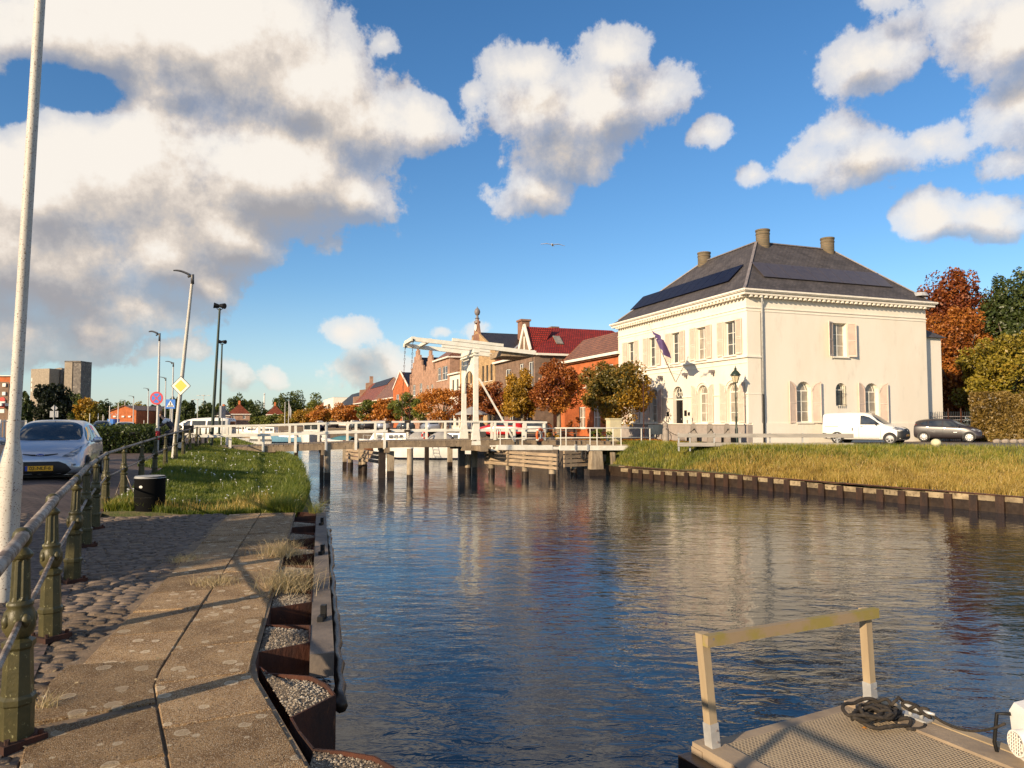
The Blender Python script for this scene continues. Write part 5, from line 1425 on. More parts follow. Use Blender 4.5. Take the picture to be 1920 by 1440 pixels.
for (px_, yw, yt, wd_, dk) in ((603, 899, 832, 8, True), (613.5, 899.5, 832, 12, False), (716, 896, 836, 13, True), (865, 889, 840, 12, True), (889, 888, 842, 11, False), (800, 872, 836, 8, True), (1132, 888, 852, 8, False), (1149, 890, 848, 8, False), (555, 872, 836, 8, True), (1096, 880, 845, 9, True)):
    pile(px_, yw, yt, wd_, parent=bridge, dark=dk)
# cap beams under the deck
for s_, o0 in ((s_px(608), -.1), (s_px(726), -.1)): MB().beam(bp(s_, -.25, zd(s_) - .48), bp(s_, DW + .3, zd(s_) - .48), .26, .26).build('cap_beam', M['wood'], bridge, world=True)
mb = MB(); mb.box(bp(.35, .1, .12), (1.15, .22, .14), AX); mb.build('cap_beam', M['wood'], bridge, world=True)
mb = MB(); mb.box(bp(.35, DW, .12), (1.15, .22, .14), AX); mb.build('cap_beam', M['wood'], bridge, world=True)
mb = MB(); mb.box(bp(.1, .6, .12), (.2, 2.2, .14), AX); mb.build('cap_beam', M['wood'], bridge, world=True)
# white mooring bollard on the fender
mb = MB(); p = bp(.9, -.65, .02); mb.box(p, (.2, .12, .05), AX); mb.cyl(p + Bx * -.12, p + Bx * -.12 + UP * .2, .05, n=8); mb.cyl(p + Bx * .12, p + Bx * .12 + UP * .2, .05, n=8); mb.box(p + UP * .22, (.24, .07, .04), AX); mb.build('mooring_cleat', M['white'], bridge, world=True)
# timber fenders ------------------------------------------------------------
def fender(label, a, b, z0, z1, nb, posts, slats=False):
    a = Vector(a); b = Vector(b); h = thing('timber_fender', label, 'fender', (a.x, a.y, ZW), group=None)
    dd = (b - a).normalized(); nn = Vector((dd.y, -dd.x, 0)); nn = nn if nn.y < 0 else -nn
    hh_ = (z1 - z0) / nb
    for k in range(nb):
        z = z0 + hh_ * (k + .5)
        L = (b - a).length; cuts = [0, rp.uniform(.3, .6), 1]
        for u0, u1 in zip(cuts, cuts[1:]):
            MB().beam(a.lerp(b, u0) + UP * z + dd * .01, a.lerp(b, u1) + UP * z - dd * .01 + UP * rp.uniform(-.012, .012), .11, hh_ - .05 - rp.uniform(0, .03)).build('plank', M['woodh'], h, world=True)
    for u in posts:
        p = a.lerp(b, u) - nn * .18
        mb = MB(); mb.cyl((p.x, p.y, ZW - 1), (p.x, p.y, ZW + .38), .19, n=12); mb.build('wet_foot', M['wetwood'], h, world=True, smooth=40)
        mb = MB(); mb.cyl((p.x, p.y, ZW + .38), (p.x, p.y, z1 - .02), .175, n=12); mb.build('post', M['pilepaint'], h, world=True, smooth=40)
    return h
fender('long weathered plank fender on piles below the white side walkway', (-1.55, 41.4, 0), (2.30, 36.2, 0), -.86, .0, 4, [.06, .32, .55, .9])
fender('short weathered plank fender seen under the bridge deck, sloping to its right', (-10.9, 47.2, 0), (-7.6, 41.4, 0), -.86, -.14, 3, [.05, .48, .95])
fender('old plank fender running back from the long one to the canal bank', (2.9, 40.2, 0), (5.3, 42.0, 0), -1.0, -.02, 4, [.3, .8])
# mooring block
mb = MB(); p = gnd(1117, 891, ZW); 
blk_ = thing('mooring_block', 'worn concrete block at the canal edge under the white walkway', 'block', (p.x, p.y, ZW))
mb.box((p.x, p.y, ZW + .75), (.38, .3, .62), (Bx, Fy, UP), .8); mb.build('concrete_block', M['pilepaint'], blk_, world=True)
mb = MB(); mb.box((p.x - .05, p.y, ZW + .05), (.5, .4, .3), (Bx, Fy, UP)); mb.build('wet_foot', M['wetwood'], blk_, world=True)
mb = MB(); q = gnd(1093, 850, -.1); mb.tube([wp(1091, .0), wp(1090, -.45), wp(1094, -.62), wp(1098, -.45), wp(1097, .0)], .05, 8); mb.build('hanging_tyre', M['rubber'], bridge, world=True, smooth=True)
# bridge abutments: brick pieces of bank under the ends
mb = MB(); mb.box(bp(-15.6, 1.45, -.45), (.5, 1.8, .70), AX); mb.build('abutment', M['woodh'], bridge, world=True)
# utility cabinet, small trough of plants at the right end ---------------------
cb = thing('utility_cabinet', 'cream electrical cabinet standing by the right end of the bridge', 'cabinet', at(1151, 835, 46))
c0 = at(1151, 838, 45.5); c0.z = .3
mb = MB(); mb.box(c0 + UP * .72, (.40, .28, .70), AX); mb.build('body', mat('cream_paint', (0.62, 0.56, 0.36), (0.55, 0.49, 0.32), 3, .5), cb, world=True)
mb = MB(); mb.box(c0 + UP * 1.45, (.45, .33, .04), AX); mb.build('lid', mat('cream_paint', (0.5, 0.5, 0.4)), cb, world=True)
mb = MB(); mb.box(c0 + UP * .72 - Fy * .285, (.37, .01, .62), AX); mb.build('door', mat('cream_paint', (0.5, 0.5, 0.4)), cb, world=True)
# ================================================================ leaves, trees, hedges, grass
def quads_mesh(name, cen, size, rng, flat=0.0, aspect=1.25, mat_=None, parent=None, nbias=None):
    """one leaf-sized four-sided face at every centre, turned at random"""
    n = len(cen)
    a = rng.normal(size=(n, 3)); 
    if nbias is not None: a = a * .8 + nbias
    a[:, 2] += flat
    a /= np.linalg.norm(a, axis=1)[:, None]
    b = rng.normal(size=(n, 3)); b -= (b * a).sum(1)[:, None] * a; b /= np.linalg.norm(b, axis=1)[:, None]
    c = np.cross(a, b)
    s = (size * rng.uniform(.6, 1.3, n))[:, None]
    v = np.empty((n, 4, 3))
    v[:, 0] = cen - b * s * aspect * .5; v[:, 1] = cen + c * s * .42 + a * s * .08; v[:, 2] = cen + b * s * aspect * .5; v[:, 3] = cen - c * s * .42 + a * s * .08
    me = bpy.data.meshes.new(name)
    me.vertices.add(n * 4); me.vertices.foreach_set('co', v.reshape(-1).astype(np.float32))
    me.loops.add(n * 4); me.loops.foreach_set('vertex_index', np.arange(n * 4, dtype=np.int32))
    me.polygons.add(n); me.polygons.foreach_set('loop_start', np.arange(0, n * 4, 4, dtype=np.int32)); me.polygons.foreach_set('loop_total', np.full(n, 4, dtype=np.int32))
    me.materials.append(mat_); me.update(calc_edges=True); me.validate()
    return link(name, me, parent)
def crown_pts(rng, n, cx, cy, cz, rx, ry, rz, clumps=60, hollow=.55, boxy=2.0, cs=.22):
    """leaf positions: clumps spread through an uneven ellipsoid, more of them near the surface"""
    d = rng.normal(size=(clumps, 3)); d /= (np.abs(d) ** boxy).sum(1)[:, None] ** (1 / boxy)
    rad = rng.uniform(hollow, 1.0, clumps)[:, None] * rng.uniform(.86, 1.06, clumps)[:, None]
    cc = d * rad
    k = rng.integers(0, clumps, n)
    sz = rng.uniform(.6, 1.3, clumps)[k][:, None]
    g_ = rng.normal(size=(n, 3)); g_ /= np.linalg.norm(g_, axis=1)[:, None]
    g_ *= (rng.uniform(.25, 1, n) ** .5)[:, None]
    p = cc[k] + g_ * cs * sz
    out = cc[k] + g_ * .6; out /= np.linalg.norm(out, axis=1)[:, None]
    return p * np.array([rx, ry, rz]) + np.array([cx, cy, cz]), out
AUT = {
    'green': [(0.0508, 0.0725, 0.0145), (0.116, 0.145, 0.0261), (0.203, 0.217, 0.0362), (0.29, 0.261, 0.0435)],
    'gold': [(0.139, 0.0872, 0.0116), (0.325, 0.186, 0.0186), (0.487, 0.278, 0.0255), (0.394, 0.151, 0.0174)],
    'orange': [(0.189, 0.0653, 0.0174), (0.464, 0.174, 0.0319), (0.609, 0.261, 0.0406), (0.377, 0.109, 0.0261)],
    'rust': [(0.0926, 0.0222, 0.011), (0.246, 0.0678, 0.0184), (0.394, 0.136, 0.0247), (0.184, 0.0432, 0.0148)],
    'mixed': [(0.0508, 0.0508, 0.0145), (0.109, 0.0943, 0.0188), (0.189, 0.138, 0.0261), (0.29, 0.16, 0.029), (0.232, 0.0725, 0.0203)],
    'darkgreen': [(0.0174, 0.029, 0.0087), (0.0406, 0.0609, 0.0159), (0.0725, 0.0957, 0.0232), (0.109, 0.131, 0.029)],
    'midgreen': [(0.029, 0.0464, 0.0116), (0.0653, 0.087, 0.0203), (0.116, 0.145, 0.029), (0.174, 0.181, 0.0406)],
    'beech': [(0.0495, 0.0108, 0.00626), (0.126, 0.027, 0.00986), (0.224, 0.0585, 0.0144), (0.342, 0.112, 0.0198)],
    'beech2': [(0.126, 0.036, 0.00899), (0.252, 0.0763, 0.0153), (0.378, 0.135, 0.0224), (0.45, 0.18, 0.027)],
    'lime': [(0.0986, 0.0836, 0.0118), (0.207, 0.162, 0.0178), (0.315, 0.246, 0.0276), (0.375, 0.236, 0.0296)],
    'hedge': [(0.0405, 0.027, 0.00899), (0.108, 0.0676, 0.0135), (0.198, 0.126, 0.0252), (0.324, 0.216, 0.0632), (0.153, 0.117, 0.018)],
    'black': [(0.0087, 0.013, 0.0058), (0.0174, 0.0247, 0.0101), (0.029, 0.0377, 0.0145)],
}
M['bark'] = mat('tree_bark', (0.16, 0.13, 0.10), (0.09, 0.07, 0.052), 5, 0.9, 0.9, 16, stretch=(1, 1, .3), bdist=.02)
M['barkpale'] = mat('pale_pollard_bark', (0.26, 0.22, 0.16), (0.13, 0.11, 0.08), 4, 0.9, 0.9, 14, stretch=(1, 1, .3), bdist=.02)
for k_, v_ in AUT.items(): M['leaf_' + k_] = leafmat('leaves_' + k_, v_, .28)
def tree(label, kinds, base, th, cz, r, n, leaf=.16, group=None, seed=0, name='tree', tr=.14, clumps=70, hollow=.5, boxy=2.0, cs=.22, limbs=7, bark='bark', lean=0.0, parts=True):
    rng = np.random.default_rng(seed)
    t = thing(name, label, 'tree', base, group=group)
    mb = MB(); q = random.Random(seed)
    top = Vector((lean, 0, th))
    mb.tube([(0, 0, -.15), (0, 0, .1), (lean * .3, 0, th * .5), top], [tr * 1.5, tr * 1.1, tr * .9, tr * .8], 9)
    rx, ry, rz = r
    for i in range(limbs):
        a = 2 * math.pi * i / limbs + q.uniform(-.3, .3); e = q.uniform(.25, 1.2)
        end = Vector((math.cos(a) * math.cos(e) * rx * .8, math.sin(a) * math.cos(e) * ry * .8, cz + math.sin(e) * rz * .7 * (1 if i % 3 else -.2)))
        m_ = top.lerp(end, .5) + Vector((0, 0, .12 * rz))
        mb.tube([top - Vector((0, 0, .1)), m_, end], [tr * .55, tr * .33, tr * .12], 6)
    mb.build('trunk', M[bark], t, smooth=True, fix=False)
    ks = kinds if isinstance(kinds, (list, tuple)) else [kinds]
    p, out = crown_pts(rng, n, 0, 0, cz, rx, ry, rz, clumps, hollow, boxy, cs)
    if len(ks) == 1:
        quads_mesh('crown', p, np.full(n, leaf), rng, mat_=M['leaf_' + ks[0]], parent=t, nbias=out * .5)
    else:
        # two leaf colours: split by a slanting, ragged boundary through the crown
        f = (p[:, 0] * .8 - (p[:, 2] - cz) * .9) / rx + rng.normal(size=n) * .28
        m0 = f < .25
        quads_mesh('crown', p[m0], np.full(m0.sum(), leaf), rng, mat_=M['leaf_' + ks[0]], parent=t, nbias=out[m0] * .5)
        quads_mesh('crown', p[~m0], np.full((~m0).sum(), leaf), rng, mat_=M['leaf_' + ks[1]], parent=t, nbias=out[~m0] * .5)
    return t
# row of trees on the quay: (centre px, top px, bottom px, half width px, Y, colours, label)
ROW = [
    (1152, 672, 790, 62, 49.5, ('mixed', 'gold'), 'dark green and gold lime tree in front of the orange brick house'),
    (1048, 678, 782, 48, 56, ('rust', 'orange'), 'russet tree between the golden one and the dark green one'),
    (980, 697, 786, 36, 63, ('gold',), 'golden yellow tree in front of the brown corner house'),
    (926, 722, 780, 34, 74, ('rust',), 'rust red tree showing just past the right portal post'),
    (879, 724, 786, 26, 83, ('rust',), 'rust red tree framed by the portal of the drawbridge'),
    (830, 730, 786, 34, 93, ('orange',), 'orange pollard just left of the drawbridge portal'),
    (769, 741, 788, 29, 103, ('green',), 'bright green pollard in front of the stepped gables'),
    (727, 747, 788, 21, 116, ('orange',), 'orange pollard next to the bright green one, on its far side'),
    (690, 752, 789, 22, 129, ('green', 'orange'), 'half green half orange pollard in front of the solar roof'),
    (650, 757, 791, 23, 143, ('orange',), 'deep orange pollard beyond the half green one'),
    (608, 763, 793, 22, 160, ('orange', 'gold'), 'amber pollard in front of the pale boxy house'),
    (575, 767, 795, 18, 178, ('gold',), 'yellow pollard beyond the amber one'),
    (545, 772, 796, 17, 200, ('lime',), 'yellow green pollard standing behind the two masts'),
    (517, 776, 797, 16, 222, ('green',), 'dull green pollard left of the two masts'),
    (492, 782, 798, 15, 248, ('green',), 'low green pollard below the distant thin chimney'),
    (466, 784, 798, 15, 275, ('lime',), 'low yellowish pollard in front of the orange cottage'),
    (442, 786, 799, 14, 300, ('lime',), 'farthest low pollard beside the dark lamp posts'),
]
for i, (px_, yt, yb, hw, Y, ks, lab) in enumerate(ROW):
    p = at(px_, 790, Y); zt = at(px_, yt, Y).z; zb = at(px_, yb, Y).z; rw = hw * Y / F * (1.04 if Y < 66 else 1.34)
    cz = (zt + zb) / 2; rz_ = (zt - zb) / 2
    near_ = Y < 66
    n = 24000 if i == 0 else (18000 if near_ else (9000 if Y < 110 else 6000))
    lf = .14 if near_ else (.18 if Y < 110 else .28)
    tree(lab, ks, (p.x, p.y, .3), zb + .35 - .3, cz - .3, (rw, rw if Y < 110 else rw * 1.0, rz_), n, lf, 'pollarded trees along the far quay', 100 + i, 'quay_tree',
         .19 if near_ else .16, 90 if near_ else 60, .45, 2.0 if near_ else 3.2, .26, 8, 'barkpale')
# big trees right of the white house
def bigtree(lab, px_, yt, yb, hw, Y, ks, n, leaf, seed, clumps=120, hollow=.5, depth=.8, name='garden_tree', boxy=2.2, cs=.2):
    p = at(px_, 790, Y); zt = at(px_, yt, Y).z; zb = at(px_, yb, Y).z; rw = hw * Y / F
    return tree(lab, ks, (p.x, p.y, .2), max(.6, zb + 1.0), (zt + zb) / 2 - .2, (rw, rw * depth, (zt - zb) / 2), n, leaf, None, seed, name, .4, clumps, hollow, boxy, cs, 10)
bigtree('tall dark copper beech rising behind the corner of the white house', 1780, 512, 790, 94, 66, ('beech',), 40000, .21, 301, 170)
bigtree('orange brown beech in front of the darker copper one', 1795, 580, 800, 78, 60, ('beech2',), 30000, .19, 302, 120)
bigtree('dark green tree towering at the edge of the garden', 1918, 512, 790, 66, 62, ('darkgreen', 'midgreen'), 30000, .22, 303, 110)
bigtree('yellow green tree bulging over the clipped hedge', 1900, 628, 800, 98, 54, ('lime', 'midgreen'), 34000, .18, 304, 130)
bigtree('green tree glimpsed between the copper beech and the dark tree', 1868, 555, 780, 50, 78, ('midgreen',), 10000, .28, 305, 60)
def hedge(label, pts, wd, h, n, leaf, kind, seed, z0=.3, name='hedge', cat='hedge', ztop=None):
    """clipped hedge along a line"""
    rng = np.random.default_rng(seed)
    base = Vector((pts[0][0], pts[0][1], z0)); t = thing(name, label, cat, base)
    P = np.array([[p[0], p[1]] for p in pts]); seg = np.linalg.norm(np.diff(P, axis=0), axis=1); cum = np.concatenate([[0], np.cumsum(seg)])
    u = rng.uniform(0, cum[-1], n)
    x = np.interp(u, cum, P[:, 0]); y = np.interp(u, cum, P[:, 1])
    k = np.clip(np.searchsorted(cum, u) - 1, 0, len(seg) - 1); d_ = np.diff(P, axis=0)[k] / seg[k][:, None]; nx, ny = -d_[:, 1], d_[:, 0]
    a = rng.uniform(-1, 1, n); z = rng.uniform(0, 1, n); face = rng.uniform(0, 1, n)
    side = face < .72; a = np.where(side, np.sign(a) * (1 - rng.exponential(.09, n)), a); z = np.where(side, z, 1 - rng.exponential(.05, n))
    bump = .12 * np.sin(u * 2.1) + .08 * np.sin(u * 5.3 + 1) + .06 * np.sin(z * 9 + u * 3)
    off = a * (wd / 2 + bump)
    cen = np.stack([x + nx * off - base.x, y + ny * off - base.y, z * (h + bump * .8)], 1)
    ne = n // 12; ez = rng.uniform(-1, 1, ne) * wd / 2; cen[:ne, 0] = nx[0] * ez + d_[0, 0] * rng.exponential(.1, ne) * 1.0; cen[:ne, 1] = ny[0] * ez + d_[0, 1] * rng.exponential(.1, ne); cen[:ne, 2] = rng.uniform(0, h, ne)
    nb = np.stack([nx * a, ny * a, np.where(side, .2, 1)], 1)
    quads_mesh('foliage', cen, np.full(n, leaf), rng, mat_=M['leaf_' + kind], parent=t, nbias=nb * .6)
    mb = MB()
    for p, q in zip(pts, pts[1:]): P0_, Q0_ = Vector((p[0] - base.x, p[1] - base.y, h * .42)), Vector((q[0] - base.x, q[1] - base.y, h * .42)); ee = (Q0_ - P0_).normalized() * .45; mb.beam(P0_ + ee, Q0_ - ee, wd * .6, h * .78)
    mb.build('stem_mass', M['hedgecore'], t)
    return t
M['hedgecore'] = mat('hedge_twigs', (0.035, 0.026, 0.013), (0.02, 0.015, 0.008), 8, .95)
a = at(1836, 830, 46.5); b = at(1990, 830, 46.5)
hedge('tall clipped beech hedge, brown and gold, right of the small dark car', [(a.x, a.y), (b.x, b.y)], 1.6, 3.1, 26000, .13, 'hedge', 41)
a = gnd(222, 850, .3); 
hedge('low dark clipped hedge between the road and the parked scooter', [(at(225, 800, 29).x, 29), (at(262, 800, 36).x, 36), (at(300, 800, 42).x, 42)], 2.2, 1.0, 16000, .09, 'darkgreen', 42)
hedge('second low hedge behind the two white wooden stands', [(at(205, 800, 62).x, 62), (at(290, 800, 60).x, 60)], 1.6, .9, 6000, .12, 'darkgreen', 43, z0=.1)
# trees of the left background, each its own
LB = [
    ('black leafed tree silhouetted in front of the concrete silos', 97, 716, 800, 29, 95, 'black', 'black', 9000, .3),
    ('yellow bushy tree right of the silo tower', 165, 743, 800, 27, 150, 'gold', 'lime', 5000, .35),
    ('olive tree at the foot of the silo tower', 140, 727, 800, 16, 170, 'midgreen', None, 3000, .4),
    ('dark tree behind the foreground lamp post', 48, 735, 800, 14, 120, 'darkgreen', None, 3000, .35),
    ('dark conifer-like tree beside the tilted lamp post', 352, 752, 800, 13, 170, 'darkgreen', None, 3000, .35),
    ('dark round tree behind the crossing sign', 316, 764, 800, 15, 180, 'darkgreen', None, 3000, .4),
    ('dark green tree seen between the green lamp posts', 388, 755, 800, 14, 210, 'darkgreen', None, 3000, .45),
    ('leafy green tree behind the first orange cottage', 440, 742, 800, 18, 330, 'midgreen', None, 3500, .6),
    ('broad green tree right of the distant thin chimney', 553, 735, 800, 22, 360, 'midgreen', None, 4000, .65),
    ('rounded green tree left of the broad one, by the chimney', 527, 741, 800, 20, 355, 'midgreen', None, 3500, .65),
    ('small olive tree behind the pale boxy house', 590, 742, 800, 16, 340, 'green', None, 2500, .6),
    ('dark green tree between the two orange cottages', 480, 756, 800, 18, 320, 'darkgreen', None, 2500, .55),
    ('olive tree over the low brick hall roof', 228, 752, 800, 22, 260, 'green', None, 3000, .5),
    ('brownish tree just left of the dark hall roof', 258, 756, 800, 20, 270, 'lime', None, 2500, .5),
    ('dark tree between the blue container and the road lamps', 196, 750, 800, 13, 200, 'darkgreen', None, 2500, .45),
]
for i, (lab, px_, yt, yb, hw, Y, k1, k2, n, lf) in enumerate(LB):
    p = at(px_, 790, Y); zt = at(px_, yt, Y).z; rw = hw * Y / F; g0_ = .0
    zb = .8
    tree(lab, (k1, k2) if k2 and k2 != k1 else (k1,), (p.x, p.y, 0), 1.6, (zt + zb) / 2, (rw, rw, (zt - zb) / 2), n, lf, None, 500 + i, 'background_tree', .2, 45, .45, 2.3, .3, 5)
# dark wood closing the horizon: reads as one mass
rng = np.random.default_rng(9)
n = 42000
u = rng.uniform(0, 1, n); pxs = 20 + u * 660; Yw = 420 + 60 * np.sin(u * 9) + rng.uniform(-18, 18, n)
hh_ = (8.2 + 1.9 * np.sin(u * 31) + 1.7 * np.sin(u * 67 + 1) + 1.0 * np.sin(u * 140) + .7 * np.sin(u * 333)) * np.where(pxs > 250, 1.15, .85)
X = (pxs - 960) / F * Yw
cen = np.stack([X, Yw, hh_ * np.sqrt(rng.uniform(0, 1, n))], 1)
o = quads_mesh('far_wood', cen, np.full(n, 1.1), rng, mat_=M['leaf_midgreen']); tag(o, 'low dark green wood closing the horizon behind the houses', 'wood', kind='stuff')
# ---------------------------------------------------------------- grass
def blades(name, P, H, Wd, rng, mat_, label, lean=.35, cat='grass'):
    n = len(P)
    a = rng.uniform(0, 2 * math.pi, n); side = np.stack([np.cos(a), np.sin(a), np.zeros(n)], 1) * (Wd / 2)[:, None]
    l_ = rng.normal(size=(n, 2)) * lean; ln = np.concatenate([l_, np.zeros((n, 1))], 1) * H[:, None]
    up = np.stack([np.zeros(n), np.zeros(n), H], 1)
    v = np.empty((n, 5, 3)); v[:, 0] = P - side; v[:, 1] = P + side; v[:, 2] = P + up * .55 + ln * .3 + side * .8; v[:, 3] = P + up * .55 + ln * .3 - side * .8; v[:, 4] = P + up + ln
    me = bpy.data.meshes.new(name); me.vertices.add(n * 5); me.vertices.foreach_set('co', v.reshape(-1).astype(np.float32))
    idx = np.array([0, 1, 2, 3, 3, 2, 4]); li = (np.arange(n)[:, None] * 5 + idx[None]).reshape(-1)
    me.loops.add(n * 7); me.loops.foreach_set('vertex_index', li.astype(np.int32))
    ls = (np.arange(n)[:, None] * 7 + np.array([0, 4])[None]).reshape(-1); lt = np.tile([4, 3], n)
    me.polygons.add(n * 2); me.polygons.foreach_set('loop_start', ls.astype(np.int32)); me.polygons.foreach_set('loop_total', lt.astype(np.int32))
    me.materials.append(mat_); me.update(calc_edges=True)
    return tag(link(name, me), label, cat, kind='stuff')
AUT['drygrass'] = [(0.16, 0.11, 0.025), (0.38, 0.26, 0.06), (0.60, 0.42, 0.12), (0.26, 0.24, 0.035)]
AUT['bankgreen'] = [(0.08, 0.11, 0.015), (0.17, 0.20, 0.025), (0.30, 0.28, 0.04), (0.46, 0.36, 0.08)]
AUT['lawn'] = [(0.05, 0.08, 0.01), (0.10, 0.14, 0.016), (0.18, 0.21, 0.028), (0.30, 0.28, 0.05)]
AUT['straw'] = [(0.30, 0.22, 0.12), (0.50, 0.39, 0.23), (0.62, 0.5, 0.32)]
for k_ in ('drygrass', 'straw', 'bankgreen', 'lawn'): M[k_] = leafmat('grass_' + k_, AUT[k_], .35, 1.2)
# far verge: dry near the wall, greener on top
rng = np.random.default_rng(21)
zr = np.vectorize(zright)
def scatter_right(n):
    y = rng.uniform(16, 42.4, n); xr = np.interp(y, [23.4, 39.8], [16.8, 6.1]); xr = np.where(y < 39.8, 16.8 - (y - 23.4) * .652, 6.1 - (y - 39.8) * .43)
    x = xr + rng.uniform(0.25, 1, n) ** 1 * rng.uniform(0.2, 18, n)
    ok = (x / y < .80) & (x > xr + .25) & ((y < 36.6) | (x < xr + 3.4))
    return x[ok], y[ok], xr[ok]
x, y, xr = scatter_right(150000)
dd = (x - 16.8) * .838 + (y - 23.4) * .547; e = np.maximum(.01, (36.4 - y) / .9); t_ = dd / (dd + e)
nz = .5 + .5 * np.sin(x * 1.1 + np.sin(y * .9) * 2) * np.sin(y * 1.3 + x * .35)
dry = (t_ + .35 * (nz - .5) + rng.normal(size=len(x)) * .16) < .50
pe = np.interp(y, [36.4, 39.8, 42, 43.9], [3.4, 3.2, 1.7, .05]); xr_ = np.interp(y, [23.4, 39.8, 44], [16.8, 6.1, 4.3]); uu = np.clip((x - xr_) / pe, 0, 1)
z = np.where(y > 36.4, -.93 + 1.226 * (uu * uu * (3 - 2 * uu)) ** .8, zr(x, y)) - .01
P_all = np.stack([x, y, z], 1)
m = dry; hgt = rng.uniform(.12, .40, m.sum()) * (1 - .35 * t_[m]) * (.7 + .6 * nz[m])
blades('dry_grass', P_all[m], hgt, np.full(m.sum(), .017), rng, M['drygrass'], 'tall straw-coloured grass on the canal bank below the white house', .38)
m = ~dry; hgt = rng.uniform(.10, .28, m.sum())
blades('bank_grass', P_all[m], hgt, np.full(m.sum(), .018), rng, M['bankgreen'], 'shorter green grass along the top of the bank by the lane', .3)
# near bank
zl = np.vectorize(zleft)
def scatter_left(n, y0, y1):
    y = y0 + (y1 - y0) * rng.uniform(0, 1, n) ** 1.5
    xe = np.interp(y, [a for a, b in XE], [b for a, b in XE]); xf = np.interp(y, [a for a, b in XF], [b for a, b in XF])
    t = rng.uniform(-.03, 1, n); x = xe + (xf - xe) * t; return x, y, t
x, y, t = scatter_left(150000, 12.75, 44)
z = zl(x, y); z = np.where(t < 0, z + t * 3, z)
nz = .5 + .5 * np.sin(x * 1.7 + 1) * np.sin(y * .9 + x * .5)
hgt = rng.uniform(.05, .15, len(x)) * (.7 + .8 * nz) + np.where(t < .12, rng.uniform(0, .22, len(x)), 0)
blades('lawn_grass', np.stack([x, y, z - .01], 1), hgt, .006 + y * .00045, rng, M['lawn'], 'long green grass on the bank between railing and canal', .35)
x, y, t = scatter_left(3500, 12.8, 15.0)
m = (t < .35) | (y < 13.0)
blades('seedy_grass', np.stack([x, y, zl(x, y)], 1)[m], rng.uniform(.10, .32, m.sum()), np.full(m.sum(), .007), rng, M['drygrass'], 'straw-tinged long grass where the lawn meets the slab quay', .3)
x, y, t = scatter_left(16000, 44, 120)
blades('distant_bank_grass', np.stack([x, y, zl(x, y)], 1), rng.uniform(.12, .3, len(x)), np.full(len(x), .06), rng, M['lawn'], 'green grass on the bank beyond the drawbridge', .3)
# verge on the road side of the railing
y = 22 + 20 * rng.uniform(0, 1, 14000); xf = np.interp(y, [a for a, b in XF], [b for a, b in XF]); x = xf - rng.uniform(0, 1.0, len(y)) ** 1.5 * .9
blades('railing_grass', np.stack([x, y, zl(x, y)], 1), rng.uniform(.05, .14, len(x)), np.full(len(x), .014), rng, M['lawn'], 'scruffy grass at the foot of the green railing posts', .3)
# daisies: each counts as nobody's business, a scatter
x, y, t = scatter_left(220, 13.2, 32)
k = (np.sin(x * 2.1) * np.sin(y * 1.3) > -.1); x, y = x[k], y[k]
n = len(x); z = zl(x, y) + rng.uniform(.12, .24, n)
mb = MB()
for i in range(n):
    r_ = rng.uniform(.007, .015) + y[i] * .0003
    c = Vector((x[i], y[i], z[i])); tl_ = Vector((rng.normal() * .4, -.5, 1)).normalized(); u_ = tl_.cross(Vector((1, 0, 0))).normalized(); v_ = tl_.cross(u_)
    mb.add([c + (u_ * math.cos(a_ * math.pi / 3) + v_ * math.sin(a_ * math.pi / 3)) * r_ for a_ in range(6)], [(0, 1, 2, 3, 4, 5)])
    mb.add([c, c + Vector((.003, 0, 0)), c + Vector((0, 0, -.2))], [(0, 1, 2)])
M['petal'] = mat('daisy_petals', (0.78, 0.78, 0.72), None, rough=.8)
tag(mb.build('daisies', M['petal'], fix=False), 'white daisies scattered through the bank grass', 'flowers', kind='stuff')
# dry tufts on the slab quay
def tuft(label, p, n, h, spread, sd, kind='straw', drift=(0, 0)):
    rng_ = np.random.default_rng(sd); base = Vector(p)
    pts = np.concatenate([rng_.normal(size=(n, 2)) * spread, np.zeros((n, 1))], 1)
    me_o = blades('grass_tuft', pts, rng_.uniform(.4, 1.1, n) * h, np.full(n, .004), rng_, M[kind], label, 1.0, 'grass tuft')
    me_o.location = base; del me_o['kind']
    return me_o
tuft('pale curled tuft of dead grass in the joint at the cobble edge', gnd(345, 1052, 0), 260, .09, .09, 61)
tuft('pale dead grass tuft lying on the middle of the slabs', gnd(405, 1095, 0), 320, .09, .11, 62)
tuft('long straw tuft hanging over the gravel pan, farther one', gnd(530, 1042, 0), 420, .22, .12, 63)
tuft('long straw tuft hanging over the rusty piling, nearer one', gnd(540, 1105, 0), 520, .26, .13, 64)
tuft('small straw tuft in sand beside the nearest railing post', gnd(85, 1330, 0), 60, .13, .02, 65)
tuft('green weed tuft where the waling board meets the grass', gnd(592, 962, 0), 160, .3, .06, 66, 'bankgreen')
# bits of straw, leaf and grit blown over the slabs and setts
rng = np.random.default_rng(88); bits = []
for i in range(700):
    tt = rng.uniform(-1.8, 8); ww = rng.choice([.0, .577, 1.15, 2.2]) + rng.normal() * .09 if rng.uniform() < .7 else rng.uniform(0, 3.5)
    q = qp(tt, max(.03, ww)); bits.append((q.x, q.y, .019 + rng.uniform(0, .006)))
o = quads_mesh('debris', np.array(bits), rng.uniform(.005, .024, len(bits)), rng, flat=5, mat_=M['straw']); tag(o, 'bits of straw and dead leaf blown over the quay slabs', 'debris', kind='stuff')
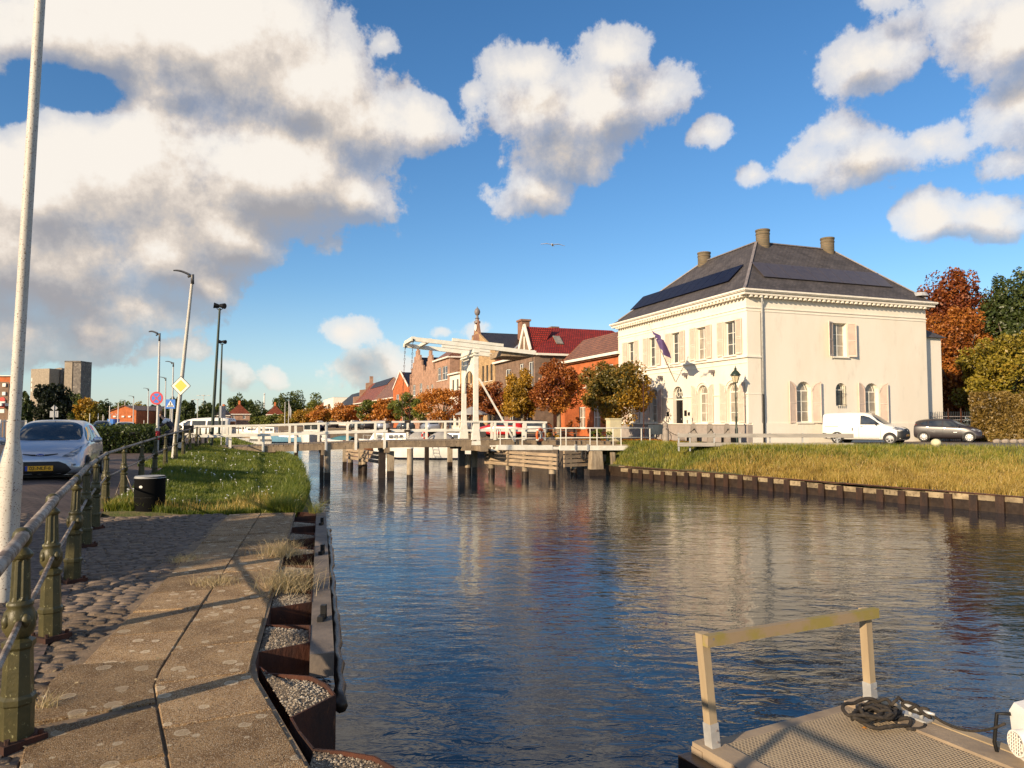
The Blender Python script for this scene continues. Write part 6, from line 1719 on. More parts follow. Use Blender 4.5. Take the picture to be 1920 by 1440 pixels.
# ================================================================ cast-iron railing by the quay
def post_parts(parent, detail=True):
    mb = MB(); mb.box((0, 0, .012), (.125, .125, .02))
    for sx_, sy_ in ((-1, -1), (1, -1), (1, 1), (-1, 1)): mb.cyl((sx_ * .095, sy_ * .095, .03), (sx_ * .095, sy_ * .095, .055), .016, n=6)
    mb.build('base_plate', M['rust'], parent)
    mb = MB()
    mb.lathe([(.094, .03), (.094, .19), (.104, .20), (.104, .225), (.088, .24), (.078, .46), (.092, .475), (.092, .50), (.06, .515)], 8, rot=math.pi / 8)
    mb.build('octagonal_base', M['green_iron'], parent)
    # lion-mask boss
    mb = MB(); q = random.Random(4)
    prof = [(.055, .515), (.074, .535), (.086, .57), (.088, .61), (.08, .645), (.066, .665), (.074, .675), (.074, .69), (.058, .70)]
    n = 20; vs = []
    for r_, z_ in prof:
        for i in range(n):
            t = 2 * math.pi * i / n; k = 1 + (.10 * math.sin(5 * t + z_ * 40) * math.sin((z_ - .515) * 21) + q.uniform(-.035, .035)) * (1 if .53 < z_ < .66 else 0)
            vs.append((r_ * k * math.cos(t), r_ * k * math.sin(t), z_))
    fs = [(k * n + i, k * n + (i + 1) % n, (k + 1) * n + (i + 1) % n, (k + 1) * n + i) for k in range(len(prof) - 1) for i in range(n)]
    mb.add(vs, fs)
    for a_ in (math.pi / 2, -math.pi / 2, 0, math.pi): mb.sphere((.075 * math.cos(a_), .075 * math.sin(a_), .605), .03, 8, 6, (1, 1, 1.2))
    mb.build('lion_boss', M['green_iron'], parent, smooth=True)
    # fluted shaft
    mb = MB(); n = 32; vs = []
    pr = [(.056, .70), (.056, .72), (.0525, .80), (.049, .895), (.049, .905)]
    for k, (r_, z_) in enumerate(pr):
        for i in range(n):
            t = 2 * math.pi * i / n; f_ = (-.007 if (i % 4) in (1, 2) else .001) if 0 < k < 4 else 0
            vs.append(((r_ + f_) * math.cos(t), (r_ + f_) * math.sin(t), z_))
    mb.add(vs, [(k * n + i, k * n + (i + 1) % n, (k + 1) * n + (i + 1) % n, (k + 1) * n + i) for k in range(len(pr) - 1) for i in range(n)])
    mb.build('fluted_shaft', M['green_iron'], parent)
    mb = MB(); mb.lathe([(.049, .905), (.062, .915), (.064, .93), (.05, .945), (.036, .955), (.034, .965), (.05, .985), (.056, 1.01), (.05, 1.04), (.03, 1.06), (.001, 1.065)], 18)
    mb.build('ball_cap', M['green_iron'], parent, smooth=45)
RP1 = [gnd(30, 1392, 0), gnd(94, 1197, 0), gnd(135, 1090, 0), gnd(160, 1024, 0), gnd(177, 991, 0), gnd(197, 957, 0)]
k0 = (RP1[1] - RP1[0]); prev = RP1[0] - k0 * 1.05
RP1 = [prev - k0 * 1.0, prev] + RP1
RP2px = [(237, 915.6, None), (269, 889, None), (293, 876, None), (313, 868, None), (332, 861, None), (346, 855, None), (358, 850.5, None), (370, 847, None), (377, 844, None), (387, 841, None), (394, 838.5, None)]
P6 = RP1[-1]
RP2 = []
for px_, _, _ in RP2px:
    r = (px_ - 960) / F; dx_, dy_ = -.345, .9386
    # intersect the picture column with the second railing line
    s_ = (r * P6.y - P6.x) / (dx_ - r * dy_); p = P6 + Vector((dx_, dy_, 0)) * s_; p.z = zleft(p.x, p.y); RP2.append(p)
fence = thing('iron_railing', 'olive green cast iron quay railing with rusty pipe rail and lion mask posts', 'railing', (RP1[0].x, RP1[0].y, 0))
proto = None
allposts = RP1 + RP2
pst = []
for i, p in enumerate(allposts):
    if proto is None:
        e = bpy.data.objects.new('post', None); COL.objects.link(e); e.parent = fence; proto = e
        post_parts(e)
    else:
        e = proto.copy(); COL.objects.link(e); e.parent = fence
        for ch in proto.children: c = ch.copy(); COL.objects.link(c); c.parent = e
    q = p - Vector((RP1[0].x, RP1[0].y, 0))
    e.location = q; e.scale = (.80, .80, 1)
    e.rotation_euler = (rp.uniform(-.02, .02), rp.uniform(-.02, .02), -.5 + rp.uniform(-.1, .1))
def sagtube(a, b, r_, name, m_, sag=0.0, n=8):
    pts = [a.lerp(b, i / n) - UP * (sag * 4 * (i / n) * (1 - i / n)) for i in range(n + 1)]
    MB().tube(pts, r_, 10).build(name, m_, fence, world=True, smooth=True)
for a, b in zip(allposts, allposts[1:]):
    i_ = allposts.index(a)
    sagtube(a + UP * 1.02, b + UP * 1.02, .031 if i_ < 7 else .028, 'pipe_rail', M['rail'], .004)
    if i_ != 7 or True: sagtube(a + UP * .60, b + UP * .60, .015, 'lower_rail', M['rail'], .015)
# stays of one post
p = RP2[0]
mb = MB(); mb.tube([p + UP * .55, p + Vector((-.25, .15, .02))], .01, 5); mb.tube([p + UP * .55, p + Vector((.28, -.1, .02))], .01, 5); mb.build('stay_wire', M['rail'], fence, world=True)
# ================================================================ lamp posts
M['lampwhite'] = mat('flaking_white_pole_paint', (0.56, 0.53, 0.47), (0.50, 0.47, 0.41), 3, 0.55, 0.3, 40, c3=(0.13, 0.07, 0.035), c3lo=0.585, c3hi=0.61, c3scale=70, bdist=.002)
M['polegrey'] = mat('light_grey_pole', (0.55, 0.54, 0.51), (0.48, 0.47, 0.44), 3, 0.5)
M['lamphead'] = mat('dark_grey_luminaire', (0.06, 0.06, 0.065), (0.09, 0.09, 0.09), 4, 0.4)
def lamp(label, base, H, r0, r1, lean=(0, 0), arm=(-1.1, .18), m_='polegrey', name='street_lamp', group=None, neck=None):
    t = thing(name, label, 'street lamp', base, group=group)
    top = Vector((lean[0], lean[1], H))
    mb = MB()
    if neck: mb.lathe([(r0 * 1.0, -.1), (r0, neck - .12), (r0 * .96, neck - .04), (r1 * 1.35, neck + .14), (r1 * 1.22, neck + .2)], 20)
    k = (neck + .2) / H if neck else 0
    mb.tube([top * k, top * .5 + top * k * .5, top], [r1 * 1.22 if neck else r0, r1 * 1.1 if neck else (r0 + r1) / 2, r1], 14)
    if neck:     # the thick foot leans with the pole
        for i, v in enumerate(mb.v[:5 * 20]): mb.v[i] = (v[0] + lean[0] * v[2] / H, v[1] + lean[1] * v[2] / H, v[2])
    mb.build('pole', M[m_], t, smooth=35)
    ax = Vector((arm[0], .12, arm[1])); u = ax.normalized()
    mb = MB(); mb.tube([top - Vector((0, 0, .25)), top + Vector((0, 0, .08)), top + u * .18], [r1 * 1.3, r1 * 1.3, r1], 8); mb.build('arm', M['lamphead'], t, smooth=True)
    mb = MB(); a = top + u * .1 + Vector((0, 0, .06)); L_ = ax.length
    side = Vector((-.1, 1, 0)).normalized(); n = 8; vs = []
    for i in range(n + 1):
        s_ = i / n; c = a + u * (L_ * s_) + Vector((0, 0, .10 * math.sin(s_ * 2.2))); w_ = .13 * (1 - .75 * s_ ** 2.2) ; h_ = .05 * (1 - .6 * s_) + .01
        vs += [c - side * w_, c + Vector((0, 0, h_)) - side * w_ * .6, c + Vector((0, 0, h_)) + side * w_ * .6, c + side * w_, c - Vector((0, 0, h_ * .6))]
    fs = [(i * 5 + j, i * 5 + (j + 1) % 5, (i + 1) * 5 + (j + 1) % 5, (i + 1) * 5 + j) for i in range(n) for j in range(5)] + [tuple(range(4, -1, -1)), tuple(range(n * 5, n * 5 + 5))]
    mb.add(vs, fs); mb.build('luminaire', M['lamphead'], t, smooth=40)
    return t
b0 = gnd(6, 1130, 0)
lamp('big flaking white lamp post rising out of the picture beside the railing', b0, 7.6, .088, .040, (.19, 0), (-1.0, .2), 'lampwhite', neck=1.26)
LG = 'slender street lamps along the road'
p = gnd(325, 862, .2); zt = at(361, 520, p.y).z
lp = lamp('tilted white street lamp carrying the yellow diamond priority sign', p, zt - p.z, .085, .05, ((at(361, 520, p.y).x - p.x), 0), (-.68, .12), 'lampwhite', group=LG)
# diamond sign on it
def sign_base(name, label, cat, c, poly_layers, back=.02, group=None):
    s_ = thing(name, label, cat, c)
    for k, (poly, m_, nm) in enumerate(poly_layers):
        mb = MB(); mb.prism([(x, -.004 * k - back * 0, z) for x, z in poly], (0, .012 if k == 0 else .003, 0)); mb.build(nm, m_, s_)
    return s_
M['signyellow'] = mat('priority_sign_yellow', (0.80, 0.50, 0.07), None, rough=.5)
M['signwhite'] = mat('sign_white', (0.72, 0.70, 0.64), None, rough=.5)
M['signblue'] = mat('sign_blue', (0.02, 0.16, 0.55), None, rough=.4)
M['signred'] = mat('sign_red', (0.50, 0.03, 0.05), None, rough=.4)
M['signback'] = mat('sign_back_grey', (0.30, 0.31, 0.33), None, rough=.6)
def dia(r): return [(-r, 0), (0, -r), (r, 0), (0, r)]
def circ(r, n=28): return [(r * math.cos(2 * math.pi * i / n), r * math.sin(2 * math.pi * i / n)) for i in range(n)]
c = at(339, 723.5, p.y - .16)
k_ = p.y / F
sign_base('priority_sign', 'yellow and white diamond priority sign on the tilted lamp post', 'road sign', c, [(dia(18.5 * k_), M['ink'], 'rim'), (dia(17.2 * k_), M['signwhite'], 'border'), (dia(11.5 * k_), M['signyellow'], 'face')])
# lamp with the no-parking sign
p = Vector((at(296, 790, 31).x, 31, .18))
zt = at(293.5, 629, 31).z
la = lamp('grey street lamp with red bands carrying the round no-parking sign', p, zt - p.z, .075, .035, (-.02, 0), (-.45, .03), group=LG)
mb = MB(); mb.cyl((0, 0, .62), (0, 0, 1.0), .082, n=14); mb.build('red_band', M['signred'], la, smooth=40)
c = at(293.5, 746.5, 30.85); k_ = 31 / F
def bar(L, wd, ang, off=0): 
    ca, sa = math.cos(ang), math.sin(ang); return [(x * ca - z * sa, x * sa + z * ca) for x, z in ((-L, -wd), (L, -wd), (L, wd), (-L, wd))]
sign_base('no_stopping_sign', 'round blue sign with red rim and red cross on the banded lamp post', 'road sign', c, [(circ(12.3 * k_), M['signred'], 'rim'), (circ(8.9 * k_), M['signblue'], 'face'), (bar(8.7 * k_, 1.1 * k_, R(45)), M['signred'], 'bar'), (bar(8.7 * k_, 1.1 * k_, R(-45)), M['signred'], 'bar')])
for (lab, px_, yt, Y, ar) in (('grey street lamp behind the pedestrian crossing sign', 323, 682, 58, .55), ('thin street lamp between the round sign and the crossing sign', 309.5, 710, 82, .5), ('thin street lamp just left of the round sign, dark arm', 277.5, 730, 112, .5),
                              ('small distant street lamp over the brick hall gable', 250, 744, 148, .5), ('smallest distant street lamp left of the brick hall gable', 234, 751, 180, .5)):
    p = at(px_, 790, Y); p.z = 0; zt = at(px_, yt, Y).z; lamp(lab, p, zt, .05 + Y * .0004, .03 + Y * .0003, (-.03 * Y / 60, 0), (-16 / F * Y * (.9 if px_ > 300 else .6), .04), group=LG)
# crossing sign
k_ = 33 / F; c = at(319.5, 757.5, 33)
sg = sign_base('crossing_sign', 'square blue pedestrian crossing sign with a white triangle', 'road sign', c, [([(-9 * k_, -8.6 * k_), (9 * k_, -8.6 * k_), (9 * k_, 8.6 * k_), (-9 * k_, 8.6 * k_)], M['signblue'], 'face'), ([(-7.2 * k_, -5.4 * k_), (7.2 * k_, -5.4 * k_), (0, 6.6 * k_)], M['signwhite'], 'triangle')])
mb = MB()
fig = [(0, 3.2, .75, .75), (0.1, 1.4, .7, 1.1), (-.7, -.6, .4, 1.1), (.8, -.6, .4, 1.1), (.8, 1.2, .5, .35)]
for x, z, a_, b_ in fig: mb.box((x * k_, -.012, z * k_), (a_ * k_ * .8, .002, b_ * k_))
mb.build('walking_figure', M['ink'], sg)
mb = MB()
for i in range(5): mb.box(((-4 + 2 * i) * k_, -.012, -3.6 * k_), (.55 * k_, .002, 1.1 * k_))
mb.build('stripes', M['ink'], sg)
mb = MB(); mb.cyl((0, .03, -1.9), (0, .03, 8 * k_), .03, n=10); mb.build('pole', M['polegrey'], sg, smooth=40)
# dark green twin-spot poles by the bridge
for lab, px0, py0, pxt, pyt, Y in (('tall dark green lamp post with two spotlights on top, the nearer one', 397, 833, 412, 578, 36.5), ('dark green spotlight post standing farther off beside the bridge end', 411, 820, 416.5, 644, 52)):
    p = at(px0, 790, Y); p.z = .2 if Y < 40 else 0; tp = at(pxt, pyt, Y)
    t = thing('spotlight_post', lab, 'lamp post', p)
    q = tp - p
    mb = MB(); mb.tube([(0, 0, -.1), q * .5, q], [.085, .072, .052], 12); mb.build('pole', M['darkgreen'], t, smooth=40)
    for s_ in (-1, 1):
        h = MB(); c = q + Vector((s_ * .14, -.03, .12)); h.tube([q - Vector((0, 0, .12)), q + Vector((s_ * .14, 0, -.02)), c], .022, 6)
        d_ = Vector((s_ * .75, -.3, -.12 if s_ > 0 else .1)).normalized(); h.cyl(c - d_ * .13, c + d_ * .15, .09, .15, 14); h.build('spotlight', M['black'], t, smooth=40)
# four-armed floodlight masts far away
for lab, px_, yt, Y in (('far floodlight mast with four arms, taller one', 381, 741, 260), ('far floodlight mast with four arms, lower one', 370, 749, 300)):
    p = at(px_, 790, Y); p.z = 0; zt = at(px_, yt, Y).z; t = thing('floodlight_mast', lab, 'mast', p)
    mb = MB(); mb.cyl((0, 0, 0), (0, 0, zt), .16, .1, 8); mb.build('pole', M['polegrey'], t)
    for a_ in (0, 1, 2, 3): mb = MB(); dx_ = math.cos(a_ * math.pi / 2 + .3) * 1.8; dy_ = math.sin(a_ * math.pi / 2 + .3) * 1.8; mb.beam((0, 0, zt - .2), (dx_, dy_, zt - .1), .12, .1); mb.box((dx_, dy_, zt - .1), (.5, .3, .08)); mb.build('arm', M['polegrey'], t)
# thin roadside poles, each a thing
for i, (px_, yt, yb, lab) in enumerate([(171 / 1920, 0, 0, '')][:0] + [(221, 757, 806, 'thin white flag mast beside the blue container'), (205, 762, 800, 'thin pale pole left of the blue container'), (184, 776, 806, 'short white marker pole by the bend of the road'), (168, 776, 800, 'white marker pole in front of the yellow tree'), (270, 789, 806, 'small white post between the two low hedges'), (193, 778, 800, 'thin white post beside the bend, nearer the container')]):
    Y = 85 + 6 * i; p = at(px_, 790, Y); p.z = 0; t = thing('marker_pole', lab, 'pole', p)
    mb = MB(); mb.cyl((0, 0, 0), (0, 0, at(px_, yt, Y).z), .06, .05, 8); mb.build('shaft', M['signwhite'], t); mb = MB(); mb.sphere((0, 0, at(px_, yt, Y).z), .07, 8, 6); mb.build('cap', M['signwhite'], t)
# masts with flags at the far quay
for lab, px_, yt, fl_ in (('bare pale mast rising above the yellow-green pollards', 534, 756, False), ('mast with a hanging pale flag beside the bare mast', 541, 754, True), ('short thin mast by the dark boat hood', 573, 783, False), ('slim white mast over the far orange trees', 569, 770, False)):
    Y = 190; p = at(px_, 790, Y); p.z = .1; t = thing('mast', lab, 'mast', p); zt = at(px_, yt, Y).z
    mb = MB(); mb.cyl((0, 0, 0), (0, 0, zt), .12, .08, 8); mb.build('pole', M['polegrey'], t)
    if fl_: mb = MB(); mb.add([(0.1, 0, zt - .3), (.7, 0, zt - 2.2), (.6, .1, zt - 4.6), (.1, 0, zt - 3.4)], [(0, 1, 2, 3)]); mb.build('flag', M['signback'], t)
    mb = MB(); mb.sphere((0, 0, zt), .16, 8, 6); mb.build('finial', M['polegrey'], t)
p = at(414.5, 830, 40); p.z = .25; t = thing('edge_on_sign', 'narrow road sign seen edge-on on a thin pole by the bridge end', 'road sign', p)
zt = at(416, 763, 40).z; mb = MB(); mb.tube([(0, 0, -.3), (.05, 0, zt - p.z)], .028, 8); mb.build('pole', M['polegrey'], t); mb = MB(); mb.box((.05, 0, zt - p.z - .28), (.05, .3, .33)); mb.build('plate', M['signback'], t)
# chimney far away with its plume
p = at(495, 790, 900); p.z = 0; t = thing('factory_chimney', 'thin white factory chimney far beyond the orange cottages', 'chimney', p)
mb = MB(); mb.cyl((0, 0, 0), (0, 0, at(495, 737, 900).z), .95, .75, 12); mb.build('stack', M['signwhite'], t, smooth=40); mb = MB(); mb.cyl((0, 0, at(495, 740, 900).z), (0, 0, at(495, 738.5, 900).z), .95, n=12); mb.build('rim', M['signback'], t)
# ================================================================ litter bin
p = gnd(280, 957, 0.0)
t = thing('litter_bin', 'round black litter bin with a small white sticker on the slab quay', 'bin', p)
k_ = p.y / F; r_ = 26.5 * k_; H_ = .60
mb = MB(); n = 32; vs = []
for z_, rr in ((0, r_ * .97), (.03, r_), (H_, r_)):
    for i in range(n): a_ = 2 * math.pi * i / n; vs.append((rr * math.cos(a_), rr * math.sin(a_), z_ if z_ < .5 else H_ + .02 * math.cos(a_)))
mb.add(vs, [(k * n + i, k * n + (i + 1) % n, (k + 1) * n + (i + 1) % n, (k + 1) * n + i) for k in range(2) for i in range(n)]); mb.build('body', mat('matt_black_bin', (.005, .005, .005), None, rough=.85, spec=.1), t, smooth=True)
mb = MB(); mb.cyl((0, 0, H_ - .015), (.0, 0, H_ + .02), r_ * 1.03, r_ * .96, 32); mb.build('lid', mat('worn_grey_lid', (0.32, 0.32, 0.31), (.24, .24, .23), 5, .5), t, smooth=40)
mb = MB(); a_ = -R(90) - .12; mb.sphere((r_ * .995 * math.cos(a_), r_ * .995 * math.sin(a_), .44), .034, 12, 8, (1, .12, .7)); mb.build('sticker', M['signwhite'], t)
mb = MB(); mb.box((0, -r_ * .99, .25), (.16, .006, .002)); mb.build('seam', M['black'], t)
# ================================================================ vehicles
M['carsilver'] = mat('silver_car_paint', (0.50, 0.53, 0.60), None, rough=.28, metal=.55, coat=.6)
M['carwhite'] = mat('white_car_paint', (0.74, 0.72, 0.66), None, rough=.3, coat=.5)
M['carblack'] = mat('black_car_paint', (0.028, 0.023, 0.026), None, rough=.3, coat=.6)
M['cardark'] = mat('dark_grey_car_paint', (0.04, 0.05, 0.06), None, rough=.3, coat=.6)
M['carred'] = mat('red_car_paint', (0.42, 0.012, 0.012), None, rough=.3, coat=.6)
M['carblue'] = mat('blue_car_paint', (0.03, 0.09, 0.22), None, rough=.3, coat=.6)
M['plastic'] = mat('black_plastic', (0.022, 0.022, 0.023), (0.03, 0.03, 0.03), 5, .55)
M['lampglass'] = mat('headlight_glass', (0.50, 0.52, 0.55), (0.12, 0.12, 0.13), 9, .12, metal=.4)
M['tail'] = mat('tail_light', (0.5, 0.015, 0.01), None, rough=.2)
M['carglass'] = mat('tinted_car_glass', (0.018, 0.022, 0.026), (0.045, 0.052, 0.058), 1.6, .04, spec=.9)
def car_shell(st):
    """st: stations (x, zbottom, zshoulder, ztop, halfwidth low, halfwidth shoulder, halfwidth top)"""
    mb = MB(); nr = 0
    rows_ = []
    for (x, zb, zs, zt, wl_, ws_, wt_) in st:
        r = [(x, wl_ * .82, zb), (x, wl_, zb + .08), (x, wl_ + .012, (zb + zs) / 2), (x, ws_, zs - .03), (x, ws_ - .03, zs + .02), (x, (ws_ * .4 + wt_ * .6), lerp(zs, zt, .55)), (x, wt_, zt - .03), (x, wt_ * .62, zt + .0), (x, 0, zt + .012)]
        full = r + [(a, -b, c) for a, b, c in reversed(r[:-1])]
        rows_.append(full)
    n = len(rows_[0]); vs = [p for r in rows_ for p in r]
    fs = [(i * n + j, i * n + j + 1, (i + 1) * n + j + 1, (i + 1) * n + j) for i in range(len(rows_) - 1) for j in range(n - 1)]
    fs += [(i * n, (i + 1) * n, (i + 1) * n + n - 1, i * n + n - 1) for i in range(len(rows_) - 1)]
    fs += [tuple(range(n)), tuple(range((len(rows_) - 1) * n + n - 1, (len(rows_) - 1) * n - 1, -1))]
    mb.add(vs, fs); return mb
def subdiv(obj, lv=2):
    md = obj.modifiers.new('s', 'SUBSURF'); md.levels = lv; md.render_levels = lv
    dg = bpy.context.evaluated_depsgraph_get(); dg.update()
    me = bpy.data.meshes.new_from_object(obj.evaluated_get(dg), depsgraph=dg)
    obj.modifiers.clear(); old = obj.data; obj.data = me; bpy.data.meshes.remove(old)
    me.polygons.foreach_set('use_smooth', [True] * len(me.polygons))
    bv = BVHTree.FromPolygons([v.co.copy() for v in me.vertices], [tuple(p.vertices) for p in me.polygons])
    return bv
def patch(bv, name, m, parent, cols, axis, rows_=5, off=.006, sub=3, th=0.0):
    """lay a panel on the body: cols = [(u, zlo, zhi)]; axis 'f' front, 'r' rear, 'l'/'R' sides, 't' top (cols are (y, xlo, xhi))"""
    C_ = []
    for (u0, a0, b0), (u1, a1, b1) in zip(cols, cols[1:]):
        for k in range(sub): t = k / sub; C_.append((lerp(u0, u1, t), lerp(a0, a1, t), lerp(b0, b1, t)))
    C_.append(cols[-1])
    vs = []
    for (u, a, b) in C_:
        for k in range(rows_ + 1):
            z = lerp(a, b, k / rows_)
            if axis == 'f': o, d_ = Vector((6, u, z)), Vector((-1, 0, 0))
            elif axis == 'r': o, d_ = Vector((-6, u, z)), Vector((1, 0, 0))
            elif axis == 'l': o, d_ = Vector((u, 4, z)), Vector((0, -1, 0))
            elif axis == 'R': o, d_ = Vector((u, -4, z)), Vector((0, 1, 0))
            else: o, d_ = Vector((z, u, 4)), Vector((0, 0, -1))
            h = bv.ray_cast(o, d_)
            if h[0] is None:
                h = bv.find_nearest(o + d_ * 4)
            vs.append(h[0] - d_ * off * .4 + h[1] * off)
    n = rows_ + 1
    mb = MB(); mb.add(vs, [(i * n + j, (i + 1) * n + j, (i + 1) * n + j + 1, i * n + j + 1) for i in range(len(C_) - 1) for j in range(rows_)])
    return mb.build(name, m, parent, smooth=True, fix=False)
def wheel(parent, x, y, r_, side, alloy=True, spokes=7):
    mb = MB(); w_ = .1
    prof = [(.60 * r_, -w_), (.92 * r_, -w_), (r_, -w_ * .75), (r_, w_ * .75), (.94 * r_, w_), (.66 * r_, w_), (.62 * r_, w_ * .6)]
    n = 26; vs = []
    for rr, yy_ in prof:
        for i in range(n): a_ = 2 * math.pi * i / n; vs.append((rr * math.cos(a_), side * yy_, rr * math.sin(a_)))
    mb.add(vs, [(k * n + i, k * n + (i + 1) % n, (k + 1) * n + (i + 1) % n, (k + 1) * n + i) for k in range(len(prof) - 1) for i in range(n)])
    wo_ = mb.build('wheel', M['rubber'], parent, smooth=40); wo_.location = (x, y, r_)
    rm_ = MB(); rm_.cyl((0, side * .02, 0), (0, side * .035, 0), .63 * r_, n=24); rm_.build('wheel_dish', M['plastic'], wo_)
    sp_ = MB()
    for i in range(spokes):
        a_ = 2 * math.pi * i / spokes; d_ = Vector((math.cos(a_), 0, math.sin(a_))); sp_.beam(d_ * .1 * r_ + Vector((0, side * .075, 0)), d_ * .62 * r_ + Vector((0, side * .07, 0)), .11 * r_ * 1.3, .02, up=(0, 1, 0))
    sp_.cyl((0, side * .05, 0), (0, side * .085, 0), .17 * r_, n=14)
    for i in range(24):
        a0, a1 = 2 * math.pi * i / 24, 2 * math.pi * (i + 1) / 24
        sp_.beam((.62 * r_ * math.cos(a0), side * .07, .62 * r_ * math.sin(a0)), (.62 * r_ * math.cos(a1), side * .07, .62 * r_ * math.sin(a1)), .02, .05, up=(0, 1, 0))
    sp_.build('rim', M['chrome'], wo_)
    return wo_
def text_mesh(name, txt, size, m, parent, loc, rot, ext=.002):
    cu = bpy.data.curves.new(name, 'FONT'); cu.body = txt; cu.size = size; cu.align_x = 'CENTER'; cu.align_y = 'CENTER'; cu.extrude = ext
    ob = bpy.data.objects.new(name, cu); COL.objects.link(ob)
    dg = bpy.context.evaluated_depsgraph_get(); dg.update()
    me = bpy.data.meshes.new_from_object(ob.evaluated_get(dg), depsgraph=dg)
    bpy.data.objects.remove(ob); bpy.data.curves.remove(cu)
    me.materials.clear(); me.materials.append(m)
    o = link(name, me, parent); o.location = loc; o.rotation_euler = rot
    return o
def plate(parent, x, y, z, txt='', face='f', w_=.52):
    s_ = 1 if face == 'f' else -1
    pb = MB(); pb.box((x, y, z), (.006, w_ / 2, .055)); p_ = pb.build('number_plate', M['yellow_plate'], parent)
    b_ = MB(); b_.box((x + s_ * .004, y - s_ * (w_ / 2 - .022), z), (.005, .022, .053)); b_.build('blue_band', M['plateblue'], p_)
    if txt: text_mesh('plate_text', txt, .105, M['ink'], p_, (x + s_ * .009, y + s_ * .02, z), (R(90), 0, R(90) * s_))
    return p_
def fin_common(t, bv, L, W_, wb, wr, wx=None, paint=None, spokes=7, arch=True, yout=.0):
    for (x, nm) in ((wb / 2, 'f'), (-wb / 2, 'r')):
        xx = x + (wx or 0)
        for s_ in (1, -1):
            h = bv.ray_cast(Vector((xx, 4 * s_, wr * 1.9)), Vector((0, -s_, 0)))
            yw = (abs(h[0].y) if h[0] else W_ / 2) - .075 + yout
            if arch:
                a_ = MB(); n = 18; vs = []
                for i in range(n + 1):
                    an = math.pi * (-.08 + 1.16 * i / n)
                    for rr in (wr * .6, wr * 1.16): vs.append((xx + rr * math.cos(an), s_ * (yw + .088), wr + rr * math.sin(an)))
                a_.add(vs, [(2 * i, 2 * i + 2, 2 * i + 3, 2 * i + 1) for i in range(n)]); a_.build('wheel_arch', M['plastic'], t)
            wheel(t, xx, s_ * (yw + .022), wr, s_, spokes=spokes)
def mirror(t, x, y, z, m):
    for s_ in (1, -1):
        mb = MB(); mb.sphere((x, s_ * (y + .11), z), .1, 12, 8, (.55, 1.0, .75)); mb.beam((x, s_ * (y - .03), z - .04), (x, s_ * (y + .05), z - .02), .05, .05); mb.build('wing_mirror', m, t, smooth=True)
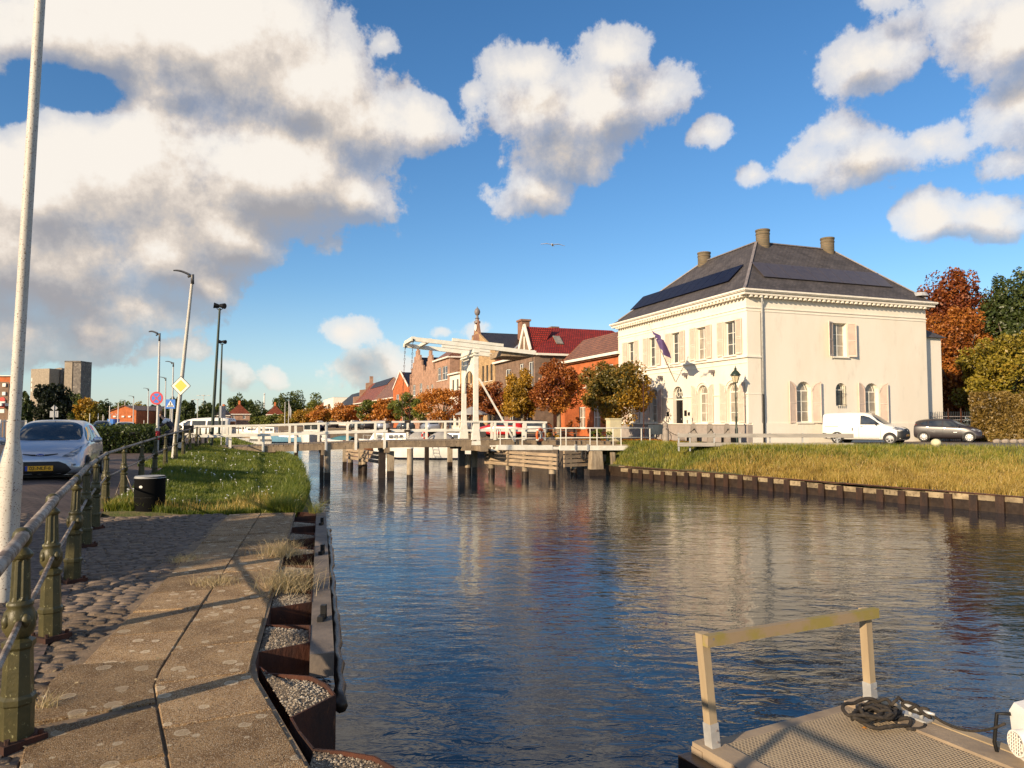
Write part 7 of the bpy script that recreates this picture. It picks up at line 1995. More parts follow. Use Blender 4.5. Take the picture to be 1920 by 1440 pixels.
# ---- silver hatchback, seen from the front ----------------------------------
def make_hatch(label, m, loc, rz, plate_txt='', dims=(3.95, 1.72, 1.46), name='parked_car', group=None, front=True, oval=True):
    t = thing(name, label, 'car', loc, rz, group)
    L, W_, H_ = dims; k = W_ / 1.72
    st = [(-1.97, .42, .72, .80, .62, .64, .50), (-1.94, .26, .86, 1.08, .80, .80, .60), (-1.80, .22, .93, 1.28, .84, .83, .62), (-1.55, .20, .95, 1.40, .85, .84, .60), (-.9, .19, .94, 1.455, .855, .85, .61),
          (-.1, .19, .92, 1.46, .855, .85, .62), (.38, .19, .90, 1.40, .855, .845, .60), (.72, .19, .90, 1.22, .855, .845, .60), (1.06, .20, .90, .985, .85, .83, .66), (1.35, .20, .84, .92, .85, .80, .62), (1.68, .20, .74, .82, .83, .76, .55), (1.86, .22, .62, .72, .76, .68, .50), (1.97, .30, .50, .60, .62, .58, .42)]
    st = [(a, b, c * H_ / 1.46, d_ * H_ / 1.46, e * k, f * k, g_ * k) for a, b, c, d_, e, f, g_ in st]
    body = car_shell(st).build('body', m, t); bv = subdiv(body)
    gl = M['carglass']
    # windscreen: (y, xlow(front), xhigh(back))
    patch(bv, 'windscreen', gl, t, [(-.66 * k, .98, .66), (-.60 * k, 1.05, .40), (-.3 * k, 1.12, .20), (0, 1.14, .16), (.3 * k, 1.12, .20), (.60 * k, 1.05, .40), (.66 * k, .98, .66)], 't', 8)
    patch(bv, 'rear_window', gl, t, [(-.55 * k, 1.02, 1.20), (-.3 * k, 1.0, 1.32), (.3 * k, 1.0, 1.32), (.55 * k, 1.02, 1.20)], 'r', 4)
    for ax in ('l', 'R'):
        patch(bv, 'side_window', gl, t, [(.80, .96, .98), (.62, .96, 1.10), (.35, .955, 1.26), (-.18, .965, 1.325)], ax, 4)
        patch(bv, 'side_window', gl, t, [(-.26, .968, 1.325), (-.8, .985, 1.31), (-1.12, 1.0, 1.26), (-1.35, 1.05, 1.16)], ax, 4)
        patch(bv, 'door_handle', M['plastic'], t, [(-.15, .84, .87), (-.05, .84, .87)], ax, 1, .012)
        patch(bv, 'door_seam', M['ink'], t, [(-.215, .3, .93), (-.225, .3, .93)], ax, 6, .003)
        patch(bv, 'door_seam', M['ink'], t, [(.80, .3, .90), (.808, .3, .90)], ax, 6, .003)
    # front
    patch(bv, 'upper_grille', M['ink'], t, [(-.33 * k, .685, .70), (-.15 * k, .655, .685), (0, .65, .68), (.15 * k, .655, .685), (.33 * k, .685, .70)], 'f', 2)
    patch(bv, 'lower_grille', M['plastic'], t, [(-.60 * k, .335, .35), (-.50 * k, .25, .47), (-.36 * k, .235, .53), (.36 * k, .235, .53), (.50 * k, .25, .47), (.60 * k, .335, .35)], 'f', 6)
    for s_ in (1, -1):
        patch(bv, 'headlight', M['lampglass'], t, [(s_ * .42 * k, .63, .645), (s_ * .52 * k, .625, .70), (s_ * .62 * k, .64, .765), (s_ * .70 * k, .69, .82), (s_ * .735 * k, .76, .85)], 'f', 4, .008)
        patch(bv, 'fog_light', M['lampglass'], t, [(s_ * .60 * k, .42, .47), (s_ * .68 * k, .43, .47)], 'f', 2, .008)
        patch(bv, 'tail_light', M['tail'], t, [(s_ * .60 * k, .75, 1.05), (s_ * .74 * k, .78, 1.05)], 'r', 3, .008)
        patch(bv, 'wiper', M['ink'], t, [(s_ * .05, 1.13, 1.15), (s_ * .45, 1.11, 1.125)], 't', 1, .012)
    patch(bv, 'bumper_lip', M['chrome'] if oval else M['plastic'], t, [(-.66 * k, .215, .235), (0, .20, .222), (.66 * k, .215, .235)], 'f', 1, .01)
    h = bv.ray_cast(Vector((6, 0, .385)), Vector((-1, 0, 0)))
    plate(t, h[0].x + .02, 0, .385, plate_txt)
    if oval:
        h = bv.ray_cast(Vector((6, 0, .675)), Vector((-1, 0, 0)))
        mb = MB(); mb.sphere(h[0] + Vector((.012, 0, 0)), .085, 20, 10, (.12, 1, .44)); bd = mb.build('badge', M['chrome'], t, smooth=True)
        mb = MB(); mb.sphere(h[0] + Vector((.016, 0, 0)), .076, 20, 10, (.12, 1, .40)); mb.build('badge_face', M['plateblue'], bd, smooth=True)
        text_mesh('badge_script', 'Ford', .05, M['signwhite'], bd, h[0] + Vector((.0275, 0, -.004)), (R(90), 0, R(90)), .001)
    mirror(t, .72, .86 * k, .98, m)
    mb = MB(); mb.tube([(.15, 0, 1.47), (.0, 0, 1.66)], [.007, .003], 5); mb.build('aerial', M['ink'], t)
    fin_common(t, bv, L, W_, 2.49, .30, .05, spokes=7)
    # dark interior floor so nothing shows beneath
    mb = MB(); mb.box((0, 0, .26), (1.6, .6, .1)); mb.build('underbody', M['plastic'], t)
    return t, bv
p = gnd(104, 903, .3)
car_loc = Vector((at(102, 900, 17.6).x, 17.6, .18))
ford, _bv = make_hatch('silver hatchback facing the viewer, parked on the clinker road behind the flaking lamp post', M['carsilver'], car_loc, R(-66), '02-NLF-6')
# interior hints: windscreen stickers, seats seen through are left to the dark glass
mb = MB(); mb.box((.95, .12, 1.2), (.001, .05, .03)); 
p2 = Vector((at(183, 790, 56).x, 60, .08))
car2, _b = make_hatch('white hatchback on the road behind the silver car, facing the viewer', M['carwhite'], p2, R(-64), '', (4.0, 1.75, 1.48), oval=False)
mb = MB(); mb.box((1.99, 0, .66), (.012, .035, .06)); mb.build('badge', M['chrome'], car2)
p3 = Vector((at(150, 790, 74).x, 78, .05)); 
car3, _b = make_hatch('dark blue car partly hidden behind the silver and the white hatchback', M['carblue'], p3, R(-64), '', (4.3, 1.78, 1.62), oval=False)
# ---- dark small car side-on ------------------------------------------------
def make_side_car(label, loc, rz, m, name='parked_car'):
    t = thing(name, label, 'car', loc, rz)
    st = [(-1.93, .45, .70, .78, .60, .62, .5), (-1.90, .28, .88, 1.02, .79, .78, .6), (-1.78, .22, .98, 1.26, .83, .81, .62), (-1.5, .2, 1.0, 1.40, .85, .83, .6), (-.85, .19, .97, 1.47, .855, .84, .6), (-.1, .19, .94, 1.475, .855, .84, .61), (.32, .19, .92, 1.41, .855, .84, .6),
          (.72, .19, .91, 1.22, .855, .84, .6), (1.10, .2, .90, 1.02, .85, .82, .66), (1.38, .2, .84, .96, .85, .79, .64), (1.66, .2, .76, .86, .83, .75, .56), (1.86, .23, .62, .74, .76, .66, .5), (1.93, .32, .50, .62, .64, .58, .44)]
    body = car_shell(st).build('body', m, t); bv = subdiv(body); gl = M['carglass']
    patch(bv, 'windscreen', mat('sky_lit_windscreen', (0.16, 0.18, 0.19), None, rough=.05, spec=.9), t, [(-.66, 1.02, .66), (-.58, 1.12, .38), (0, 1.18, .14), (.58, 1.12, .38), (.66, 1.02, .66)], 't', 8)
    for ax in ('l', 'R'):
        patch(bv, 'side_window', gl, t, [(.86, .965, .98), (.62, .97, 1.13), (.3, .975, 1.29), (-.12, .98, 1.345)], ax, 4)
        patch(bv, 'side_window', gl, t, [(-.2, .985, 1.35), (-.75, 1.0, 1.34), (-.92, 1.01, 1.31)], ax, 4)
        patch(bv, 'side_window', gl, t, [(-1.0, 1.02, 1.30), (-1.25, 1.06, 1.25), (-1.45, 1.14, 1.18)], ax, 3)
        patch(bv, 'door_handle', M['chrome'], t, [(-.12, .86, .885), (.0, .86, .885)], ax, 1, .015)
        patch(bv, 'door_handle', M['chrome'], t, [(-1.05, .90, .925), (-.93, .90, .925)], ax, 1, .015)
        patch(bv, 'side_strip', M['chrome'], t, [(.42, .60, .625), (.62, .60, .625)], ax, 1, .012)
        for x_ in (-.17, .82, -.98): patch(bv, 'door_seam', M['ink'], t, [(x_, .3, .95), (x_ + .01, .3, .95)], ax, 6, .004)
        patch(bv, 'sill', M['plastic'], t, [(-1.0, .19, .26), (1.0, .19, .26)], ax, 1, .01)
    for s_ in (1, -1):
        patch(bv, 'headlight', M['lampglass'], t, [(s_ * .5, .66, .74), (s_ * .64, .66, .80), (s_ * .73, .70, .84)], 'f', 4, .01)
        patch(bv, 'tail_light', M['tail'], t, [(s_ * .6, .8, 1.1), (s_ * .74, .85, 1.1)], 'r', 3, .01)
        patch(bv, 'headlight', M['lampglass'], t, [(1.36, .78, .82), (1.5, .72, .83), (1.68, .68, .78), (1.80, .64, .70)], 'l' if s_ > 0 else 'R', 3, .012)
    patch(bv, 'lower_grille', M['plastic'], t, [(-.5, .3, .45), (.5, .3, .45)], 'f', 3, .01)
    h = bv.ray_cast(Vector((6, 0, .5)), Vector((-1, 0, 0))); plate(t, h[0].x + .02, 0, .5)
    mirror(t, .74, .86, 1.0, m); fin_common(t, bv, 3.9, 1.72, 2.47, .31, .02, spokes=10)
    return t
cl = at(1777, 829, 45.8)
make_side_car('small black car parked by the iron fence, right of the white van', Vector((cl.x, 45.8, .305)), R(-38), M['carblack'])
# ---- white panel van ----------------------------------------------------------
def make_van(label, loc, rz):
    t = thing('delivery_van', label, 'van', loc, rz)
    m = M['carwhite']
    st = [(-2.17, .35, 1.02, 1.62, .78, .80, .66), (-2.15, .26, 1.05, 1.74, .84, .84, .70), (-2.0, .23, 1.08, 1.79, .87, .865, .72), (-1.2, .21, 1.08, 1.82, .875, .87, .72), (-.3, .21, 1.06, 1.82, .875, .87, .72), (.2, .21, 1.05, 1.79, .875, .87, .70), (.5, .21, 1.04, 1.68, .875, .87, .68),
          (.86, .21, 1.04, 1.40, .875, .865, .68), (1.2, .21, 1.03, 1.14, .87, .84, .70), (1.5, .22, .98, 1.06, .87, .81, .66), (1.85, .22, .90, .98, .86, .79, .62), (2.05, .24, .82, .90, .80, .72, .56), (2.17, .32, .66, .78, .68, .62, .48)]
    body = car_shell(st).build('body', m, t); bv = subdiv(body)
    patch(bv, 'windscreen', M['carglass'], t, [(-.70, 1.16, .80), (-.6, 1.24, .56), (0, 1.29, .34), (.6, 1.24, .56), (.70, 1.16, .80)], 't', 8)
    for ax in ('l', 'R'):
        patch(bv, 'side_window', M['carglass'], t, [(.98, 1.11, 1.13), (.72, 1.11, 1.34), (.42, 1.11, 1.53), (.12, 1.11, 1.62), (-.04, 1.11, 1.62)], ax, 4)
        patch(bv, 'sill', M['plastic'], t, [(-.98, .24, .36), (.95, .24, .36)], ax, 1, .014)
        for x_ in (-.12, 1.02): patch(bv, 'door_seam', M['ink'], t, [(x_, .38, 1.66 if x_ < 0 else 1.1), (x_ + .01, .38, 1.66 if x_ < 0 else 1.1)], ax, 8, .004)
        patch(bv, 'door_rail', M['ink'], t, [(-2.0, .99, 1.01), (-1.25, .99, 1.01)], ax, 1, .006)
        patch(bv, 'door_handle', M['plastic'], t, [(-.48, .76, .92), (-.43, .76, .92)], ax, 2, .014)
        patch(bv, 'door_handle', M['plastic'], t, [(-.02, .98, 1.01), (.10, .98, 1.01)], ax, 1, .014)
        patch(bv, 'bumper_corner', M['plastic'], t, [(1.86, .3, .78), (1.98, .3, .72), (2.12, .34, .66)], ax, 3, .014)
        patch(bv, 'bumper_corner', M['plastic'], t, [(-2.12, .4, .62), (-1.9, .3, .6)], ax, 3, .014)
    patch(bv, 'bumper', M['plastic'], t, [(-.78, .36, .74), (-.6, .26, .80), (-.4, .25, .80), (.4, .25, .80), (.6, .26, .80), (.78, .36, .74)], 'f', 6, .016)
    patch(bv, 'grille', M['ink'], t, [(-.42, .72, .86), (0, .70, .87), (.42, .72, .86)], 'f', 3, .02)
    for s_ in (1, -1): patch(bv, 'headlight', M['lampglass'], t, [(s_ * .46, .80, .90), (s_ * .62, .78, .96), (s_ * .75, .80, .98)], 'f', 4, .02)
    for s_ in ('l', 'R'): patch(bv, 'headlight', M['lampglass'], t, [(1.62, .88, .93), (1.80, .82, .95), (2.02, .78, .88)], s_, 3, .016)
    h = bv.ray_cast(Vector((6, 0, .5)), Vector((-1, 0, 0))); plate(t, h[0].x + .04, 0, .52)
    mirror(t, .82, .87, 1.16, M['plastic']); fin_common(t, bv, 4.35, 1.75, 2.81, .32, .1, spokes=5)
    mb = MB(); mb.sphere((0, 0, 0), .06, 10, 6, (.2, 1, 1)); b_ = mb.build('badge', M['chrome'], t); b_.location = (2.19, 0, .78)
    mb = MB(); mb.tube([(.25, 0, 1.8), (.1, 0, 2.05)], [.008, .003], 5); mb.build('aerial', M['ink'], t)
    return t
v0 = at(1624, 831, 41.4)
make_van('white panel van parked against the side wall of the white house', Vector((v0.x, 41.4, .305)), R(-43))
# ---- far white minibus and the cars along the far quay -------------------------
def simple_car(label, loc, rz, m, kind='car', L=4.2, W_=1.75, H_=1.45, group=None, name='parked_car', cat='car'):
    t = thing(name, label, cat, loc, rz, group)
    if kind == 'bus': st = [(-L / 2, .4, 1.0, H_ - .15, W_ / 2 - .06, W_ / 2 - .06, W_ / 2 - .2), (-L / 2 + .1, .3, 1.1, H_, W_ / 2, W_ / 2, W_ / 2 - .14), (L / 2 - 1.7, .3, 1.1, H_, W_ / 2, W_ / 2, W_ / 2 - .14), (L / 2 - 1.1, .3, 1.1, 1.45, W_ / 2, W_ / 2, W_ / 2 - .2), (L / 2 - .4, .3, .9, 1.1, W_ / 2, W_ / 2 - .03, W_ / 2 - .2), (L / 2, .4, .6, .8, W_ / 2 - .15, W_ / 2 - .2, W_ / 2 - .3)]
    else: st = [(-L / 2, .4, .75, .9, .7, .7, .5), (-L / 2 + .15, .25, .9, 1.1, W_ / 2, W_ / 2 - .02, .6), (-L / 2 + .7, .2, .92, H_ - .04, W_ / 2, W_ / 2 - .02, .58), (.1, .2, .92, H_, W_ / 2, W_ / 2 - .02, .6), (L / 2 - 1.25, .2, .9, 1.02, W_ / 2, W_ / 2 - .03, .62), (L / 2 - .35, .2, .75, .86, W_ / 2 - .03, W_ / 2 - .08, .55), (L / 2, .3, .55, .65, .68, .64, .45)]
    body = car_shell(st).build('body', m, t); bv = subdiv(body, 1)
    for ax in ('l', 'R'):
        if kind == 'bus':
            for x0_, x1_ in ((-L / 2 + .3, -.9), (-.75, .5), (.65, L / 2 - 1.5)): patch(bv, 'side_window', M['carglass'], t, [(x0_, 1.2, H_ - .3), (x1_, 1.2, H_ - .3)], ax, 2, .01)
        else: patch(bv, 'side_window', M['carglass'], t, [(-L / 2 + .6, .97, 1.05), (-L / 2 + .95, .96, H_ - .14), (.1, .95, H_ - .12), (L / 2 - 1.4, .94, 1.0)], ax, 3, .01)
    patch(bv, 'windscreen', M['carglass'], t, [(-.55, .98 if kind != 'bus' else 1.15, H_ - .15), (.55, .98 if kind != 'bus' else 1.15, H_ - .15)], 'f', 4, .01)
    patch(bv, 'rear_window', M['carglass'], t, [(-.5, .98, H_ - .15), (.5, .98, H_ - .15)], 'r', 3, .01)
    for x_ in (L / 2 - .85, -L / 2 + .8):
        for s_ in (1, -1): mb = MB(); mb.cyl((x_, s_ * (W_ / 2 - .18), .31), (x_, s_ * (W_ / 2 + .01), .31), .31, n=16); mb.build('wheel', M['rubber'], t, smooth=40)
    return t
mb_p = at(361, 797, 62); bus_x = mb_p.x
simple_car('white minibus passing on the far road beyond the bridge end', (bus_x, 64, .0), R(176), M['carwhite'], 'bus', 5.6, 1.95, 1.95, name='minibus', cat='minibus')
g_ = 'cars parked under the trees of the far quay'
for lab, px_, Y, m_ in (('dark car parked under the orange pollards, seen between the first rail posts', 655, 118, 'cardark'), ('black car parked below the green pollard', 676, 110, 'carblack'), ('silver car parked below the half green pollard', 703, 104, 'carsilver'), ('dark hatchback parked behind the white cruiser', 745, 90, 'cardark'), ('grey car parked behind the tall-hulled white boat', 790, 84, 'carsilver'),
                        ('bright red car parked just right of the portal', 916, 58, 'carred'), ('black car parked left of the bright red one', 868, 74, 'carblack'), ('dark car parked under the golden tree', 968, 62, 'cardark'), ('white car parked far along the quay under yellow trees', 590, 150, 'carwhite'), ('black car parked far along the quay', 615, 140, 'carblack')):
    q = at(px_, 800, Y); simple_car(lab, (q.x + 1.0, Y, .3), R(90) + .35 + (0 if px_ < 900 else .9), M[m_], group=g_)
# ---- scooter and rider ----------------------------------------------------------
def skin(name, verts, edges, radii, m, parent, lv=2, root=0):
    me = bpy.data.meshes.new(name); me.from_pydata(verts, edges, []); ob = link(name, me, None)
    md = ob.modifiers.new('k', 'SKIN'); md.use_smooth_shade = True
    for i, r_ in enumerate(radii): me.skin_vertices[0].data[i].radius = (r_, r_) if not isinstance(r_, tuple) else r_
    me.skin_vertices[0].data[root].use_root = True
    s_ = ob.modifiers.new('s', 'SUBSURF'); s_.levels = lv; s_.render_levels = lv
    dg = bpy.context.evaluated_depsgraph_get(); dg.update()
    nm = bpy.data.meshes.new_from_object(ob.evaluated_get(dg), depsgraph=dg)
    bpy.data.objects.remove(ob); nm.materials.clear(); nm.materials.append(m)
    nm.polygons.foreach_set('use_smooth', [True] * len(nm.polygons))
    return link(name, nm, parent)
Ys = 31.5
q = at(307, 860, Ys)
sc_loc = Vector((at(313, 790, Ys).x, Ys, .3)); rz = R(200)
s_ = thing('motor_scooter', 'dark motor scooter standing behind the banded lamp post', 'scooter', sc_loc, rz)
mb = MB(); mb.box((0, 0, .30), (.22, .13, .035)); mb.tube([(.45, 0, .28), (.38, 0, .55), (.30, 0, .98)], [.14, .15, .08], 10); mb.build('front_shield', M['black'], s_, smooth=True)
mb = MB(); mb.tube([(-.75, 0, .55), (-.5, 0, .60), (-.2, 0, .55), (-.15, 0, .35)], [.08, .19, .19, .13], 10); mb.build('rear_body', M['cardark'], s_, smooth=True)
mb = MB(); mb.tube([(-.72, 0, .78), (-.35, 0, .80), (-.02, 0, .76)], [.10, .14, .09], 10); mb.build('seat', M['rubber'], s_, smooth=True)
mb = MB(); mb.tube([(.26, -.34, 1.08), (.30, -.15, 1.02), (.30, .15, 1.02), (.26, .34, 1.08)], .02, 8); mb.build('handlebar', M['chrome'], s_, smooth=True)
mb = MB(); mb.sphere((.42, 0, .92), .10, 12, 8); mb.build('headlight', M['lampglass'], s_, smooth=True)
for x_ in (.62, -.55):
    mb = MB(); n = 20; vs = []
    for rr, yy_ in ((.13, -.04), (.22, -.05), (.25, 0), (.22, .05), (.13, .04)):
        for i in range(n): a_ = 2 * math.pi * i / n; vs.append((x_ + rr * math.cos(a_), yy_, .25 + rr * math.sin(a_)))
    mb.add(vs, [(k * n + i, k * n + (i + 1) % n, (k + 1) * n + (i + 1) % n, (k + 1) * n + i) for k in range(4) for i in range(n)]); w_ = mb.build('wheel', M['rubber'], s_, smooth=True)
    mb = MB(); mb.cyl((x_, -.03, .25), (x_, .03, .25), .13, n=16); mb.build('rim', M['chrome'], w_)
mb = MB(); mb.tube([(.62, .07, .25), (.50, .07, .5), (.42, .0, .7)], .025, 6); mb.build('fork', M['chrome'], s_)
mb = MB(); mb.box((-.88, 0, .95), (.2, .2, .17)); mb.build('top_case', M['black'], s_)
# rider, bent forward over the handlebar
pr = thing('person', 'person in a black and white jacket bending forward over the scooter', 'person', sc_loc, rz)
M['skin'] = mat('skin', (0.55, 0.32, 0.22), None, rough=.6)
M['jacket'] = mat('dark_jacket', (0.05, 0.045, 0.055), (0.08, 0.07, 0.08), 4, .8); M['jwhite'] = mat('white_jacket_yoke', (0.7, 0.72, 0.78), None, rough=.7)
M['trouser'] = mat('dark_trousers', (0.03, 0.03, 0.04), (.05, .05, .06), 5, .9)
V = [(-.35, 0, .92), (-.18, 0, 1.12), (.0, 0, 1.30), (.10, 0, 1.40), (.20, 0, 1.50), (.24, 0, 1.60),
     (.02, .19, 1.33), (.16, .30, 1.16), (.27, .30, 1.08), (.02, -.19, 1.33), (.16, -.30, 1.16), (.27, -.30, 1.08),
     (-.30, .12, .88), (.02, .17, .78), (.08, .16, .42), (.16, .16, .36), (-.30, -.12, .88), (.02, -.17, .78), (.08, -.16, .42), (.16, -.16, .36)]
E = [(0, 1), (1, 2), (2, 3), (3, 4), (4, 5), (2, 6), (6, 7), (7, 8), (2, 9), (9, 10), (10, 11), (0, 12), (12, 13), (13, 14), (14, 15), (0, 16), (16, 17), (17, 18), (18, 19)]
Rr = [.16, .15, .16, .09, .06, .09, .085, .055, .04, .085, .055, .04, .11, .09, .06, .05, .11, .09, .06, .05]
skin('body', V, E, Rr, M['jacket'], pr, 2)
skin('trousers', [V[0], V[12], V[13], V[14], V[16], V[17], V[18]], [(0, 1), (1, 2), (2, 3), (0, 4), (4, 5), (5, 6)], [.17, .125, .1, .07, .125, .1, .07], M['trouser'], pr)
skin('jacket_yoke', [(-.1, 0, 1.23), (.02, 0, 1.35), (.02, .2, 1.35), (.14, .3, 1.2), (.02, -.2, 1.35), (.14, -.3, 1.2)], [(0, 1), (1, 2), (2, 3), (1, 4), (4, 5)], [.165, .17, .1, .07, .1, .07], M['jwhite'], pr)
mb = MB(); mb.sphere((.27, 0, 1.62), .105, 16, 12, (.95, .8, 1.15)); mb.sphere((.375, 0, 1.60), .018, 8, 6); mb.sphere((.26, .085, 1.6), .022, 8, 6, (1, .4, 1.2)); mb.sphere((.26, -.085, 1.6), .022, 8, 6, (1, .4, 1.2)); hd = mb.build('head', M['skin'], pr, smooth=True)
mb = MB(); mb.sphere((.25, 0, 1.66), .115, 16, 10, (1, .85, .95)); mb.build('hair', mat('brown_hair', (.06, .035, .02), None, rough=.9), pr, smooth=True)
mb = MB()
for s2 in (1, -1): mb.sphere((.362, s2 * .035, 1.635), .012, 8, 6)
mb.build('eyes', M['ink'], pr)
for s2 in (1, -1):
    hb = MB(); hb.sphere((.29, s2 * .31, 1.08), .042, 10, 8, (1.1, .8, .6))
    for i in range(4): hb.tube([(.31, s2 * (.285 + .018 * i), 1.095), (.345, s2 * (.285 + .018 * i), 1.09), (.35, s2 * (.285 + .018 * i), 1.065)], [.009, .008, .007], 6)
    hb.tube([(.27, s2 * .275, 1.08), (.29, s2 * .262, 1.055)], [.01, .008], 6); hb.build('hand', M['skin'], pr, smooth=True)
# parked bicycles next to it by the bridge end
def bicycle(label, loc, rz):
    b_ = thing('parked_bicycle', label, 'bicycle', loc, rz)
    for x_ in (-.52, .52):
        mb = MB(); n = 24
        pts = [(x_ + .33 * math.cos(2 * math.pi * i / n), 0, .34 + .33 * math.sin(2 * math.pi * i / n)) for i in range(n + 1)]; mb.tube(pts, .018, 6, False); mb.build('wheel', M['rubber'], b_, smooth=True)
    mb = MB()
    for a, c in (((-.52, 0, .34), (-.15, 0, .30)), ((-.15, 0, .30), (-.22, 0, .85)), ((-.52, 0, .34), (-.22, 0, .8)), ((-.15, 0, .30), (.36, 0, .78)), ((-.2, 0, .6), (.36, 0, .82)), ((.52, 0, .34), (.34, 0, .95))): mb.tube([a, c], .018, 6)
    mb.build('frame', M['black'], b_, smooth=True)
    mb = MB(); mb.tube([(.15, -.26, 1.05), (.32, -.1, 1.02), (.32, .1, 1.02), (.15, .26, 1.05)], .015, 6); mb.build('handlebar', M['chrome'], b_)
    mb = MB(); mb.sphere((-.24, 0, .92), .12, 10, 6, (1.2, .6, .35)); mb.build('saddle', M['black'], b_, smooth=True)
    return b_
bicycle('black bicycle standing on its own by the foot of the drawbridge', (at(343, 790, 35).x, 35, .3), R(20))
bicycle('dark bicycle parked in front of the chained bollards', (at(1237, 790, 43).x, 43.4, .3), R(15))
# ================================================================ boats
def hull(name, m, t, L, B, H, draft=.25, bowrake=.35, n=14, tr=.8, sheer=.25, mat2=None):
    """hull with bow at +x"""
    rows_ = []
    for i in range(n + 1):
        u = i / n; x = lerp(-L / 2, L / 2, u)
        bw = B / 2 * (min(1, tr + (1 - tr) * u / .4) if u < .4 else math.sqrt(max(0, 1 - ((u - .4) / .6) ** 2.4)))
        zt = H + sheer * (max(0, u - .3) / .7) ** 1.6
        xr_ = x + (bowrake * (u ** 6) if u > .5 else 0)
        rows_.append([(x, 0, -draft * (1 - u ** 5)), (x, bw * .62, -draft * .5), (x + (xr_ - x) * .4, bw * .9, zt * .35), (xr_, bw, zt), (xr_, bw * .93, zt + .02)])
    mb = MB(); k = 5
    vs = [p for r in rows_ for p in r] + [(p[0], -p[1], p[2]) for r in rows_ for p in r]
    o = (n + 1) * k; fs = []
    for i in range(n):
        for j in range(k - 1):
            fs.append((i * k + j, i * k + j + 1, (i + 1) * k + j + 1, (i + 1) * k + j)); fs.append((o + i * k + j, o + (i + 1) * k + j, o + (i + 1) * k + j + 1, o + i * k + j + 1))
        fs.append((i * k + 4, o + i * k + 4, o + (i + 1) * k + 4, (i + 1) * k + 4))
    fs.append(tuple([j for j in range(k)] + [o + j for j in range(k - 1, -1, -1)]))
    mb.add(vs, fs); return mb.build(name, m, t, smooth=40)
def boat(label, loc, rz, L, B, H, m, cabin=None, cover=None, wheelhouse=False, rails=False, cat='boat', name='moored_boat', group='boats moored in the canal basin', stripe=None, ladder=False, sheer=.25):
    t = thing(name, label, cat, loc, rz, group)
    hull('hull', m, t, L, B, H, sheer=sheer); hull('boot_stripe', M['navycover'], t, L * 1.004, B * 1.02, .09, sheer=0)
    if stripe: mb = MB(); mb.beam((-L * .45, B * .503, H * .8), (L * .05, B * .503, H * .82), .01, .06); mb.beam((-L * .45, -B * .503, H * .8), (L * .05, -B * .503, H * .82), .01, .06); mb.build('stripe', stripe, t)
    if cabin:
        x0_, x1_, h_ = cabin; wd_ = B * .36
        mb = MB(); a = [(x0_, -wd_, H), (x1_, -wd_ * .8, H + .1), (x1_, wd_ * .8, H + .1), (x0_, wd_, H)]; tp_ = [(x0_ + .1, -wd_ * .85, H + h_), (x1_ - .5, -wd_ * .7, H + h_), (x1_ - .5, wd_ * .7, H + h_), (x0_ + .1, wd_ * .85, H + h_)]
        mb.add(a + tp_, [(0, 1, 5, 4), (1, 2, 6, 5), (2, 3, 7, 6), (3, 0, 4, 7), (4, 5, 6, 7)]); mb.build('cabin', M['gel'], t)
        for s_ in (1, -1):
            nw = max(2, int((x1_ - x0_) / .9))
            for i in range(nw):
                xa = lerp(x0_ + .3, x1_ - .8, i / nw); xb = xa + (x1_ - x0_ - 1.1) / nw * .8
                y_ = lambda z: s_ * (wd_ * (1 - .15 * z / h_) + .012)
                w_ = MB(); w_.prism([(xa, y_(h_ * .45), H + h_ * .45), (xb, y_(h_ * .45) * .97, H + h_ * .45), (xb, y_(h_ * .82) * .97, H + h_ * .82), (xa, y_(h_ * .82), H + h_ * .82)], (0, s_ * .012, 0)); w_.build('window', M['darkglass'], t)
        w_ = MB(); w_.prism([(x1_ + .02 - .08, -wd_ * .6, H + h_ * .35), (x1_ + .02 - .08, wd_ * .6, H + h_ * .35), (x1_ - .36, wd_ * .55, H + h_ * .88), (x1_ - .36, -wd_ * .55, H + h_ * .88)], (.03, 0, .01)); w_.build('windscreen', M['darkglass'], t)
    if wheelhouse:
        x0_, x1_, h_ = wheelhouse; wd_ = B * .34
        mb = MB(); mb.box(((x0_ + x1_) / 2, 0, H + h_ * .28), ((x1_ - x0_) / 2, wd_, h_ * .28)); mb.box(((x0_ + x1_) / 2, 0, H + h_), ((x1_ - x0_) / 2 + .18, wd_ + .12, .04))
        for i in range(4):
            for s_ in (1, -1): xx = lerp(x0_ + .05, x1_ - .05, i / 3); mb.box((xx, s_ * (wd_ - .03), H + h_ * .78), (.05, .03, h_ * .24))
        for s_ in (-1, 0, 1):
            for xx in (x0_ + .04, x1_ - .04): mb.box((xx, s_ * (wd_ - .04), H + h_ * .78), (.03, .04, h_ * .24))
        mb.build('wheelhouse', M['gel'], t)
        w_ = MB(); w_.box(((x0_ + x1_) / 2, 0, H + h_ * .77), ((x1_ - x0_) / 2 - .03, wd_ - .03, h_ * .22)); w_.build('window', M['darkglass'], t)
    if cover:
        x0_, x1_, h_, cm = cover; mb = MB(); n = 10; vs = []
        for i in range(n + 1):
            u = i / n; x = lerp(x0_, x1_, u); hh2 = h_ * (math.sin(math.pi * min(1, u * 1.15 + .12)) ** .5)
            for j in range(7): a_ = math.pi * j / 6; vs.append((x, -math.cos(a_) * B * .46, H + .02 + hh2 * math.sin(a_) ** .7))
        mb.add(vs, [(i * 7 + j, i * 7 + j + 1, (i + 1) * 7 + j + 1, (i + 1) * 7 + j) for i in range(n) for j in range(6)]); mb.build('canvas_cover', cm, t, smooth=True)
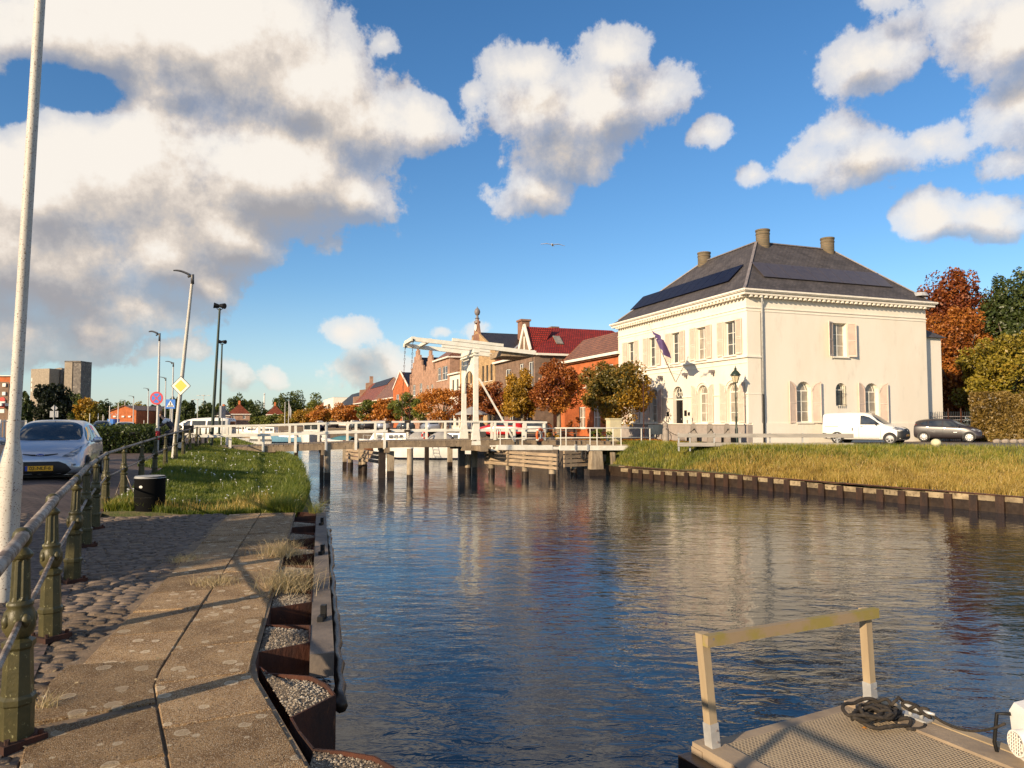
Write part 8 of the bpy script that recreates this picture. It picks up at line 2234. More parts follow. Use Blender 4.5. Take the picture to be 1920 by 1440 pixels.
    if rails:
        mb = MB(); k = 7
        for s_ in (1, -1):
            pts = [(lerp(-L * .4, L * .46, i / k), s_ * B * .42 * (1 if i < k - 2 else (.7 if i == k - 2 else (.4 if i == k - 1 else .08))), H + .5 + sheer * max(0, i / k - .3)) for i in range(k + 1)]
            mb.tube(pts, .015, 5)
            for p in pts: mb.tube([p, (p[0], p[1], H)], .012, 5)
        mb.build('guard_rail', M['galv'], t)
    if ladder:
        mb = MB()
        for s_ in (0, .45): mb.tube([(ladder + s_, B * .505, H + .1), (ladder + s_, B * .52, .1)], .02, 5); mb.tube([(ladder + s_, -B * .505, H + .1), (ladder + s_, -B * .52, .1)], .02, 5)
        for z in (.3, .55, .8):
            for s_ in (1, -1): mb.tube([(ladder, s_ * B * .515, z), (ladder + .45, s_ * B * .515, z)], .02, 5)
        mb.build('ladder', M['galv'], t)
    return t
M['tealcover'] = mat('teal_canvas', (0.05, 0.16, 0.19), (0.04, 0.12, 0.15), 3, .8)
M['greycover'] = mat('grey_canvas', (0.34, 0.32, 0.30), (0.28, 0.27, 0.25), 3, .8)
M['navycover'] = mat('navy_canvas', (0.015, 0.02, 0.05), None, rough=.8)
M['bluehull'] = mat('light_blue_hull', (0.16, 0.33, 0.45), (0.13, 0.28, 0.4), 3, .4)
M['brownhull'] = mat('varnished_hull', (0.22, 0.09, 0.035), (0.16, 0.06, 0.025), 4, .4)
def wat(px_, Y): p = at(px_, 800, Y); return Vector((p.x, Y, ZW))
boat('large white cruiser with a ladder on its side, seen beneath the bridge deck', wat(800, 59), R(172), 5.6, 2.1, 1.05, M['gel'], cover=(-2.2, .8, 1.15, M['greycover']), rails=True, ladder=-1.2, sheer=.3)
mb = MB()
boat('white wheelhouse boat lying bow-on behind the rails', wat(584, 94), R(-78), 7.5, 2.7, 1.15, M['gel'], wheelhouse=(-1.6, 1.0, 1.5), rails=True)
boat('light blue open boat left of the white wheelhouse boat', wat(542, 104), R(168), 5.2, 1.9, .75, M['bluehull'], cabin=(-1.2, 1.4, .6))
boat('white cabin boat beyond the light blue one', wat(505, 118), R(165), 7.0, 2.6, 1.0, M['gel'], cabin=(-1.5, 2.4, 1.1), rails=True)
boat('small boat under a teal canvas cover', wat(637, 86), R(160), 4.6, 1.9, .8, M['gel'], cover=(-2.0, 1.9, .55, M['tealcover']))
boat('dark varnished boat with an orange bow behind the rails', wat(690, 74), R(175), 4.6, 1.8, .85, M['brownhull'], cover=(-1.9, .4, .5, M['greycover']))
boat('white boat with a thin blue stripe and low cabin', wat(722, 78), R(170), 5.4, 2.1, .9, M['gel'], cabin=(-1.5, 1.6, .9), rails=True, stripe=M['carblue'])
boat('white cruiser with a grey hood, left of the large cruiser', wat(758, 70), R(168), 6.2, 2.3, 1.0, M['gel'], cabin=(-.5, 2.2, .9), cover=(-2.4, .2, 1.1, M['greycover']), rails=True)
boat('white motor boat moored just left of the portal', wat(842, 66), R(165), 5.0, 2.1, 1.1, M['gel'], cabin=(-1.4, 1.5, .9))
boat('boat with a navy hood rising above the rail', wat(578, 112), R(170), 6.5, 2.4, 1.0, M['gel'], cover=(-2.4, .8, 1.9, M['navycover']))
boat('far white cabin boat left of the others', wat(478, 138), R(160), 6.5, 2.4, .9, M['gel'], cabin=(-1.4, 2.0, 1.0))
boat('farthest white boat by the mooring poles', wat(455, 160), R(160), 6.5, 2.4, .9, M['gel'], cabin=(-1.4, 2.0, 1.0))
# red lifebuoy on the large cruiser
t = thing('lifebuoy', 'red lifebuoy on the cabin of the large white cruiser', 'lifebuoy', wat(797, 57.6) + UP * 1.95)
mb = MB(); n, m_ = 20, 8; vs = []
for i in range(n):
    a_ = 2 * math.pi * i / n
    for j in range(m_): u = 2 * math.pi * j / m_; vs.append(((.24 + .065 * math.cos(u)) * math.cos(a_), .05 * math.sin(u), (.24 + .065 * math.cos(u)) * math.sin(a_)))
mb.add(vs, [(i * m_ + j, i * m_ + (j + 1) % m_, ((i + 1) % n) * m_ + (j + 1) % m_, ((i + 1) % n) * m_ + j) for i in range(n) for j in range(m_)]); mb.build('ring', M['red'], t, smooth=True)
mb = MB(); [mb.box((.24 * math.cos(k * math.pi / 2 + .8), 0, .24 * math.sin(k * math.pi / 2 + .8)), (.05, .06, .05)) for k in range(4)]; mb.build('band', M['signwhite'], t)
# mooring poles in the basin
for i in range(10):
    px_ = 447 + i * 8.5; Y = 150 - i * 4.2; p = wat(px_, Y)
    t = thing('mooring_pole', 'thin pale mooring pole among the far boats', 'pole', p, group='mooring poles among the far boats')
    mb = MB(); mb.cyl((0, 0, -1), (0, 0, .5), .12, n=8); mb.build('wet_foot', M['wetwood'], t); mb = MB(); mb.cyl((0, 0, .5), (0, 0, 1.9 + .5 * math.sin(i * 2.3)), .11, n=8); mb.build('shaft', M['pilepaint'], t)
t = thing('floating_jetty', 'low pale jetty between the far boats', 'jetty', wat(470, 122))
mb = MB(); mb.box((0, 0, .35), (4.5, .5, .08)); mb.build('deck', M['woodh'], t); mb = MB(); mb.box((-3, 0, .1), (.3, .4, .2)); mb.build('float', M['greycover'], t); mb = MB(); mb.box((3, 0, .1), (.3, .4, .2)); mb.build('float', M['greycover'], t)
# ================================================================ street furniture in front of the white house
# chained stone bollards
g_ = 'stone bollards with chains in front of the white house'
Bp = []
for px_, h_ in ((1248, 1.05), (1300, 1.0), (1331, 1.0), (1363, 1.0)):
    q = at(px_, 790, 41.6 - (px_ - 1248) * .008); q.z = .3; Bp.append(q)
labs = ['dark round-topped stone bollard nearest the bridge, at the open end of the chain', 'square stone post carrying chains, right of the black front door', 'square stone post in the middle of the chained row', 'last square stone post of the chained row, beside the lantern']
M['stone'] = mat('grey_stone_post', (0.32, 0.27, 0.22), (0.22, 0.19, 0.16), 4, .85, .5, 20)
for i, q in enumerate(Bp):
    t = thing('stone_bollard', labs[i], 'bollard', q, group=None)
    mb = MB()
    if i == 0: mb.lathe([(.2, 0), (.18, .85), (.13, .95), (.14, 1.0), (.16, 1.1), (.11, 1.2), (.001, 1.24)], 14)
    else: mb.box((0, 0, .55), (.155, .155, .55), None, .86); mb.box((0, 0, 1.13), (.14, .14, .05), None, .5)
    mb.build('shaft', M['stone'], t, smooth=35)
    mb = MB(); mb.sphere((0, -.17, .86), .035, 8, 6); mb.build('chain_eye', M['black'], t)
for i in range(3):
    a = Bp[i] + Vector((0, -.17, .86)); b = Bp[i + 1] + Vector((0, -.17, .86))
    t = thing('hanging_chain', ['black chain slung from the dark bollard across the front door steps', 'black chain slung between the first two square posts', 'black chain slung between the last two square posts'][i], 'chain', a)
    n = int((b - a).length / .07); mb = MB()
    for k in range(n):
        u0, u1 = k / n, (k + 1) / n; f_ = lambda u: a.lerp(b, u) - UP * (.38 * 4 * u * (1 - u)) - a
        p, q_ = f_(u0), f_(u1); ax_ = UP if k % 2 else Vector((0, 1, 0)); mb.tube([p, p.lerp(q_, .5) + ax_ * .025, q_], .012, 4); mb.tube([p, p.lerp(q_, .5) - ax_ * .025, q_], .012, 4)
    mb.build('links', M['black'], t)
# low black benches / planters by the door wall
for lab, px_, w2 in (('low dark bench against the house plinth behind the chains', 1312, 1.0), ('second low dark bench against the plinth, nearer the corner', 1378, .9)):
    t0_ = tL(px_); q = C0 + Ld * t0_ + nL * .55; t = thing('low_bench', lab, 'bench', q)
    mb = MB(); mb.box((0, 0, .42), (w2 / 2, .2, .04), (Ld, nL, UP)); mb.build('seat', M['black'], t)
    for s_ in (-1, 1): mb = MB(); mb.box(Ld * (s_ * w2 * .4) + UP * .2, (.05, .18, .2), (Ld, nL, UP)); mb.build('leg', M['black'], t)
# information board
q = at(1228, 790, 42.2); q.z = .3; t = thing('info_board', 'slanted dark information board on legs behind the walkway end', 'sign', q)
mb = MB(); mb.box((.1, 0, .82), (.5, .03, .28)); mb.build('panel', M['cardark'], t)
for s_ in (-.3, .5): mb = MB(); mb.box((s_, .02, .3), (.03, .03, .3)); mb.build('leg', M['galv'], t)
# lantern
q = at(1380.5, 790, 41.2); q.z = .3
t = thing('lantern', 'old green lantern post with glass lamp before the corner of the white house', 'street lamp', q)
zt = at(1380, 688, 41.2).z - .3
mb = MB(); mb.lathe([(.11, 0), (.11, .5), (.085, .56), (.085, .9), (.06, .96), (.055, 1.5), (.065, 1.52), (.065, 1.58), (.042, 1.62), (.038, 2.6), (.06, 2.64), (.035, 2.68), (.033, zt - 1.05), (.05, zt - 1.0), (.03, zt - .92)], 14); mb.build('post', M['darkgreen'], t, smooth=35)
mb = MB(); mb.tube([(-.2, 0, zt - 1.28), (.2, 0, zt - 1.28)], .014, 6); mb.build('ladder_bar', M['darkgreen'], t)
mb = MB(); mb.lathe([(.12, zt - .90), (.24, zt - .48)], 6); mb.build('lamp_glass', mat('cream_lantern_glass', (0.62, 0.52, 0.34), None, rough=.2), t)
mb = MB()
for i in range(6): a_ = 2 * math.pi * i / 6; mb.tube([(.125 * math.cos(a_), .125 * math.sin(a_), zt - .90), (.25 * math.cos(a_), .25 * math.sin(a_), zt - .48)], .011, 5)
mb.lathe([(.15, zt - .93), (.13, zt - .89)], 12); mb.build('glazing_bar', M['darkgreen'], t)
mb = MB(); mb.lathe([(.30, zt - .50), (.30, zt - .46), (.19, zt - .30), (.10, zt - .20), (.06, zt - .17), (.085, zt - .12), (.06, zt - .08), (.03, zt - .04), (.015, zt + .05), (.001, zt + .1)], 18); mb.build('hood', M['darkgreen'], t, smooth=35)
# tall thin dark post by the big tree
q = at(1207, 790, 42.6); q.z = .3; t = thing('thin_post', 'thin dark post beside the dark green and gold tree', 'post', q)
mb = MB(); mb.cyl((0, 0, 0), (0, 0, 3.6), .04, .035, 8); mb.build('shaft', M['rust'], t); mb = MB(); mb.sphere((0, 0, 3.62), .05, 8, 6); mb.build('cap', M['black'], t)
# grey guard rail of boards
gb = thing('board_guard_rail', 'low grey rail of two long boards on posts along the top of the bank', 'rail fence', at(1270, 836, 37.2))
def gr_pt(px_, z): Yg = 37.3 - (px_ - 1270) * .0022; p = at(px_, 790, Yg); p.z = z; return p
for px_ in (1272, 1293, 1338.5, 1387, 1443, 1504, 1569): MB().beam(gr_pt(px_, .05), gr_pt(px_, 1.0), .07, .07, up=(0, 1, 0)).build('rail_post', M['galv'], gb, world=True)
cut = [1269, 1340, 1417, 1500, 1599]
for a, b in zip(cut, cut[1:]):
    for z_ in (.87, .40): MB().beam(gr_pt(a + .4, z_) - Vector((0, .06, 0)), gr_pt(b - .4, z_) - Vector((0, .06, 0)), .045, .20).build('board', M['greyplank'], gb, world=True)
# round pale boulder marker
q = at(1755, 829, 35.8); q.z = .25; t = thing('round_marker', 'round cream painted bollard ball in the grass before the black car', 'bollard', q)
mb = MB(); mb.sphere((0, 0, .28), .235, 18, 12, (1, 1, .85)); mb.build('ball', mat('mossy_cream_paint', (0.62, 0.58, 0.40), (0.50, 0.48, 0.30), 8, .8), t, smooth=True); mb = MB(); mb.cyl((0, 0, -.1), (0, 0, .15), .15, n=12); mb.build('foot', M['stone'], t)
# iron fence with gate between wing and hedge
A_ = at(1745, 790, 47.6); B_ = at(1836, 790, 47.2); A_.z = B_.z = .3
t = thing('iron_fence', 'dark spiked iron fence and gate between the white house and the beech hedge', 'fence', A_)
n = 27
for i in range(n + 1):
    p = A_.lerp(B_, i / n); thick = i in (10, 17)
    mb = MB(); mb.cyl(p, p + UP * (2.15 if thick else 1.85), .045 if thick else .014, n=6)
    if not thick: mb.cyl(p + UP * 1.85, p + UP * 1.97, .022, .001, 6)
    mb.build('gate_post' if thick else 'fence_bar', M['cardark'] if not thick else M['rust'], t, world=True)
for z_ in (.25, 1.62, 1.4): MB().beam(A_ + UP * z_, B_ + UP * z_, .03, .04).build('rail', M['lead'], t, world=True)
mb = MB(); p = A_.lerp(B_, .36); mb.box(p + UP * 1.28 - Vector((0, .04, 0)), (.12, .01, .17)); mb.build('notice', M['signwhite'], t, world=True)
# low stones along the lane under the hedge
for i, px_ in enumerate((1868, 1884, 1900, 1914)):
    q = at(px_, 790, 43.6); q.z = .3; t = thing('kerb_stone', 'rough pale edging stone at the foot of the beech hedge', 'stone', q, group='rough pale stones at the foot of the beech hedge')
    mb = MB(); mb.sphere((0, 0, .08), .26, 8, 6, (1, .7, .6)); mb.build('stone', M['stone'], t)
# shrubs and a trough by the bridge end
for lab, px_, Y, hh2, r_, kd in (('small autumn shrub at the foot of the golden tree, by the walkway', 1036, 45.5, .5, .5, 'gold'), ('leafy green and yellow shrub beside the cream cabinet', 1125, 44.4, .75, .75, 'green'), ('red-leaved shrub against the orange brick wall', 1080, 56, 1.6, .8, 'rust')):
    q = at(px_, 790, Y); q.z = .3; t = thing('shrub', lab, 'shrub', q); rng = np.random.default_rng(int(px_))
    pts, out = crown_pts(rng, 900, 0, 0, hh2 * .6, r_, r_, hh2 * .55, 14); quads_mesh('foliage', pts, np.full(900, .11), rng, mat_=M['leaf_' + kd], parent=t, nbias=out)
    mb = MB(); [mb.tube([(0, 0, 0), (math.cos(k) * .15, math.sin(k) * .15, hh2 * .7)], .015, 5) for k in range(4)]; mb.build('stems', M['bark'], t)
# fallen leaves on the street behind the rails
rng = np.random.default_rng(77); n = 1800; Yl = rng.uniform(43.8, 52, n); Xl = np.interp(Yl, [43.8, 52], [4.6, 2.8]) + rng.uniform(.3, 7, n)
o = quads_mesh('fallen_leaves', np.stack([Xl, Yl, np.full(n, .325)], 1), np.full(n, .16), rng, flat=4, mat_=M['leaf_orange']); tag(o, 'fallen orange leaves on the street behind the walkway', 'leaves', kind='stuff')
# cafe benches on the far quay
for lab, px_, Y in (('dark wooden bench on the far quay under the golden tree', 1005, 52), ('dark picnic bench on the far quay near the red-leaved shrub', 1060, 50), ('dark bench in front of the orange brick house', 1128, 50)):
    q = at(px_, 790, Y); q.z = .3; t = thing('street_bench', lab, 'bench', q, .2)
    mb = MB(); [mb.box((0, -.12 + .12 * k, .44), (.85, .05, .02)) for k in range(3)]; mb.build('seat', M['woodh'], t); mb = MB(); [mb.box((0, .22, .62 + .13 * k), (.85, .015, .05)) for k in range(2)]; mb.build('backrest', M['woodh'], t)
    for s_ in (-.7, .7): mb = MB(); mb.box((s_, .05, .22), (.03, .2, .22)); mb.box((s_, .22, .55), (.03, .02, .3)); mb.build('leg', M['black'], t)
# parasol of the cafe behind the portal
q = at(884, 790, 66); q.z = .3; t = thing('parasol', 'pale grey folded-down parasol seen through the portal', 'parasol', q)
mb = MB(); mb.cyl((0, 0, 0), (0, 0, 2.6), .03, n=8); mb.build('pole', M['galv'], t); mb = MB(); mb.lathe([(1.5, 1.9), (1.48, 2.0), (.05, 2.65)], 8); mb.build('canopy', M['greycover'], t)
# ================================================================ left background buildings
M['silo'] = mat('tan_silo_concrete', (0.34, 0.28, 0.21), (0.26, 0.215, 0.165), 1.4, .9, .4, 4, c3=(0.5, .46, .4), c3lo=.66, c3hi=.7, c3scale=.35)
M['silodark'] = mat('stained_shaded_concrete', (0.20, 0.175, 0.15), (0.12, 0.105, 0.095), .8, .9, .4, 4, c3=(.42, .38, .32), c3lo=.6, c3hi=.66, c3scale=1.0)  # blotched stains over a base darkened to stand for shade
Ysi = 330; K = Ysi / F
q = at(92, 790, Ysi); q.z = 0; t = thing('silo_block', 'big windowless tan concrete silo block with fluted dark side', 'silo', q)
zt = lambda y_: at(92, y_, Ysi).z
mb = MB(); mb.prism([(-37 * K, 0, 0), (8 * K, -4, 0), (13 * K, 0, 0), (13 * K, 24, 0), (-37 * K, 24, 0)], UP * zt(692)); mb.build('front_block', M['silo'], t)
mb = MB(); mb.prism([(-9 * K, 3, zt(692)), (13.2 * K, 2.9, zt(692)), (13.2 * K, 2.9, zt(690)), (9 * K, 2.9, zt(688.5)), (-9 * K, 3, zt(692) + .01)], (0, 20, 0)); mb.build('roof_house', M['silo'], t)
mb = MB()
for i in range(6): mb.cyl(((15 + 4.0 * i) * K, 2 + i * 1.2, 0), ((15 + 4.0 * i) * K, 2 + i * 1.2, zt(693.5)), 2.3 * K, n=14)
mb.build('silo_tube', M['silodark'], t, smooth=40)
for z_ in (712, 722, 731): mb = MB(); mb.box((-34 * K, -.1, zt(z_)), (1.2 * K, .2, 3.4 * K)); mb.build('sign_panel', M['signwhite'], t)
q = at(143, 790, Ysi - 10); q.z = 0; t = thing('silo_tower', 'tall square silo tower, one face tan and one stained and coloured dark as shaded', 'tower', q)
mb = MB(); mb.box((-7.3 * K, 0, zt(683) / 2), (7 * K, 4, zt(683) / 2)); mb.build('sun_toned_face', M['silo'], t)
mb = MB(); mb.box((7.3 * K, .3, zt(684) / 2), (7.4 * K, 4, zt(684) / 2)); mb.build('stained_shaded_face', M['silodark'], t)  # this face's shade is put into its darker concrete colour
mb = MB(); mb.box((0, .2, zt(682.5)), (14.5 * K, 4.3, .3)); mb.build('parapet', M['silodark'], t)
# brick hall with gable
Yh = 170; K = Yh / F; q = at(229, 790, Yh); q.z = 0; t = thing('brick_hall', 'low orange brick hall with a broad gable and long dark roof', 'hall', q)
zt = lambda y_: at(229, y_, Yh).z
mb = MB(); mb.prism([(-25 * K, 0, 0), (26 * K, 0, 0), (26 * K, 0, zt(770)), (3 * K, 0, zt(761)), (-25 * K, 0, zt(772))], (0, 20, 0)); mb.build('wall', M['br_orange'], t)
mb = MB(); mb.prism([(-26 * K, -.3, zt(772)), (3 * K, -.3, zt(761)), (27 * K, -.3, zt(770)), (27 * K, -.3, zt(769)), (3 * K, -.3, zt(759.7)), (-26 * K, -.3, zt(771))], (0, 20, 0)); mb.build('roof', M['t_brown'], t)
for x_ in (-14, 2, 14): mb = MB(); mb.box((x_ * K, -.1, zt(781)), (2.4 * K, .12, 1.4 * K)); mb.build('window', M['wframe'], t)
q = at(272, 790, 190); q.z = 0; K = 190 / F; t = thing('dark_hall', 'long dark-roofed hall running behind the lamps', 'hall', q)
mb = MB(); mb.box((0, 6, 2.1), (24 * K, 6, 2.1)); mb.build('wall', M['br_brown'], t); mb = MB(); mb.prism([(-25 * K, -.5, 4.0), (-25 * K, 12.5, 4.0), (-25 * K, 6, at(272, 761, 190).z)], (50 * K, 0, 0)); mb.build('roof', M['t_dark'], t)
mb = MB(); [mb.box((x_, -.1, 2.4), (1.2, .1, .6)) for x_ in (-12, -4)]; mb.build('window', M['darkglass'], t)
# blue container with machinery frame
q = at(213, 790, 92); q.z = 0; K = 92 / F; t = thing('blue_container', 'bright blue upright container with a white emblem beside the road', 'container', q)
mb = MB(); mb.box((0, 0, .95), (6.6 * K, .6, .95)); mb.build('body', M['signblue'], t); mb = MB(); mb.cyl((0, -.61, 1.1), (0, -.63, 1.1), .12, n=12); mb.build('emblem', M['signwhite'], t)
mb = MB()
for s_ in (-1, 1): mb.tube([(s_ * 6 * K, 0, 1.9), (s_ * 6 * K, 0, 2.5), (s_ * 2 * K, 0, 2.55)], .04, 6)
mb.build('frame', M['galv'], t)
# pair of small wooden boards on legs in the hedge
for i, (px_, lab) in enumerate(((243, 'pinkish wooden notice board on legs in the low hedge'), (254, 'second wooden notice board on legs, turned slightly away'))):
    q = at(px_, 790, 44 + i * 1.5); q.z = .2; t = thing('notice_board', lab, 'sign', q, .1 + .3 * i)
    mb = MB(); mb.box((0, 0, .98), (.16, .02, .18)); mb.build('board', mat('pinkish_board', (0.34, 0.2, 0.15), (.28, .16, .12), 4, .8), t)
    for s_ in (-.15, .15): mb = MB(); mb.box((s_, .02, .5), (.02, .02, .5)); mb.build('leg', M['signwhite'], t)
# backs of road signs before the black tree
q = at(101, 790, 48); q.z = .2; t = thing('road_sign_back', 'grey backs of a diamond sign above a square sign on one pole', 'road sign', q)
zc1 = at(101, 765, 48).z - .2; zc2 = at(101, 776.5, 48).z - .2
mb = MB(); mb.prism([(-.24, 0, zc1), (0, 0, zc1 - .2), (.24, 0, zc1), (0, 0, zc1 + .2)], (0, .02, 0)); mb.build('diamond_plate', M['signback'], t); mb = MB(); mb.box((0, 0, zc2), (.28, .012, .21)); mb.build('square_plate', M['signback'], t); mb = MB(); mb.cyl((0, -.04, 0), (0, -.04, zc1 + .2), .03, n=8); mb.build('pole', M['galv'], t)
# left-edge building with awning, signs, railings
q = at(3, 790, 62); q.z = .2; t = thing('left_corner_house', 'brown brick house at the left edge with a sunny upper gable wall and cluttered front', 'house', q)
K = 62 / F; zt = lambda y_: at(3, y_, 62).z - .2
def wedge(x0_, x1_, z0_, z1_, d0, d1, nm, m_): w_ = MB(); w_.prism([(x0_ * K - d0 * .68, d0, z0_), (x1_ * K - d0 * .68, d0, z0_), (x1_ * K - d1 * .68, d1, z0_), (x0_ * K - d1 * .68, d1, z0_)], UP * (z1_ - z0_)); w_.build(nm, m_, t)
wedge(-28, 11, 0, zt(716), 0, 8, 'wall', M['br_brown'])
wedge(-30, 16, zt(716), zt(700), 4, 12, 'upper_wall', M['br_orange'])
wedge(-31, 17, zt(700), zt(698.5), 3.8, 12.2, 'parapet', M['trim'])
for y_ in (722, 738, 752): mb = MB(); mb.box((4 * K, -.08, zt(y_)), (3 * K, .06, 3.2 * K)); mb.build('window', M['wframe'], t)
mb = MB(); mb.box((6 * K, -.5, zt(759)), (8 * K, .5, .12)); mb.build('canopy', M['signwhite'], t)
mb = MB(); mb.cyl((12 * K, -.7, zt(750)), (12 * K, -.8, zt(750)), 5 * K, n=20); mb.build('round_sign', M['red'], t); mb = MB(); mb.box((12 * K, -.82, zt(754.5)), (5 * K, .01, 1.2 * K)); mb.build('sign_band', M['signwhite'], t)
mb = MB(); mb.box((12 * K, -.75, zt(761)), (4 * K, .04, 3.5 * K)); mb.build('red_panel', M['red'], t); mb = MB(); mb.box((12 * K, -.75, zt(771)), (4 * K, .04, 3.4 * K)); mb.build('white_panel', M['signwhite'], t)
t = thing('white_picket_fence', 'white upright railings running back at the left edge of the road', 'fence', at(2, 805, 45))
for i in range(14):
    p = Vector((lerp(at(2, 790, 40).x, at(50, 790, 75).x, i / 13), lerp(40, 75, i / 13), .2)); MB().cyl(p, p + UP * 1.5, .05, n=6).build('fence_bar', M['signwhite'], t, world=True)
p = Vector((at(2, 790, 40).x, 40, 1.6)); q = Vector((at(50, 790, 75).x, 75, 1.6)); MB().beam(p, q, .05, .06).build('rail', M['signwhite'], t, world=True)
# ================================================================ pontoon, rope, cleat, boat bow
ZP = -1.0
pA = gnd(1337, 1405, ZP); pB = gnd(1633, 1322, ZP); u_ = (pB - pA).normalized(); v_ = Vector((u_.y, -u_.x, 0))      # v towards the viewer's right
po = thing('pontoon', 'floating pontoon with gritty pale deck grating and timber edging', 'pontoon', (pA.x, pA.y, ZW))
LP_ = 6.0
ax = (u_, v_, UP)
o_ = pA - u_ * .10 - v_ * .14
W2 = (pB - pA).length + .05
def pp(a, b, z=ZP): q = o_ + u_ * a + v_ * b; q.z = z; return q
mb = MB(); mb.box(pp(W2 / 2 + .05, LP_ / 2, ZP - .35), (W2 / 2 - .05, LP_ / 2 - .08, .25), ax); mb.build('float', M['plastic'], po, world=True)
M['grating'] = None
gm_ = bpy.data.materials.new('gritty_deck_grating'); gm_.use_nodes = True; T = N(gm_.node_tree); bs = gm_.node_tree.nodes['Principled BSDF']
tcn = T.node('ShaderNodeTexCoord'); mp = T.node('ShaderNodeMapping'); T.lk(tcn.outputs['Object'], mp.inputs[0]); mp.inputs['Rotation'].default_value = (0, 0, -math.atan2(u_.y, u_.x))
br = T.node('ShaderNodeTexBrick'); T.lk(mp.outputs[0], br.inputs['Vector']); br.inputs['Scale'].default_value = 1; br.inputs['Brick Width'].default_value = .036; br.inputs['Row Height'].default_value = .021; br.inputs['Mortar Size'].default_value = .0055; br.inputs['Mortar Smooth'].default_value = .6
br.inputs['Color1'].default_value = (0.10, .075, .05, 1); br.inputs['Color2'].default_value = (0.16, .12, .08, 1); br.inputs['Mortar'].default_value = (0.66, .50, .30, 1)
T.lk(T.mix(T.ss(T.noise(tcn.outputs['Object'], 4, 6, .7), .45, .7, 0, .55), br.outputs[0], (0.50, .39, .24, 1)), bs.inputs['Base Color']); bs.inputs['Roughness'].default_value = .85
bn = T.node('ShaderNodeBump'); bn.inputs['Distance'].default_value = .006; T.lk(br.outputs['Fac'], bn.inputs['Height']); T.lk(bn.outputs[0], bs.inputs['Normal'])
for (a0, a1) in ((.24, W2 / 2), (W2 / 2 + .01, W2 - .16)):
    for (b0, b1) in ((.14, 2.0), (2.01, 4.0), (4.01, 5.9)):
        q0 = pp((a0 + a1) / 2, (b0 + b1) / 2, ZP - .01); mb = MB(); mb.box(q0, ((a1 - a0) / 2, (b1 - b0) / 2, .02), ax); mb.build('deck_grating', gm_, po, world=True)
M['edgeplank'] = mat('grooved_edge_plank', (0.34, 0.26, 0.175), (0.24, 0.185, 0.13), 3, .85, .5, 20, stretch=(1, 1, 1))
for a_, w2, dz in ((.115, .22, 0), (W2 - .02, .24, 0), (W2 + .18, .12, .0)): MB().beam(pp(a_, 0, ZP - .03 + dz), pp(a_, LP_, ZP - .03 + dz), w2 - .01, .11).build('edge_plank', M['edgeplank'] if a_ < 1.95 else M['pine'], po, world=True)
MB().beam(pp(.0, .06, ZP - .06), pp(W2 + .2, .06, ZP - .06), .12, .10).build('edge_plank', M['edgeplank'], po, world=True)
MB().beam(pp(-.06, -.02, ZP - .16), pp(-.06, LP_, ZP - .16), .12, .2).build('rubbing_strake', M['wetwood'], po, world=True)
# handrail
PT = [(pA, at(1316, 1186, pA.y)), (pB, at(1621, 1140, pB.y))]
for a, b in PT:
    mb = MB(); mb.beam(a + UP * .0, b, .075, .075, up=v_); mb.build('handrail_post', M['pine'], po, world=True)
    d_ = (b - a).normalized(); mb = MB(); mb.beam(a - d_ * .03, a + d_ * .21, .086, .086, up=v_); mb.build('post_shoe', M['galv'], po, world=True)
    for k in (.07, .16): 
        mb = MB(); mb.cyl(a + d_ * k + v_ * .043 + u_ * .015, a + d_ * k + v_ * .053 + u_ * .015, .008, n=6); mb.build('bolt', M['lead'], po, world=True)
a = PT[0][1]; b = PT[1][1]; e = (b - a).normalized()
mb = MB(); mb.beam(a - e * .03 + v_ * .07 - UP * .045, b + e * .08 + v_ * .06 - UP * .035, .06, .088, up=UP); mb.build('handrail', M['pinelich'], po, world=True)
mb = MB(); mb.cyl(a + v_ * .09 + e * .03 - UP * .03, a + v_ * .1 + e * .03 - UP * .03, .011, n=8); mb.build('bolt', M['lead'], po, world=True)
# cleat
cp = gnd(1700, 1316, ZP + .03); cp = pp(W2 + .08, .55, ZP + .03)
ct = thing('mooring_cleat', 'pale two-horned mooring cleat at the pontoon edge wrapped in rope', 'cleat', cp)
mb = MB(); mb.tube([(cp - cp) + v_ * -.17 + UP * .085, v_ * -.08 + UP * .075, v_ * .08 + UP * .075, v_ * .17 + UP * .085], [.012, .018, .018, .012], 8); mb.build('horn', M['galv'], ct, smooth=True)
for s_ in (-.05, .05): mb = MB(); mb.cyl(v_ * s_, v_ * s_ + UP * .07, .018, n=8); mb.build('leg', M['galv'], ct, smooth=True)
mb = MB(); mb.box((0, 0, .005), (.05, .12, .008), ax); mb.build('base', M['galv'], ct)
# black rope: coiled heap + line to the boat
M['rope'] = mat('black_twisted_rope', (0.022, 0.018, 0.014), (0.045, 0.036, 0.028), 30, .85, 1.0, 140, bdist=.004)
rr_ = random.Random(8)
rc_ = gnd(1645, 1352, ZP + .02)
pts = []
for i in range(190):
    u = i / 189; ang = u * 2 * math.pi * 6.2 + .5 * math.sin(u * 17); rad = .13 + .05 * math.sin(u * 23) + .03 * math.sin(u * 51)
    cx_ = -.02 + .10 * math.sin(u * 7.0); cy_ = .05 * math.cos(u * 9)
    pts.append(rc_ + u_ * (cx_ + rad * math.cos(ang) * 1.35) + v_ * (cy_ + rad * math.sin(ang) * .8) + UP * (.012 + .09 * u + .03 * abs(math.sin(ang * 2.3 + u * 9))) + u_ * (.04 * math.sin(ang * 1.37)) + v_ * (.035 * math.cos(ang * .77)))
ropeo = MB(); 
loop = [rc_ + u_ * (.10 + .0) + v_ * .05 + UP * .03] + [rc_ + u_ * (.2 + .13 * math.cos(a_)) + v_ * (.17 + .10 * math.sin(a_)) + UP * .0 for a_ in [x * .45 - 2.2 for x in range(12)]]
t = thing('rope_coil', 'heap of thick black rope on the corner of the pontoon deck', 'rope', rc_)
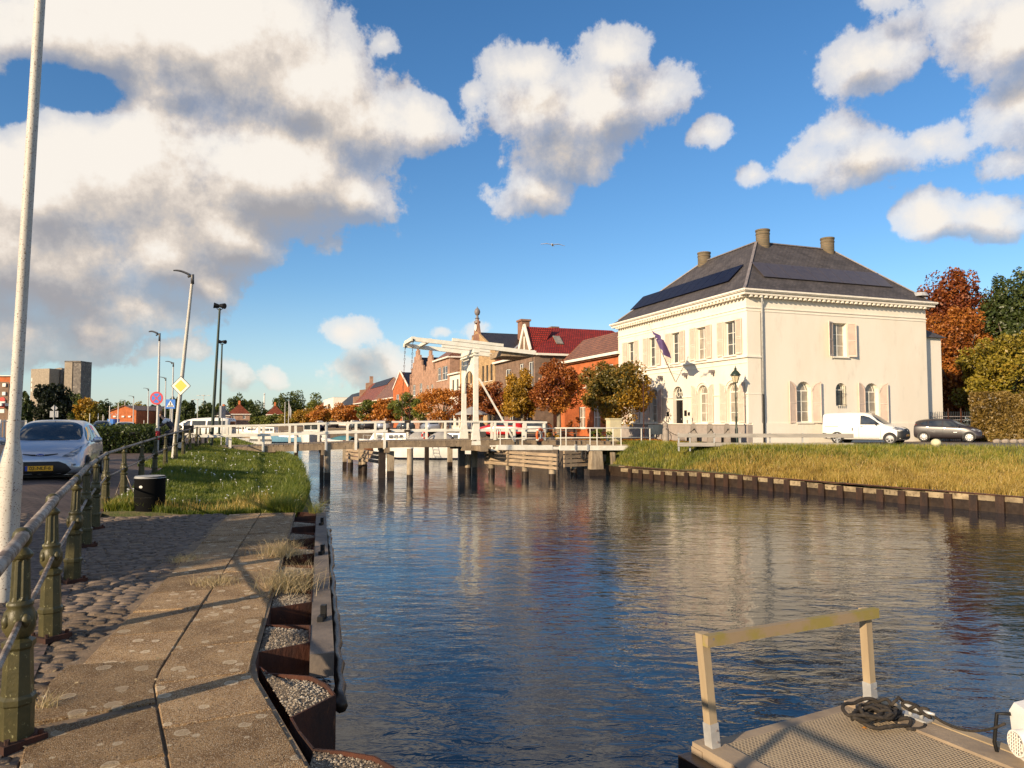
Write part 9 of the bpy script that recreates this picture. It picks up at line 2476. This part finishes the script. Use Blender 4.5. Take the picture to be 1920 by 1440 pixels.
MB().tube(pts, .0155, 7).build('coil', M['rope'], t, world=True, smooth=True)
MB().tube(loop, .0155, 7).build('loose_loop', M['rope'], t, world=True, smooth=True)
wr = []
for i in range(60):
    u = i / 59; ang = u * 2 * math.pi * 4; wr.append(cp + v_ * (-.10 + .22 * u) + u_ * (.030 * math.cos(ang)) + UP * (.075 + .030 * math.sin(ang)) + v_ * (.03 * math.sin(ang * 1.7)))
MB().tube([pts[-1], pts[-1].lerp(wr[0], .5) + UP * .06] + wr, .014, 7).build('cleat_turns', M['rope'], t, world=True, smooth=True)
# white boat bow at the edge
bw = at(1880, 1400, 5.68); bt = thing('white_boat', 'white boat with a round vent, cut off by the picture edge beside the pontoon', 'boat', Vector((bw.x, bw.y, ZW)))
zt = at(1905, 1312, 5.68).z - ZW; zv = at(1912, 1392, 5.5).z - ZW
mb = MB(); n = 12; vs = []
for i in range(n + 1):
    y_ = -3.2 * i / n; cx_ = .10 * math.sin(min(1, i / 5) * math.pi / 2)
    vs += [(.22 - cx_, y_, -.3), (.10 - cx_, y_, zt * .45), (.06 - cx_, y_, zt - .08), (.10 - cx_, y_, zt - .02), (.18 - cx_, y_, zt), (1.6, y_, zt + .03), (1.6, y_, -.3)]
fs = [(i * 7 + j, i * 7 + (j + 1) % 7, i * 7 + 7 + (j + 1) % 7, i * 7 + 7 + j) for i in range(n) for j in range(7)] + [tuple(range(7)), tuple(range(n * 7 + 6, n * 7 - 1, -1))]
mb.add(vs, fs); mb.build('hull', M['gel'], bt, smooth=40)
yv = -.2
mb = MB(); mb.cyl((.10, yv, zv), (-.035, yv, zv), .105, .095, 28); v1 = mb.build('vent_ring', M['gel'], bt, smooth=40)
mb = MB(); mb.cyl((-.034, yv, zv), (-.038, yv, zv), .082, n=24); mb.build('vent_grille', M['lead'], v1)
mb = MB()
for i in range(7):
    x_ = -.075 + .025 * i; h2_ = math.sqrt(max(0, .08 ** 2 - x_ ** 2)); mb.cyl((-.042, yv + x_, zv - h2_), (-.042, yv + x_, zv + h2_), .004, n=5); mb.cyl((-.042, yv - h2_, zv + x_), (-.042, yv + h2_, zv + x_), .004, n=5)
mb.build('vent_mesh', M['trim'], v1)
mb = MB(); mb.tube([(.02, .02, zv - .38), (-.03, .05, zv - .1), (-.01, .04, zt - .12), (.06, -.02, zt - .1)], .014, 8); mb.build('grab_handle', M['black'], bt, smooth=True)
mb = MB(); mb.beam((.35, 0, zt + .03), (.35, -3.2, zt + .03), .3, .03); mb.build('deck_trim', M['brownhull'], bt)
# line from cleat to the boat
a = wr[-1]; b = at(1884, 1357, 5.6)
MB().tube([a.lerp(b, i / 12) - UP * (.10 * 4 * (i / 12) * (1 - i / 12)) for i in range(13)], .011, 6).build('mooring_line', M['rope'], t, world=True, smooth=True)
# dead leaf
q = gnd(1615, 1365, ZP + .012); mb = MB(); mb.add([q, q + u_ * .03 + v_ * .005 + UP * .01, q + u_ * .035 + v_ * .03, q + v_ * .025 + UP * .012], [(0, 1, 2, 3)]); o = mb.build('fallen_leaf', M['leaf_orange'], None, fix=False); tag(o, 'small curled orange leaf on the pontoon grating', 'leaf')
# ================================================================ gull
q = at(1036, 460, 34)
t = thing('gull', 'gull gliding with outstretched wings against the blue sky', 'bird', q, R(10))
V = [(-.22, 0, 0), (-.1, 0, .0), (.05, 0, .01), (.16, 0, .03), (.22, 0, .05), (.27, 0, .045)]
skin('body', V, [(0, 1), (1, 2), (2, 3), (3, 4), (4, 5)], [.02, .045, .055, .04, .032, .008], M['signwhite'], t)
for s_ in (1, -1):
    w_ = MB(); a = [(.10, 0, .03), (.12, s_ * .28, .11 if s_ > 0 else .02), (.0, s_ * .58, .09 if s_ > 0 else -.06), (-.06, s_ * .58, .085 if s_ > 0 else -.065), (-.02, s_ * .28, .10 if s_ > 0 else .01), (-.05, 0, .025)]
    w_.prism([Vector(p) for p in a], (0, 0, .012)); w_.build('wing', mat('gull_grey', (.42, .42, .45), None, rough=.8), t)
w_ = MB(); w_.prism([(-.18, -.03, 0), (-.34, -.07, 0), (-.34, .07, 0), (-.18, .03, 0)], (0, 0, .01)); w_.build('tail', M['signwhite'], t)
t.rotation_euler = (R(-14), R(8), R(-100))
# ================================================================ trees beside the viewer, outside the picture, whose shade falls on the quay
for i, (x_, y_, h_, r_) in enumerate(((-15.5, -2.0, 7.6, 2.6), (-22.0, 4.0, 8.0, 3.0), (-27, 9, 8.0, 3.0))):
    tree(['broad street tree beyond the edge of the quay, shading the cobbles', 'second street tree shading the parked silver car', 'third street tree shading the far end of the railing'][i], ('midgreen',), (x_, y_, .2), 2.6, h_ - r_, (r_, r_, r_ * .8), 5000, .3, None, 900 + i, 'shade_tree', .25, 50, .3)
for i, (x_, y_, h_) in enumerate(((-40, 30, 8), (-47, 44, 9.5), (-55, 56, 8.5), (-63, 66, 9))):
    tree(['street tree across the wide road, outside the picture on the car side', 'taller street tree farther along that road', 'third street tree along that road, olive crown', 'last street tree of the four along that road'][i], ('midgreen', 'green'), (x_, y_, .2), 2.6, h_ * .62, (3.2, 3.2, h_ * .38), 3500, .34, None, 950 + i, 'roadside_tree', .25, 50, .3)
